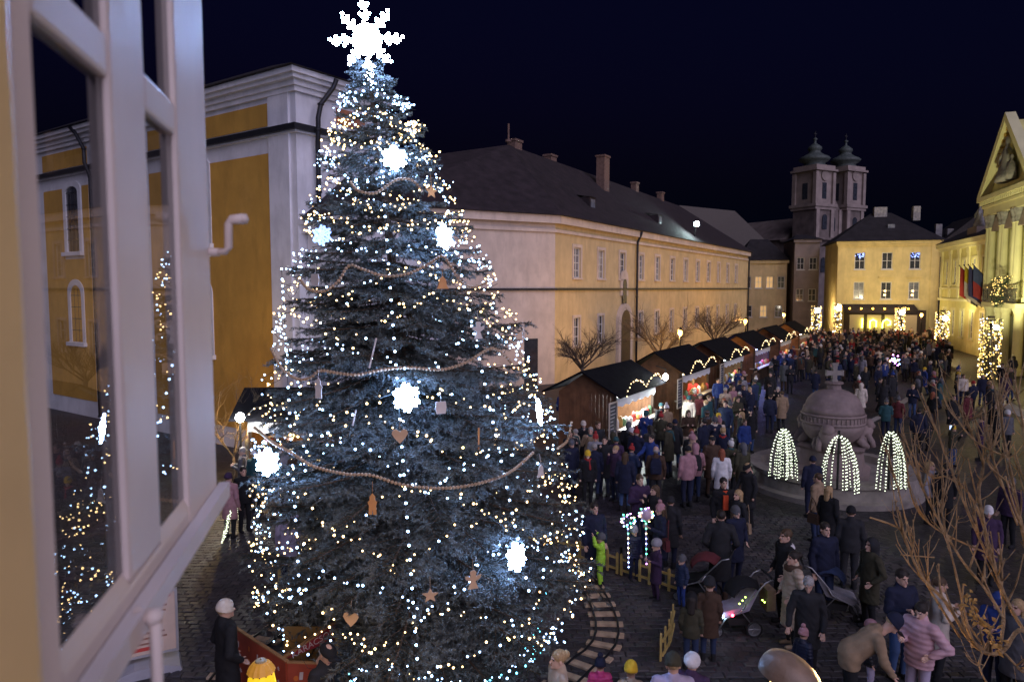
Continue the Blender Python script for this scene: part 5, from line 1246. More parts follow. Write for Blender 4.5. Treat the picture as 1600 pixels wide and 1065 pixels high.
EDG = [(0, 1), (2, 3), (4, 5), (6, 7), (0, 2), (1, 3), (4, 6), (5, 7), (0, 4), (1, 5), (2, 6), (3, 7)]
def surf(f, lo, hi, h):
    lo = np.asarray(lo, float) - 2 * h; hi = np.asarray(hi, float) + 2 * h
    n = np.ceil((hi - lo) / h).astype(int) + 1
    g = np.stack(np.meshgrid(*[lo[i] + np.arange(n[i]) * h for i in range(3)], indexing='ij'), -1)
    Fv = f(g.reshape(-1, 3)).reshape(n)
    S = Fv < 0; cnt = np.zeros(n - 1, int); cf = []
    for c in CORN:
        sl_ = tuple(slice(c[i], n[i] - 1 + c[i]) for i in range(3)); cnt += S[sl_]; cf.append(Fv[sl_])
    mask = (cnt > 0) & (cnt < 8); idx = np.argwhere(mask); C8 = np.stack([c[mask] for c in cf], 1)
    acc = np.zeros((len(idx), 3)); w = np.zeros(len(idx))
    for a, b in EDG:
        fa, fb = C8[:, a], C8[:, b]; cr = (fa < 0) != (fb < 0)
        t = np.where(cr, fa / np.where(cr, fa - fb, 1), 0)
        acc += np.where(cr[:, None], CORN[a] + (CORN[b] - CORN[a]) * t[:, None], 0); w += cr
    V = lo + (idx + acc / np.maximum(w, 1)[:, None]) * h
    m = -np.ones(n - 1, int); m[mask] = np.arange(len(idx)); Q = []
    for ax in range(3):
        u, v = (ax + 1) % 3, (ax + 2) % 3
        s0 = [slice(None)] * 3; s1 = [slice(None)] * 3; s0[ax] = slice(0, n[ax] - 1); s1[ax] = slice(1, n[ax])
        A = S[tuple(s0)]; B = S[tuple(s1)]; e = np.argwhere(A != B)
        e = e[(e[:, u] > 0) & (e[:, v] > 0) & (e[:, u] < n[u] - 1) & (e[:, v] < n[v] - 1)]
        inn = A[tuple(e.T)]
        def cell(du, dv_):
            k = e.copy(); k[:, u] -= du; k[:, v] -= dv_; return m[tuple(k.T)]
        q = np.stack([cell(1, 1), cell(0, 1), cell(0, 0), cell(1, 0)], 1)
        q[~inn] = q[~inn][:, ::-1]; Q.append(q)
    return V, np.concatenate(Q)
def mk(name, V, Q, nm, mi=None):
    me = bpy.data.meshes.new(name); me.from_pydata(V.tolist(), [], Q.tolist())
    for _ in range(nm): me.materials.append(None)
    if mi is not None: me.polygons.foreach_set('material_index', np.asarray(mi, np.int32))
    me.polygons.foreach_set('use_smooth', np.ones(len(Q), bool)); me.update()
    return me
# head (local: origin at head centre, face toward -y)
def head_sdf(P):
    d = s_ell(P, (0, .012, .03), (.077, .098, .098)); d = smin(d, s_ell(P, (0, -.022, -.052), (.057, .072, .072)), .03)
    d = smin(d, s_caps(P, (0, -.092, .008), (0, -.112, -.026), .010, .015), .012); d = smin(d, s_ell(P, (0, -.082, -.098), (.026, .024, .02)), .02)
    X = np.abs(P[..., 0])[..., None]; Q = np.concatenate([X, P[..., 1:]], -1)
    d = smin(d, s_ell(Q, (.078, .012, -.012), (.012, .022, .033)), .008); d = smin(d, s_caps(Q, (.012, -.088, .030), (.050, -.078, .030), .008, .006), .012)
    d = -smin(-d, s_ell(Q, (.033, -.098, .010), (.018, .016, .010)), .012)
    d = smin(d, s_ell(Q, (.012, -.094, -.064), (.016, .010, .007)), .006)
    d = smin(d, s_caps(P, (0, .022, -.06), (0, .034, -.19), .052, .058), .03)
    return d
def head_mesh(h):
    V, Q = surf(head_sdf, (-.1, -.14, -.2), (.1, .13, .14), h); c = V[Q].mean(1); mi = np.zeros(len(Q), int)
    mi[(np.abs(np.abs(c[:, 0]) - .033) < .014) & (np.abs(c[:, 2] - .010) < .007) & (c[:, 1] < -.06)] = 1
    mi[(np.abs(np.abs(c[:, 0]) - .033) < .020) & (np.abs(c[:, 2] - .030) < .005) & (c[:, 1] < -.06)] = 1
    mi[(np.abs(c[:, 0]) < .024) & (np.abs(c[:, 2] + .064) < .007) & (c[:, 1] < -.08)] = 2
    return V, Q, mi
HEADS = {0: head_mesh(.0075), 1: head_mesh(.016)}
def hand_sdf(curl):
    def f(P):
        d = s_caps(P, (0, 0, 0), (0, 0, -.075), .026, .034, (1, .5, 1)); d = smin(d, s_caps(P, (0, 0, .05), (0, 0, 0), .028, .024), .02)
        for k, (x, l) in enumerate(((-.028, .066), (-.009, .078), (.010, .074), (.028, .058))):
            a = np.array([x, 0, -.082]); c1 = curl; b_ = a + np.array([x * .15, -l * .5 * sin(c1), -l * .5 * cos(c1)]); e_ = b_ + np.array([0, -l * .5 * sin(c1 * 2), -l * .5 * cos(c1 * 2)])
            d = smin(d, np.minimum(s_caps(P, a, b_, .0095, .009), s_caps(P, b_, e_, .009, .0075)), .004)
        t0 = np.array([.026, -.004, -.025]); t1 = np.array([.052, -.016, -.055]); t2 = np.array([.056, -.030, -.085])
        return smin(d, np.minimum(s_caps(P, t0, t1, .012, .0105), s_caps(P, t1, t2, .0105, .008)), .006)
    return f
HANDS = {'open': surf(hand_sdf(.25), (-.06, -.08, -.19), (.08, .05, .08), .0065), 'grip': surf(hand_sdf(.85), (-.06, -.1, -.17), (.08, .05, .08), .0065)}
ARM = {'down': ((.065, .03, -.29), (.06, -.05, -.54)), 'pocket': ((.11, .06, -.27), (.03, -.11, -.43)), 'hold': ((.06, -.02, -.28), (-.07, -.25, -.19)), 'phone': ((.05, -.05, -.28), (-.06, -.27, -.07)),
       'drink': ((.08, -.10, -.25), (-.08, -.19, .02)), 'raise': ((.14, -.12, .14), (.08, -.2, .38)), 'reach': ((.03, -.18, -.21), (.0, -.42, -.27)), 'hip': ((.2, .07, -.24), (.05, -.1, -.36)), 'out': ((.09, -.04, -.27), (.10, -.18, -.48)), 'hang': ((.03, -.06, -.28), (-.02, -.2, -.5))}
POSES = {'stand': dict(L='down', R='down'), 'pockets': dict(L='pocket', R='pocket'), 'phone': dict(L='phone', R='phone', tilt=.35), 'drink': dict(L='down', R='drink'), 'hold': dict(L='hold', R='hold', tilt=.15),
         'walk': dict(L='down', R='down', stride=.17), 'bend': dict(L='hang', R='hang', lean=.75, tilt=.2), 'raise': dict(L='raise', R='raise', tilt=-.2), 'photo': dict(L='phone', R='raise', tilt=-.1), 'point': dict(L='down', R='reach'),
         'texthip': dict(L='hip', R='hold', tilt=.4), 'down_look': dict(L='down', R='out', tilt=.5, lean=.08), 'sit': dict(L='hold', R='hold', sit=True)}
HEM = {'jacket': .80, 'coat': .55, 'long': .40}
TPL = {}
def template(pose, coat, puffy, lod, child, scarf=False):
    key = (pose, coat, puffy, lod, child)
    if key in TPL: return TPL[key]
    ps = POSES[pose]; h = (.0165, .022, .038, .055)[lod]; hs = 1.3 if child else 1.0
    lean = ps.get('lean', 0); st = ps.get('stride', 0); hip = np.array([0, 0, .93])
    def up(p):
        p = np.asarray(p, float); q = p - hip; c, s_ = cos(lean), sin(lean)
        return hip + np.array([q[0], q[1] * c - q[2] * s_, q[1] * s_ + q[2] * c]) if q[2] > -.01 else p
    sw = .185 if not child else .175
    sh = {s_: up((s_ * sw, 0, 1.42)) for s_ in (-1, 1)}
    J = {}
    for s_, nm in ((1, 'L'), (-1, 'R')):
        e_, w_ = ARM[ps[nm]]; k = .92 if child else 1
        J[s_] = (sh[s_], sh[s_] + np.array([s_ * e_[0], e_[1], e_[2]]) * k, sh[s_] + np.array([s_ * w_[0], w_[1], w_[2]]) * k)
    LG = {}
    for s_ in (-1, 1):
        y = s_ * st
        if ps.get('sit'): LG[s_] = ((s_ * .09, 0, .92), (s_ * .11, -.40, .90), (s_ * .11, -.44, .50))
        else: LG[s_] = ((s_ * .09, 0, .92), (s_ * .10, y * .55 - .03, .50), (s_ * .105, y + .02 + (.02 if y > 0 else 0), .09))
    nb = up((0, .01, 1.47)); hc = nb + (np.array([0, -.012 - .25 * sin(lean), .165 * cos(lean * .6)]) * (hs if child else 1)); tl_ = ps.get('tilt', 0) + lean * .55
    bulk = .012 if puffy else 0
    # body
    def fb(P, parts=False):
        A = []
        t = s_caps(P, up((0, 0, 1.34)), (0, 0, .97), .15, .145, (1, .68, 1)); arms = None
        for s_ in (-1, 1):
            a, b_, c = J[s_]; q = np.minimum(s_caps(P, a, b_, .052, .042), s_caps(P, b_, c, .04, .028)); t = smin(t, q, .03)
            if lod: t = smin(t, s_ell(P, c + (c - b_) / np.linalg.norm(c - b_) * .06, (.035, .035, .045)), .02)
        t = smin(t, s_caps(P, nb, hc + np.array([0, .03, -.07]), .055, .05), .03)
        lg = None; so = None
        for s_ in (-1, 1):
            a, b_, c = LG[s_]; q = smin(s_caps(P, a, b_, .098, .07), s_caps(P, b_, c, .068, .052), .03)
            lg = q if lg is None else np.minimum(lg, q); c = np.asarray(c)
            q = smin(s_caps(P, c + (0, .03, -.045), c + (0, -.15, -.052), .046, .040), s_caps(P, c + (0, .01, .05), c + (0, .02, -.04), .055, .05), .02); q = np.maximum(q, (c[2] - .09) - P[..., 2])
            so = q if so is None else np.minimum(so, q)
        if parts: return t, lg, so
        return np.minimum(smin(t, lg, .05), so)
    pts = np.array([p for s_ in (-1, 1) for p in (*J[s_], *LG[s_])] + [nb, hc])
    lo = pts.min(0) - .16; hi = pts.max(0) + .14; lo[2] = max(-.01, pts[:, 2].min() - .11); hi[2] = max(nb[2] + .08, max(J[s_][2][2] for s_ in (-1, 1)) + .12)
    V, Q = surf(fb, lo, hi, h); t, lg, so = fb(V[Q].mean(1), True); mi = np.where((so < lg + .004) & (so < t), 4, np.where(lg < t, 3, 0))
    VV = [V]; QQ = [Q]; MM = [mi]; n = len(V)
    hv, hq, hm = HEADS[0 if lod == 0 else 1]
    Rt = np.array([[1, 0, 0], [0, cos(tl_), -sin(tl_)], [0, sin(tl_), cos(tl_)]])
    VV.append((hv * hs) @ Rt.T + hc); QQ.append(hq + n); MM.append(hm); n += len(hv)
    if lod == 0:
        for s_ in (-1, 1):
            a, b_, c = J[s_]; d = (c - b_) / np.linalg.norm(c - b_); zz = -d; xx = np.cross((0, 1, .2), zz); xx /= np.linalg.norm(xx); yy = np.cross(zz, xx)
            hv2, hq2 = HANDS['grip' if ps['L' if s_ == 1 else 'R'] in ('phone', 'drink', 'hold') else 'open']
            W_ = hv2.copy(); q2 = hq2
            if s_ == 1: W_[:, 0] *= -1; q2 = hq2[:, ::-1]
            VV.append(W_ @ np.stack([xx, yy, zz]) + c); QQ.append(q2 + n); MM.append(np.zeros(len(q2), int)); n += len(W_)
    body = mk('body', np.concatenate(VV), np.concatenate(QQ), 5, np.concatenate(MM))
    # coat
    hem = HEM[coat]
    def fc_(P):
        t = s_caps(P, up((0, 0, 1.33)), (0, 0, .97), .188 + bulk, .19 + bulk, (1, .70, 1)); t = smin(t, s_caps(P, up((-.12, 0, 1.41)), up((.12, 0, 1.41)), .075, .075), .06)
        low = s_caps(P, (0, 0, .98), (0, -.01 if not ps.get('sit') else -.1, hem - .1), .19 + bulk, (.20 if coat == 'jacket' else .225) + bulk + st * .2, (1, .74, 1)); t = smin(t, low, .06)
        slv = None
        for s_ in (-1, 1):
            a, b_, c = J[s_]; c2 = b_ + (c - b_) * .97
            q = smin(s_caps(P, a, b_, .076 + bulk, .062 + bulk), s_caps(P, b_, c2, .060 + bulk, .046 + bulk * .6), .02); slv = q if slv is None else np.minimum(slv, q)
        t = smin(t, slv, .025)
        t = smin(t, s_caps(P, nb + (0, .026, -.03), nb + (0, .030 - .03 * sin(lean), .040), .092 * (1.12 if child else 1), .078 * (1.2 if child else 1), (1, .92, 1)), .03)
        if puffy: t = t + .0065 * np.cos(P[..., 2] * 2 * pi / .085 + .8 * np.sin(P[..., 0] * 6)) - .003
        else: t = t + .0065 * np.sin(P[..., 2] * 34 + P[..., 0] * 22 + 2.2 * np.sin(P[..., 0] * 13 + P[..., 2] * 7 + P[..., 1] * 9)) * np.sin(P[..., 0] * 24 + P[..., 1] * 20 + 1.5 * np.sin(P[..., 2] * 11))
        return np.maximum(t, hem - P[..., 2])
    pts = np.array([p for s_ in (-1, 1) for p in J[s_]] + [nb]); lo = np.minimum(pts.min(0) - .12, (-.28, -.24, hem - .02)); hi = np.maximum(pts.max(0) + .12, (.28, .24, 1.0)); lo[2] = hem - .02
    V, Q = surf(fc_, lo, hi, h); coat_me = mk('coat', V, Q, 1)
    TPL[key] = (body, coat_me, hc, tl_, hs)
    return TPL[key]
HG = {}
def headgear(kind, lod):
    if (kind, lod) in HG: return HG[(kind, lod)]
    h = .009 if lod == 0 else .015 if lod < 3 else .03
    def cap_hair(P): 
        d = s_ell(P, (0, .022, .042), (.086, .104, .096)); d = np.maximum(d, -s_ell(P, (0, -.135, -.03), (.11, .105, .085))); return np.maximum(d, -.085 - P[..., 2] + .0)
    def wob(P, a=.003): return a * np.sin(P[..., 0] * 90 + P[..., 2] * 60) * np.sin(P[..., 1] * 85 + P[..., 2] * 40)
    fs = {'short': lambda P: cap_hair(P) + wob(P),
          'bald': lambda P: np.maximum(s_ell(P, (0, .03, .0), (.085, .095, .075)), P[..., 2] - .035) + wob(P),
          'long': lambda P: smin(cap_hair(P), np.minimum(s_caps(P, (0, .085, .03), (0, .095, -.19), .062, .055, (1.25, .8, 1)), np.minimum(s_caps(P, (.075, .03, .0), (.085, .02, -.17), .03, .022), s_caps(P, (-.075, .03, .0), (-.085, .02, -.17), .03, .022))), .03) + wob(P, .004),
          'bun': lambda P: smin(cap_hair(P), s_ell(P, (0, .125, .06), (.05, .045, .05)), .012) + wob(P),
          'pony': lambda P: smin(cap_hair(P), s_caps(P, (0, .115, .06), (0, .165, -.10), .032, .018), .015) + wob(P)}
    hats = {'beanie': lambda P: np.minimum(np.maximum(s_ell(P, (0, .012, .048), (.095, .113, .112)), .012 - P[..., 2] - P[..., 1] * -.25), s_ring(P, .012, .100, .024)) + .0018 * np.sin(np.arctan2(P[..., 1], P[..., 0]) * 40),
            'cap': lambda P: smin(np.maximum(s_ell(P, (0, .0, .06), (.105, .125, .062)), .03 - P[..., 2]), np.maximum(s_ell(P, (0, -.115, .038), (.075, .055, .014)), .024 - P[..., 2]), .01),
            'fur': lambda P: np.maximum(s_ell(P, (0, .012, .055), (.115, .13, .115)), -.01 - P[..., 2] - P[..., 1] * .2) + .006 * np.sin(P[..., 0] * 130) * np.sin(P[..., 1] * 130) * np.sin(P[..., 2] * 130),
            'hood': lambda P: np.maximum(smin(s_ell(P, (0, .02, .015), (.115, .128, .145)), s_caps(P, (0, .07, -.08), (0, .07, -.18), .085, .09), .04), -s_ell(P, (0, -.13, -.01), (.085, .12, .115)))}
    hats['pom'] = lambda P: np.minimum(hats['beanie'](P), s_ell(P, (0, .02, .19), (.048, .048, .045)) + .006 * np.sin(P[..., 0] * 160) * np.sin(P[..., 1] * 150) * np.sin(P[..., 2] * 155))
    f = fs.get(kind) or hats[kind]
    V, Q = surf(f, (-.15, -.19, -.3), (.15, .22, .26), h)
    HG[(kind, lod)] = mk('hair' if kind in fs else 'hat', V, Q, 1)
    return HG[(kind, lod)]
def s_ring(P, z, r, w):
    q = np.sqrt((P[..., 0] / .86) ** 2 + (P[..., 1] - .012) ** 2); return np.maximum(np.abs(q - r - .0) - .016, np.abs(P[..., 2] - z - P[..., 1] * .25) - w)
SCF = []
def scarf_mesh():
    if not SCF:
        def f(P):
            a = np.arctan2(P[..., 1], P[..., 0]); q = np.sqrt(P[..., 0] ** 2 + (P[..., 1] / .95) ** 2)
            d = np.sqrt((q - .088) ** 2 + ((P[..., 2] - .012 * np.sin(2 * a)) * .62) ** 2) - .030 - .004 * np.sin(a * 9 + P[..., 2] * 60)
            return smin(d, s_caps(P, (.04, -.10, -.02), (.06, -.155, -.26), .03, .035, (1, .55, 1)), .015)
        V, Q = surf(f, (-.14, -.2, -.31), (.14, .14, .08), .0125); SCF.append(mk('scarf', V, Q, 1))
    return SCF[0]
SKIN = [mat(f'skin_tone_{i}', c, .55, .10, 14) for i, c in enumerate(((.52, .32, .24), (.58, .38, .29), (.44, .26, .19)))]
EYE = mat('dark_eye', (.03, .02, .018), .4, .1, 5); LIP = mat('lips', (.38, .15, .13), .5, .1, 5)
COL = dict(black=(.008, .008, .010), charcoal=(.017, .017, .02), navy=(.009, .012, .034), blue=(.02, .045, .19), olive=(.04, .036, .02), brown=(.055, .03, .018), tan=(.26, .18, .11), beige=(.40, .31, .23), pink=(.52, .32, .36), hotpink=(.50, .05, .19), rose=(.34, .18, .2), red=(.30, .025, .025), orange=(.60, .07, .02), yellow=(.65, .42, .03), lime=(.32, .58, .04), green=(.02, .05, .03), grey=(.09, .09, .10), lightgrey=(.26, .25, .28), white=(.62, .60, .60), lavender=(.36, .31, .42), purple=(.045, .022, .06), cream=(.58, .50, .42), teal=(.02, .07, .08), denim=(.018, .03, .075), jeans=(.04, .075, .17), burgundy=(.10, .018, .022), blond=(.38, .25, .12), dkhair=(.018, .012, .009), brhair=(.07, .04, .02), greyhair=(.30, .28, .27), ginger=(.25, .07, .03))
def fab(c, puffy=False): return mat('cloth_' + c + ('_nylon' if puffy else ''), COL[c], .45 if puffy else .9, .16, 9, .25, 120)
def hairm(c): return mat('hair_' + c, COL[c], .55, .3, 40, .5, 140)
HAIRK = ('short', 'long', 'bun', 'pony', 'bald')
def person(x, y, h, face, pose, coat, ccol, gear, gcol, tcol, label, group='people in the square', child=False, lod=0, puffy=False, hair=None, skin=0, z=0.0, shoes='black'):
    body, cm, hc, tl_, hs = template(pose, coat, puffy, lod, child)
    o = link('person', body); o['label'] = label; o['category'] = 'person'; o['group'] = group
    top = (hc[2] + .14 * hs); s_ = h / (top + (.0 if gear not in ('pom',) else .03)); 
    if pose == 'bend': s_ = h / 1.76
    o.location = (x, y, z); o.rotation_euler = (0, 0, RAD(face)); o.scale = (s_, s_, s_)
    for i, m_ in enumerate((SKIN[skin % 3], EYE, LIP, fab(tcol), fab(shoes))):
        o.material_slots[i].link = 'OBJECT'; o.material_slots[i].material = m_
    c = link('coat', cm, o); c.material_slots[0].link = 'OBJECT'; c.material_slots[0].material = fab(ccol, puffy)
    hh_ = int(abs(x * 37 + y * 91)) % 10
    if hh_ < 4 and group == 'crowd on the square' and gear not in ('hood', 'long') and not puffy:
        sc_ = link('scarf', scarf_mesh(), o, (hc[0], hc[1] + .015, hc[2] - .165 * hs), (tl_ * .5, 0, hh_)); sc_.scale = (hs, hs, hs)
        sc_.material_slots[0].link = 'OBJECT'; sc_.material_slots[0].material = fab(('red', 'grey', 'cream', 'teal')[hh_])
    items = [(gear, gcol)]
    if hair is None and gear in ('beanie', 'pom', 'cap', 'fur') and lod < 2: hair = ('short', ('dkhair', 'brhair', 'brhair', 'blond')[int(abs(x * 13 + y * 7)) % 4])
    if hair: items.append(hair)
    for g_, gc in items:
        me = headgear(g_, lod); q = link('hair' if g_ in HAIRK else 'hat', me, o, hc, (tl_, 0, 0)); k = hs * (.985 if (g_ in HAIRK and len(items) > 1) else 1.0); q.scale = (k, k, k)
        q.material_slots[0].link = 'OBJECT'; q.material_slots[0].material = hairm(gc) if g_ in HAIRK else fab(gc)
    return o
def PP(px, py, h, face, pose, coat, ccol, gear, gcol, tcol, label, **k):
    p = on(px, py, h); lod = k.pop('lod', 0 if p.y < 17.5 else 1)
    NEAR.append((p.x, p.y))
    return person(p.x, p.y, h, face, pose, coat, ccol, gear, gcol, tcol, label, lod=lod, **k)
NEAR = []
# --- foreground, bottom edge
PP(352, 936, 1.86, 130, 'pockets', 'long', 'black', 'beanie', 'cream', 'black', 'man in black overcoat and cream beanie beside the red booth')
PP(505, 1002, 1.74, 55, 'down_look', 'coat', 'charcoal', 'cap', 'black', 'charcoal', 'old man in black flat cap bowing before the red booth', hair=('bald', 'greyhair'))
PP(872, 1014, 1.66, -75, 'pockets', 'coat', 'beige', 'bun', 'blond', 'navy', 'woman in beige coat with blond bun at the bottom edge', hair=None, skin=1)
PP(938, 1024, 1.16, 175, 'stand', 'jacket', 'hotpink', 'pom', 'navy', 'navy', 'child in hot pink jacket and blue bobble hat', child=True, puffy=True)
PP(986, 1032, 1.30, 170, 'stand', 'jacket', 'beige', 'beanie', 'yellow', 'navy', 'child in bright yellow knitted hat at the bottom edge', child=True)
PP(1052, 1020, 1.80, 175, 'hold', 'jacket', 'lavender', 'beanie', 'olive', 'navy', 'man in lavender-grey jacket and dark olive beanie seen from behind')
PP(1082, 1021, 1.58, 150, 'stand', 'jacket', 'purple', 'fur', 'white', 'navy', 'person in white fluffy hat next to the olive beanie')
# --- between fence and pushchairs
PP(1081, 925, 1.30, 160, 'stand', 'jacket', 'olive', 'beanie', 'black', 'denim', 'child in dark olive jacket and black hat holding the fence', child=True, hair=('long', 'dkhair'))
PP(1109, 900, 1.44, 165, 'stand', 'coat', 'brown', 'beanie', 'charcoal', 'denim', 'child in brown hooded coat beside the lit pushchair', child=True)
PP(1066, 866, 1.06, -60, 'stand', 'jacket', 'denim', 'beanie', 'grey', 'blue', 'toddler in blue-grey snow jacket behind the fence', child=True, puffy=True)
PP(1127, 795, 1.84, 165, 'pockets', 'long', 'charcoal', 'short', 'dkhair', 'denim', 'tall man in long dark overcoat seen from behind', shoes='brown')
PP(1150, 790, 1.68, 20, 'pockets', 'coat', 'navy', 'beanie', 'grey', 'navy', 'woman in grey knitted hat facing the tall overcoat man', hair=('long', 'brhair'), skin=1)
PP(1032, 784, 1.68, -80, 'hold', 'coat', 'navy', 'pom', 'rose', 'navy', 'woman in navy coat and pink bobble hat near the light balloons', hair=('long', 'brhair'))
PP(1026, 842, 1.24, -70, 'hold', 'coat', 'purple', 'fur', 'lightgrey', 'purple', 'child in purple-grey coat and pale furry hat', child=True)
PP(991, 820, 1.20, 15, 'stand', 'jacket', 'navy', 'beanie', 'lightgrey', 'navy', 'child in navy snow jacket and pale hat behind the fence', child=True, puffy=True)
PP(939, 832, 1.16, -110, 'raise', 'jacket', 'lime', 'beanie', 'grey', 'lime', 'child in lime green snowsuit with raised arms', child=True, puffy=True)
PP(929, 784, 1.72, 20, 'stand', 'coat', 'navy', 'short', 'dkhair', 'denim', 'person in dark coat looking over the lime green child')
PP(1000, 740, 1.82, 15, 'hold', 'jacket', 'purple', 'short', 'brhair', 'denim', 'man with short brown hair in purple-navy jacket', skin=1)
PP(1023, 757, 1.66, -70, 'drink', 'coat', 'charcoal', 'long', 'brhair', 'navy', 'woman with long brown hair drinking from a cup')
PP(1048, 775, 1.62, 150, 'stand', 'coat', 'charcoal', 'beanie', 'charcoal', 'navy', 'person in charcoal hat above the pink bobble hat')
PP(1131, 745, 1.82, 5, 'stand', 'jacket', 'black', 'short', 'dkhair', 'charcoal', 'man in black jacket with bright orange-red scarf')
PP(1153, 764, 1.66, -65, 'stand', 'coat', 'charcoal', 'long', 'blond', 'navy', 'blond woman beside the man with the orange scarf')
# --- right group
PP(1228, 825, 1.82, -80, 'pockets', 'coat', 'black', 'short', 'brhair', 'charcoal', 'man with glasses and white hood lining in black coat')
PP(1240, 860, 1.70, -85, 'pockets', 'long', 'beige', 'bun', 'dkhair', 'black', 'woman in long beige quilted coat with fur collar', puffy=True, shoes='tan')
PP(1264, 897, 1.68, -25, 'down_look', 'coat', 'charcoal', 'short', 'greyhair', 'black', 'grey-haired person in dark coat looking down at a child')
PP(1256, 978, 1.08, 120, 'stand', 'jacket', 'navy', 'pom', 'rose', 'navy', 'small child in navy puffer jacket and pale pink bobble hat', child=True, puffy=True)
PP(1330, 935, 1.80, 75, 'bend', 'jacket', 'tan', 'beanie', 'navy', 'black', 'man in tan jacket and navy beanie bending over a child', z=0.0)
PP(1362, 968, 1.20, 60, 'stand', 'jacket', 'charcoal', 'beanie', 'rose', 'lavender', 'child in charcoal jacket and pale pink hat', child=True, puffy=True)
PP(1440, 940, 1.70, -60, 'texthip', 'jacket', 'pink', 'bun', 'dkhair', 'lavender', 'woman in pale pink puffer jacket holding a phone', puffy=True, skin=1)
PP(1410, 888, 1.80, 10, 'hold', 'jacket', 'navy', 'short', 'dkhair', 'jeans', 'man in navy jacket with glasses looking down')
PP(1470, 900, 1.68, 80, 'hold', 'coat', 'cream', 'pony', 'brhair', 'charcoal', 'woman in cream coat with ponytail behind the bare twigs')
PP(1362, 840, 1.70, -80, 'pockets', 'coat', 'olive', 'hood', 'charcoal', 'black', 'woman in dark olive coat with hood up')
PP(1290, 815, 1.82, 10, 'stand', 'jacket', 'navy', 'short', 'dkhair', 'denim', 'man in navy jacket behind the light blue pushchair')
PP(1330, 790, 1.74, 160, 'stand', 'jacket', 'charcoal', 'beanie', 'black', 'charcoal', 'person in charcoal jacket before the basin edge')
PP(1278, 738, 1.72, -140, 'stand', 'jacket', 'tan', 'short', 'brhair', 'denim', 'person in tan hooded jacket leaning at the fountain basin')
PP(1296, 758, 1.68, 120, 'stand', 'coat', 'black', 'long', 'blond', 'black', 'woman in black coat with pale collar at the fountain')
PP(1270, 712, 1.70, 180, 'stand', 'jacket', 'navy', 'beanie', 'navy', 'navy', 'person in navy hat standing close to the fountain pedestal')
PP(1560, 925, 1.62, -60, 'hold', 'jacket', 'blue', 'beanie', 'blue', 'navy', 'person in blue hat half hidden by the dry seed cluster')
PP(1590, 935, 1.66, -70, 'stand', 'coat', 'grey', 'long', 'blond', 'charcoal', 'person with long blond hair behind the thick twigs')
PP(1545, 790, 1.66, -30, 'stand', 'coat', 'purple', 'beanie', 'white', 'black', 'person in white hat among the twigs')
PP(1455, 720, 1.68, 40, 'stand', 'jacket', 'lightgrey', 'long', 'blond', 'black', 'blond person in pale grey jacket beyond the twig tips')
PP(1478, 722, 1.72, 160, 'stand', 'coat', 'black', 'short', 'dkhair', 'black', 'person in black coat beyond the twig tips')
PP(1580, 745, 1.70, -60, 'stand', 'jacket', 'purple', 'beanie', 'grey', 'black', 'person in purple jacket at the picture edge behind twigs')
# --- middle distance
PP(1128, 700, 1.68, 170, 'stand', 'coat', 'white', 'long', 'ginger', 'burgundy', 'red-haired woman in white spotted poncho seen from behind')
PP(1113, 680, 1.84, 5, 'stand', 'coat', 'brown', 'cap', 'charcoal', 'brown', 'man in brown coat and dark cap facing the window')
PP(1087, 692, 1.72, 170, 'hold', 'jacket', 'rose', 'hood', 'rose', 'denim', 'person in dusty pink hooded jumper seen from behind')
PP(1171, 722, 1.70, -60, 'down_look', 'coat', 'charcoal', 'cap', 'black', 'black', 'person in charcoal coat and cap leaning toward the basin')
PP(1018, 678, 1.76, -50, 'point', 'jacket', 'blue', 'short', 'dkhair', 'denim', 'person in bright blue vest with dark hair')
PP(1025, 696, 1.74, 170, 'stand', 'jacket', 'brown', 'bald', 'greyhair', 'charcoal', 'balding man in brown jacket seen from behind')
PP(945, 680, 1.82, -20, 'drink', 'coat', 'charcoal', 'short', 'dkhair', 'navy', 'man with dark hair holding a cup near the barrel')
PP(962, 695, 1.66, -60, 'drink', 'jacket', 'purple', 'short', 'blond', 'navy', 'blond person in purple jacket drinking')
PP(929, 692, 1.66, 170, 'stand', 'coat', 'navy', 'short', 'greyhair', 'denim', 'grey-haired person in navy coat seen from behind')
PP(977, 705, 1.68, 165, 'stand', 'coat', 'navy', 'long', 'brhair', 'jeans', 'woman with brown hair in navy coat seen from behind')
PP(893, 686, 1.70, 30, 'stand', 'coat', 'navy', 'beanie', 'grey', 'navy', 'person in grey hat next to the spruce edge')
PP(880, 609, 1.80, 180, 'stand', 'jacket', 'blue', 'beanie', 'navy', 'blue', 'man in blue jacket at the side wall of the first stall')
PP(1122, 590, 1.80, 10, 'stand', 'jacket', 'blue', 'short', 'dkhair', 'denim', 'man in open blue jacket before the second stall')
PP(1141, 588, 1.70, -40, 'stand', 'coat', 'purple', 'short', 'brhair', 'brown', 'person in purple coat before the third stall')
PP(1172, 604, 1.72, 20, 'drink', 'jacket', 'navy', 'short', 'blond', 'navy', 'person in navy jacket drinking near the third stall')
PP(1083, 590, 1.74, 170, 'stand', 'coat', 'red', 'long', 'brhair', 'black', 'person in red coat with long hair at the second stall')
PP(1222, 610, 1.76, 180, 'stand', 'coat', 'tan', 'short', 'brhair', 'black', 'person in tan coat seen from behind left of the orb')
PP(1204, 615, 1.70, 150, 'stand', 'jacket', 'navy', 'short', 'dkhair', 'navy', 'person in navy jacket beside the tan coat')
PP(1346, 598, 1.70, 150, 'walk', 'coat', 'cream', 'hood', 'cream', 'black', 'woman in cream hooded coat walking right of the cross')
PP(1376, 590, 1.74, 30, 'walk', 'coat', 'black', 'short', 'dkhair', 'black', 'person in black coat walking beyond the cream coat')
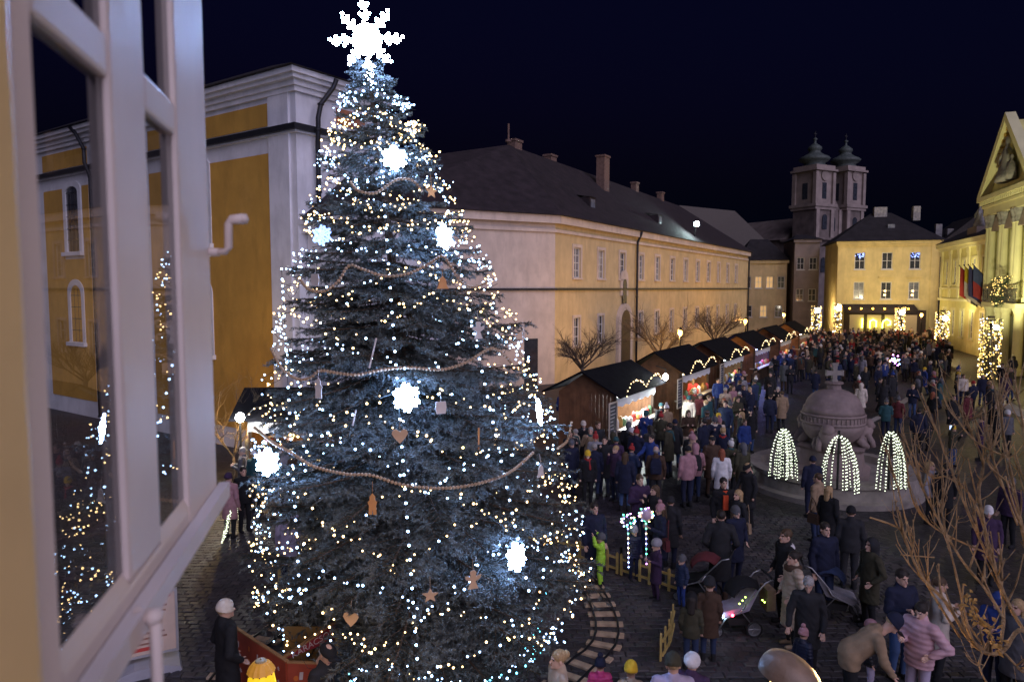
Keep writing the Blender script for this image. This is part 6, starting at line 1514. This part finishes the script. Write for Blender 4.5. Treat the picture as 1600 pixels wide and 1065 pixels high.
PP(1436, 637, 1.72, 160, 'stand', 'jacket', 'navy', 'short', 'dkhair', 'black', 'person in navy jacket, left one of the strolling couple')
PP(1447, 634, 1.74, 170, 'stand', 'coat', 'charcoal', 'short', 'brhair', 'black', 'person in charcoal coat, right one of the strolling couple')
PP(1490, 616, 1.80, 10, 'walk', 'coat', 'black', 'short', 'dkhair', 'black', 'man in black coat striding toward the window')
PP(1513, 612, 1.72, 20, 'walk', 'coat', 'burgundy', 'beanie', 'black', 'black', 'person in dark red coat walking beside the striding man')
PP(1490, 664, 1.46, 20, 'photo', 'jacket', 'olive', 'beanie', 'yellow', 'jeans', 'child in yellow hat and jeans taking a picture')
PP(1558, 628, 1.76, -60, 'stand', 'coat', 'black', 'hood', 'black', 'black', 'person in black hooded coat near the wrapped post')
PP(1575, 640, 1.68, 10, 'stand', 'jacket', 'grey', 'beanie', 'white', 'black', 'person in white hat near the wrapped post')
PP(1534, 650, 1.62, -120, 'stand', 'coat', 'purple', 'short', 'brhair', 'black', 'person in purple coat behind the upright twigs')
# --- left of the spruce
PP(357, 738, 1.66, 165, 'stand', 'coat', 'rose', 'beanie', 'purple', 'black', 'woman in speckled pink coat beside the window corner')
PP(398, 702, 1.74, 160, 'stand', 'coat', 'teal', 'beanie', 'white', 'black', 'person in teal coat and white hat left of the spruce')
PP(449, 786, 1.66, -140, 'stand', 'coat', 'lavender', 'beanie', 'tan', 'navy', 'person in lavender coat and tan hat half behind the spruce')
PP(380, 728, 1.70, 40, 'stand', 'jacket', 'black', 'short', 'dkhair', 'black', 'person in black jacket by the lit bush')
PP(415, 690, 1.72, -20, 'stand', 'jacket', 'burgundy', 'short', 'brhair', 'black', 'person in burgundy jacket at the left stall')
# accessories of the people above
def extra(px, py, h, build, label, cat):
    p = on(px, py, h); build(p, label, cat)
# orange scarf, phone, cups, shoulder bag
def held(name, px, py, depth, mb, m_, label, cat):
    p = at(px, py, depth); o = mb.build(name, m_, None, p, smooth=False); tag(o, label, cat); return o
p = on(1131, 745, 1.82); b = MB(); b.lathe([(.105, .0), (.125, -.05), (.11, -.10)], 14, 0, (0, 0, 0), 1, .9); b.box(-.06, .06, -.205, -.165, -.42, -.08); o = b.build('scarf', fab('orange'), None, (p.x, p.y, 1.52), smooth=False); tag(o, 'orange-red scarf around the neck of the man in black', 'scarf')
p = on(1228, 825, 1.82); b = MB(); b.lathe([(.10, 0), (.125, -.06), (.11, -.13)], 14, 0, (0, 0, 0), 1, .95); o = b.build('hood_lining', fab('white'), None, (p.x + .05, p.y, 1.53)); tag(o, 'white hood lining around the neck of the man with glasses', 'hood')
p = on(1240, 860, 1.70); b = MB(); b.lathe([(.11, .03), (.15, 0), (.145, -.06), (.11, -.09)], 16); o = b.build('fur_collar', fab('brown'), None, (p.x, p.y, 1.43), smooth=True); tag(o, 'brown fur collar on the long beige coat', 'collar')
for px, py, h, lab in ((1228, 825, 1.82, 'glasses of the man with white hood lining'),):
    p = on(px, py, h); b = MB()
    for s_ in (-1, 1): b.tube([(-.125, s_ * .034 + .024 * cos(a), .01 + .02 * sin(a)) for a in [2 * pi * k / 10 for k in range(11)]], .003, 4, 0, False)
    for s_ in (-1, 1): b.tube([(-.122, s_ * .058, .015), (.0, s_ * .08, .01)], .003, 4)
    o = b.build('glasses', IRON, None, (p.x, p.y, h - .135)); tag(o, lab, 'glasses')
# crowd, drawn from a few figures in many colours
rc = random.Random(99)
CW = ['black', 'charcoal', 'navy', 'brown', 'olive', 'grey', 'burgundy', 'purple', 'denim', 'tan', 'green', 'red', 'lightgrey', 'beige', 'blue', 'rose', 'cream', 'teal']
CWT = [16, 14, 12, 7, 6, 5, 4, 4, 4, 3, 3, 3, 3, 3, 3, 2, 2, 2]
GE = [('short', ['dkhair', 'brhair', 'greyhair', 'blond']), ('long', ['dkhair', 'brhair', 'blond', 'ginger']), ('beanie', ['black', 'grey', 'navy', 'red', 'white', 'cream', 'rose', 'yellow', 'teal']), ('pom', ['white', 'rose', 'grey', 'red', 'blue']), ('hood', ['black', 'olive', 'grey', 'navy']), ('cap', ['black', 'brown', 'grey'])]
GW = [7, 5, 8, 4, 3, 2]; GN = {'short': 'short {} hair', 'long': 'long {} hair', 'beanie': '{} beanie', 'pom': '{} bobble hat', 'hood': '{} hood', 'cap': '{} cap'}
HN = {'dkhair': 'dark', 'brhair': 'brown', 'greyhair': 'grey', 'blond': 'blond', 'ginger': 'red'}
CN = {'lightgrey': 'light grey', 'denim': 'slate blue', 'rose': 'dusty pink', 'tan': 'tan', 'burgundy': 'dark red'}
placed = list(NEAR); used = {}
def blocked(x, y):
    if math.hypot(x - fc.x, y - fc.y) < 3.25: return True
    v = Vector((x, y, 0)) - Bp; u, w_ = v.dot(dv), v.dot(nv)
    if -1.4 < u < 47 and -3.4 < w_ < .75: return True
    if math.hypot(x - TB.x, y - TB.y) < 3.3: return True
    return False
def spawn(x, y, zone, lod, mind=.5):
    if blocked(x, y) or any((x - a) ** 2 + (y - c) ** 2 < mind * mind for a, c in placed): return False
    placed.append((x, y))
    for _try in range(40):
        cc = rc.choices(CW, CWT)[0]; g_, gl = rc.choices(GE, GW)[0]; gc = rc.choice(gl)
        pose = rc.choice(['stand', 'pockets', 'hold', 'drink', 'walk', 'stand', 'phone']); ct = rc.choice(['jacket', 'jacket', 'coat', 'coat', 'long']) if lod < 2 else rc.choice(['jacket', 'coat'])
        if lod == 2 and pose in ('pockets', 'phone'): pose = 'stand'
        if lod == 1 and ct == 'long': ct = 'coat'
        fa = rc.choice([rc.uniform(-50, 50), rc.uniform(130, 230), rc.uniform(-180, 180)])
        turn = 'facing front' if abs((fa + 180) % 360 - 180) < 60 else 'seen from behind' if abs(fa % 360 - 180) < 60 else 'in profile'
        lab = f"person in {CN.get(cc, cc)} {'jacket' if ct == 'jacket' else 'coat'} and {GN[g_].format(HN.get(gc, CN.get(gc, gc)))}, {turn}, {zone}"
        if lab not in used and len(lab.replace(',', '').split()) <= 16: break
    used[lab] = 1
    person(x, y, rc.uniform(1.58, 1.86), fa, pose, ct, cc, g_, gc, rc.choice(['black', 'navy', 'denim', 'charcoal', 'jeans', 'brown']), lab, 'crowd on the square', False, lod, False, None, rc.randrange(3))
    return True
def fill(n, sampler, zone, lod, mind=.5):
    k = 0
    for _ in range(n * 30):
        if k >= n: break
        x, y = sampler()
        if spawn(x, y, zone, lod, mind): k += 1
def px_s(x0, x1, y0, y1):
    def f():
        p = on(rc.uniform(x0, x1), rc.uniform(y0, y1), 1.7); return p.x, p.y
    return f
fill(26, px_s(890, 1200, 655, 700), 'between spruce and stalls', 1, .6)
fill(22, px_s(985, 1180, 608, 655), 'before the first stalls', 1, .55)
fill(16, px_s(1100, 1230, 575, 610), 'before the middle stalls', 1, .55)
def far_s():
    y = rc.uniform(40, 80) ** 1.0; p0 = 1225 + (y - 40) * .3; p1 = 1490 - (y - 40) * .2
    px = rc.uniform(p0, p1) if rc.random() < .85 else rc.uniform(1180, 1240)
    return (px - 800) / F * y, y
fill(125, far_s, 'in the far crowd', 2, .6)
fill(16, px_s(1400, 1600, 545, 600), 'near the town hall', 2, .8)
fill(9, px_s(1340, 1600, 575, 640), 'on the paved circle', 1, 1.2)
fill(6, px_s(360, 470, 672, 700), 'by the left stall', 1, .6)

# the rest of the far crowd, too many and too small to tell apart
def mass(n):
    pal = [SKIN[0], SKIN[1], fab('black'), fab('navy')] + [fab(c) for c in ('charcoal', 'black', 'navy', 'brown', 'olive', 'grey', 'burgundy', 'tan', 'cream', 'denim')] + [hairm('dkhair'), hairm('brhair'), fab('white'), fab('red'), fab('grey')]
    VV = []; QQ = []; MM = []; off = 0; k = 0
    def grab(me):
        v = np.empty(len(me.vertices) * 3); me.vertices.foreach_get('co', v); q = np.empty(len(me.loops), np.int64); me.loops.foreach_get('vertex_index', q)
        mi = np.empty(len(me.polygons), np.int32); me.polygons.foreach_get('material_index', mi); return v.reshape(-1, 3), q.reshape(-1, 4), mi
    base = []
    for pose in ('stand', 'hold', 'drink'):
        bd, cm, hc, tl_, hs = template(pose, 'jacket', False, 3, False); base.append((grab(bd), grab(cm), hc))
    hats = [grab(headgear(g_, 3)) for g_ in ('short', 'beanie')]
    for _ in range(n * 25):
        if k >= n: break
        x, y = far_s()
        if y < 46 or blocked(x, y) or any((x - a) ** 2 + (y - c) ** 2 < .42 ** 2 for a, c in placed): continue
        placed.append((x, y)); k += 1
        (bv, bq, bm), (cv, cq, cm2), hc = rc.choice(base); hi = rc.randrange(2); hv, hq, _m = hats[hi]
        a = rc.uniform(-pi, pi); s_ = rc.uniform(.90, 1.06); R2 = np.array([[cos(a), -sin(a), 0], [sin(a), cos(a), 0], [0, 0, 1]])
        cc = 4 + rc.choices(range(10), [8, 8, 6, 4, 3, 3, 2, 2, 2, 3])[0]; hc2 = rc.choice((14, 15)) if hi == 0 else rc.choice((16, 17, 18, 5, 6))
        sk = rc.randrange(2); tr = rc.choice((2, 3))
        for v, q, m in ((bv, bq, np.where(bm >= 3, tr, sk)), (cv, cq, np.full(len(cq), cc)), (hv + hc, hq, np.full(len(hq), hc2))):
            VV.append((v * s_) @ R2.T + np.array([x, y, 0])); QQ.append(q + off); MM.append(m); off += len(v)
    me = bpy.data.meshes.new('far_crowd'); me.from_pydata(np.concatenate(VV).tolist(), [], np.concatenate(QQ).tolist())
    for m in pal: me.materials.append(m)
    me.polygons.foreach_set('material_index', np.concatenate(MM).astype(np.int32)); me.polygons.foreach_set('use_smooth', np.ones(sum(map(len, QQ)), bool)); me.update()
    o = link('far_crowd', me, kind='stuff'); o['label'] = 'dense mass of people packed before the far houses'; o['category'] = 'crowd'
mass(190)
# bags carried by people
def worn(px, py, h, face, dx, dy, z, kind, col, label):
    p = on(px, py, h); a = RAD(face); x = p.x + dx * cos(a) - dy * sin(a); y = p.y + dx * sin(a) + dy * cos(a); b = MB()
    if kind == 'backpack':
        b.prism([(-.14, 0), (.14, 0), (.15, .12), (.14, .34), (.09, .42), (-.09, .42), (-.14, .34), (-.15, .12)], -.07, .07); b.prism([(-.10, .04), (.10, .04), (.10, .2), (-.10, .2)], .0701, .11)
        for s_ in (-1, 1): b.tube([(s_ * .09, -.07, .38), (s_ * .11, -.2, .46), (s_ * .12, -.3, .36)], .014, 5)
    else:
        b.prism([(-.15, 0), (.15, 0), (.12, .22), (-.12, .22)], -.045, .045); b.tube([(-.11, 0, .21), (-.06, .03, .5), (.0, .06, .62), (.06, .03, .5), (.11, 0, .21)], .012, 5)
    o = b.build(kind, fab(col), None, (x, y, z), (0, 0, a)); tag(o, label, 'bag'); bv = o.modifiers.new('soft', 'BEVEL'); bv.width = .02; bv.segments = 2
worn(1087, 692, 1.72, 170, .0, .26, 1.0, 'backpack', 'charcoal', 'dark backpack on the person in dusty pink')
worn(1290, 758, 1.68, 120, .27, .02, .72, 'shoulder_bag', 'brown', 'brown shoulder bag of the woman in black at the fountain')
worn(1032, 784, 1.68, -80, .27, .02, .75, 'shoulder_bag', 'burgundy', 'dark red shoulder bag of the woman in the pink bobble hat')
worn(1025, 696, 1.74, 170, .0, .26, 1.0, 'backpack', 'navy', 'navy backpack on the balding man in brown')
worn(1153, 764, 1.66, -65, .27, .0, .75, 'shoulder_bag', 'tan', 'tan shoulder bag of the blond woman beside the orange scarf')
# ------------------------------------------------------------------ light balloons, pushchairs, small held things
BC = [emat('balloon_green', (.1, 1, .5), 12, False), emat('balloon_yellow', (1, .85, .4), 12, False), emat('balloon_violet', (.75, .25, 1), 12, False), emat('balloon_blue', (.35, .5, 1), 14, False)]
for i, (px, py, yb_, dep, lab) in enumerate(((981, 812, 885, 14.6, 'clear balloon with coloured lights on a glowing stick, nearer the spruce'), (1009, 803, 880, 14.3, 'pinkish balloon with coloured lights on a glowing stick'))):
    c = at(px, py, dep); bt = at(px + 1, yb_, dep); e = empty('light_balloon', bt); tag(e, lab, 'balloon', 'light balloons'); r = random.Random(i)
    b = MB(); R_ = .135; b.lathe([(R_ * sin(pi * k / 12) + .001, -R_ * cos(pi * k / 12)) for k in range(13)], 20, 0, c - bt)
    if i == 0: b.build('balloon', glassmat('clear_balloon', (.85, .9, 1), 1.3), e, smooth=True)
    else: b.build('balloon', mat('pink_balloon', (.45, .32, .40), .25, .1, 5), e, smooth=True)
    b = MB(); b.tube([(0, 0, 0), (c - bt) - Vector((0, 0, R_))], .011, 8); b.build('stick', mat('stick_plastic', (.45, .35, .6), .4), e)
    groups = [[], [], [], []]
    for k in range(22):
        a = 2 * pi * k / 11; p = (c - bt) + Vector((R_ * 1.05 * cos(a), -R_ * .55 if k % 2 else .02, R_ * 1.05 * sin(a) * (1 if k < 11 else .55))); groups[k % 4].append(p)
    for k in range(9): groups[rnd.randrange(4)].append((c - bt) * (k / 9) * .92 + Vector((0, -.014, 0)))
    for k in range(4):
        if groups[k]: bulb_mesh('bulbs', groups[k], .016, BC[k], e)
ALU = mat('pushchair_aluminium', (.40, .40, .42), .35, .1, 5, 0, 40, .7); TYRE = mat('tyre_rubber', (.015, .015, .016), .8)
def pushchair(p, rz, label, hood, seatc, accents=0):
    e = empty('pushchair', (p.x, p.y, 0), rz); tag(e, label, 'pushchair', 'pushchairs in the square')
    # local: forward is -x, width along y
    for (x, y, R_) in ((-.42, .20, .10), (-.42, -.20, .10), (.22, .27, .15), (.22, -.27, .15)):
        b = MB(); b.lathe([(R_ * .8, -.022), (R_, -.014), (R_, .014), (R_ * .8, .022), (R_ * .8, -.022)], 22); w = b.build('wheel', TYRE, e, (x, y, R_), (pi / 2, 0, 0))
        b = MB(); b.lathe([(R_ * .79, -.010), (R_ * .79, .010), (R_ * .70, .010), (R_ * .70, -.010), (R_ * .79, -.010)], 22); b.lathe([(.02, -.024), (.02, .024)], 10)
        for k in range(6): a = 2 * pi * k / 6; b.tube([(.015 * cos(a), .015 * sin(a), 0), (R_ * .75 * cos(a), R_ * .75 * sin(a), 0)], .009, 5)
        b.build('rim', ALU, w)
    b = MB()
    for y in (-.24, .24):
        b.tube([(.24, y, .16), (-.02, y, .48), (.42, y, .98), (.56, y, 1.03)], .014, 8); b.tube([(-.42, y * .85, .12), (-.30, y, .35), (.05, y, .5), (.12, y, .62)], .014, 8)
    b.tube([(.22, -.26, .16), (.22, .26, .16)], .012, 6); b.tube([(-.42, -.2, .12), (-.42, .2, .12)], .012, 6)
    b.build('frame', ALU, e, smooth=True)
    b = MB(); b.tube([(.56, -.24, 1.03), (.57, -.1, 1.035), (.57, .1, 1.035), (.56, .24, 1.03)], .02, 8); b.build('handlebar', TYRE, e, smooth=True)
    b = MB(); prof = [(-.40, .42), (-.34, .34), (-.05, .40), (.15, .46), (.32, .80), (.27, .84), (.08, .56), (-.10, .50), (-.34, .45)]
    b.prism([(x, z) for x, z in prof], -.2, .2); b.build('seat', fab(seatc), e)
    b = MB(); m1, m2 = 9, 8; vs_ = []
    for i in range(m1 + 1):
        a = RAD(20 + 110 * i / m1)
        for k in range(m2 + 1):
            t = -1 + 2 * k / m2; rr_ = .36 * (1 - .25 * t * t) * (1.03 if i % 2 else 1)
            vs_.append((.12 - rr_ * cos(a) , .225 * t, .62 + rr_ * sin(a) * 1.05))
    b.add(vs_, [(i * (m2 + 1) + k, i * (m2 + 1) + k + 1, (i + 1) * (m2 + 1) + k + 1, (i + 1) * (m2 + 1) + k) for i in range(m1) for k in range(m2)])
    hd = b.build('hood', fab(hood), e, smooth=True); so = hd.modifiers.new('thickness', 'SOLIDIFY'); so.thickness = .012
    b = MB(); b.prism([(-.2, .2), (.2, .2), (.24, .32), (-.24, .32)], -.19, .19); b.build('basket', TYRE, e)
    if accents:
        bulb_mesh('toy_lights', [(-.05, -.24, .62), (.0, -.25, .68), (.05, -.25, .74), (.38, -.22, .66), (.42, -.22, .62)], .016, emat('toy_green', (.6, 1, .15), 8, False), e)
        b = MB(); b.ico((-.36, -.25, .40), .03); b.build('white_lamp', emat('toy_white', (.5, .8, 1), 40), e); b = MB(); b.ico((-.18, -.26, .42), .028); b.build('red_lamp', emat('toy_red', (1, .05, .1), 25), e)
        b = MB(); b.box(.50, .66, -.16, .16, .42, .80); b.build('shopping_bag', fab('tan'), e)
    return e
pushchair(on(1095, 938), RAD(-25), 'dark pushchair with burgundy hood beside the overcoat man', 'burgundy', 'black')
pushchair(on(1150, 985), RAD(5), 'pushchair with coloured toy lights and hanging bag', 'black', 'lavender', 1)
pushchair(on(1300, 962), RAD(165), 'light blue and grey pushchair under the navy jacket man', 'denim', 'lightgrey')
p = on(1440, 940, 1.70); 
b = MB(); b.box(-.035, .035, -.006, .006, -.07, .07); o = b.build('phone', mat('phone_black', (.02, .02, .022), .3), None, (p.x - .31, p.y - .06, 1.25), (.7, 0, RAD(-60))); tag(o, 'dark phone in the hand of the woman in pink', 'phone')
b = MB(); b.box(-.035, .035, -.005, .005, -.07, .07); p = on(1490, 664, 1.46); o = b.build('phone', emat('phone_screen', (.5, .65, 1), 2, False), None, (p.x - .22, p.y - .2, 1.42)); tag(o, 'lit phone held up by the child in the yellow hat', 'phone')
b = MB(); b.prism([(-.16, 0), (.16, 0), (.11, .42), (.03, .5), (-.03, .5), (-.11, .42)], -.05, .05); p = on(988, 700); o = b.build('carrier_bag', fab('lavender'), None, (p.x, p.y, .25)); tag(o, 'pale lavender carrier bag near the barrel tables', 'bag')
# balls of light in the crowd
p = at(1397, 562, 46); e = empty('light_balloon', p); tag(e, 'small blue light balloon floating over the far crowd', 'balloon', 'light balloons'); r = random.Random(4)
for k in range(3): bulb_mesh('bulbs', [(r.gauss(0, .18), r.gauss(0, .1), r.gauss(0, .18)) for _ in range(7)], .05, BC[(3, 2, 1)[k]], e)
b = MB(); b.tube([(0, 0, -.2), (0.05, 0, -1.2)], .012, 6); b.build('stick', mat('stick_plastic', (.45, .35, .6), .4), e)
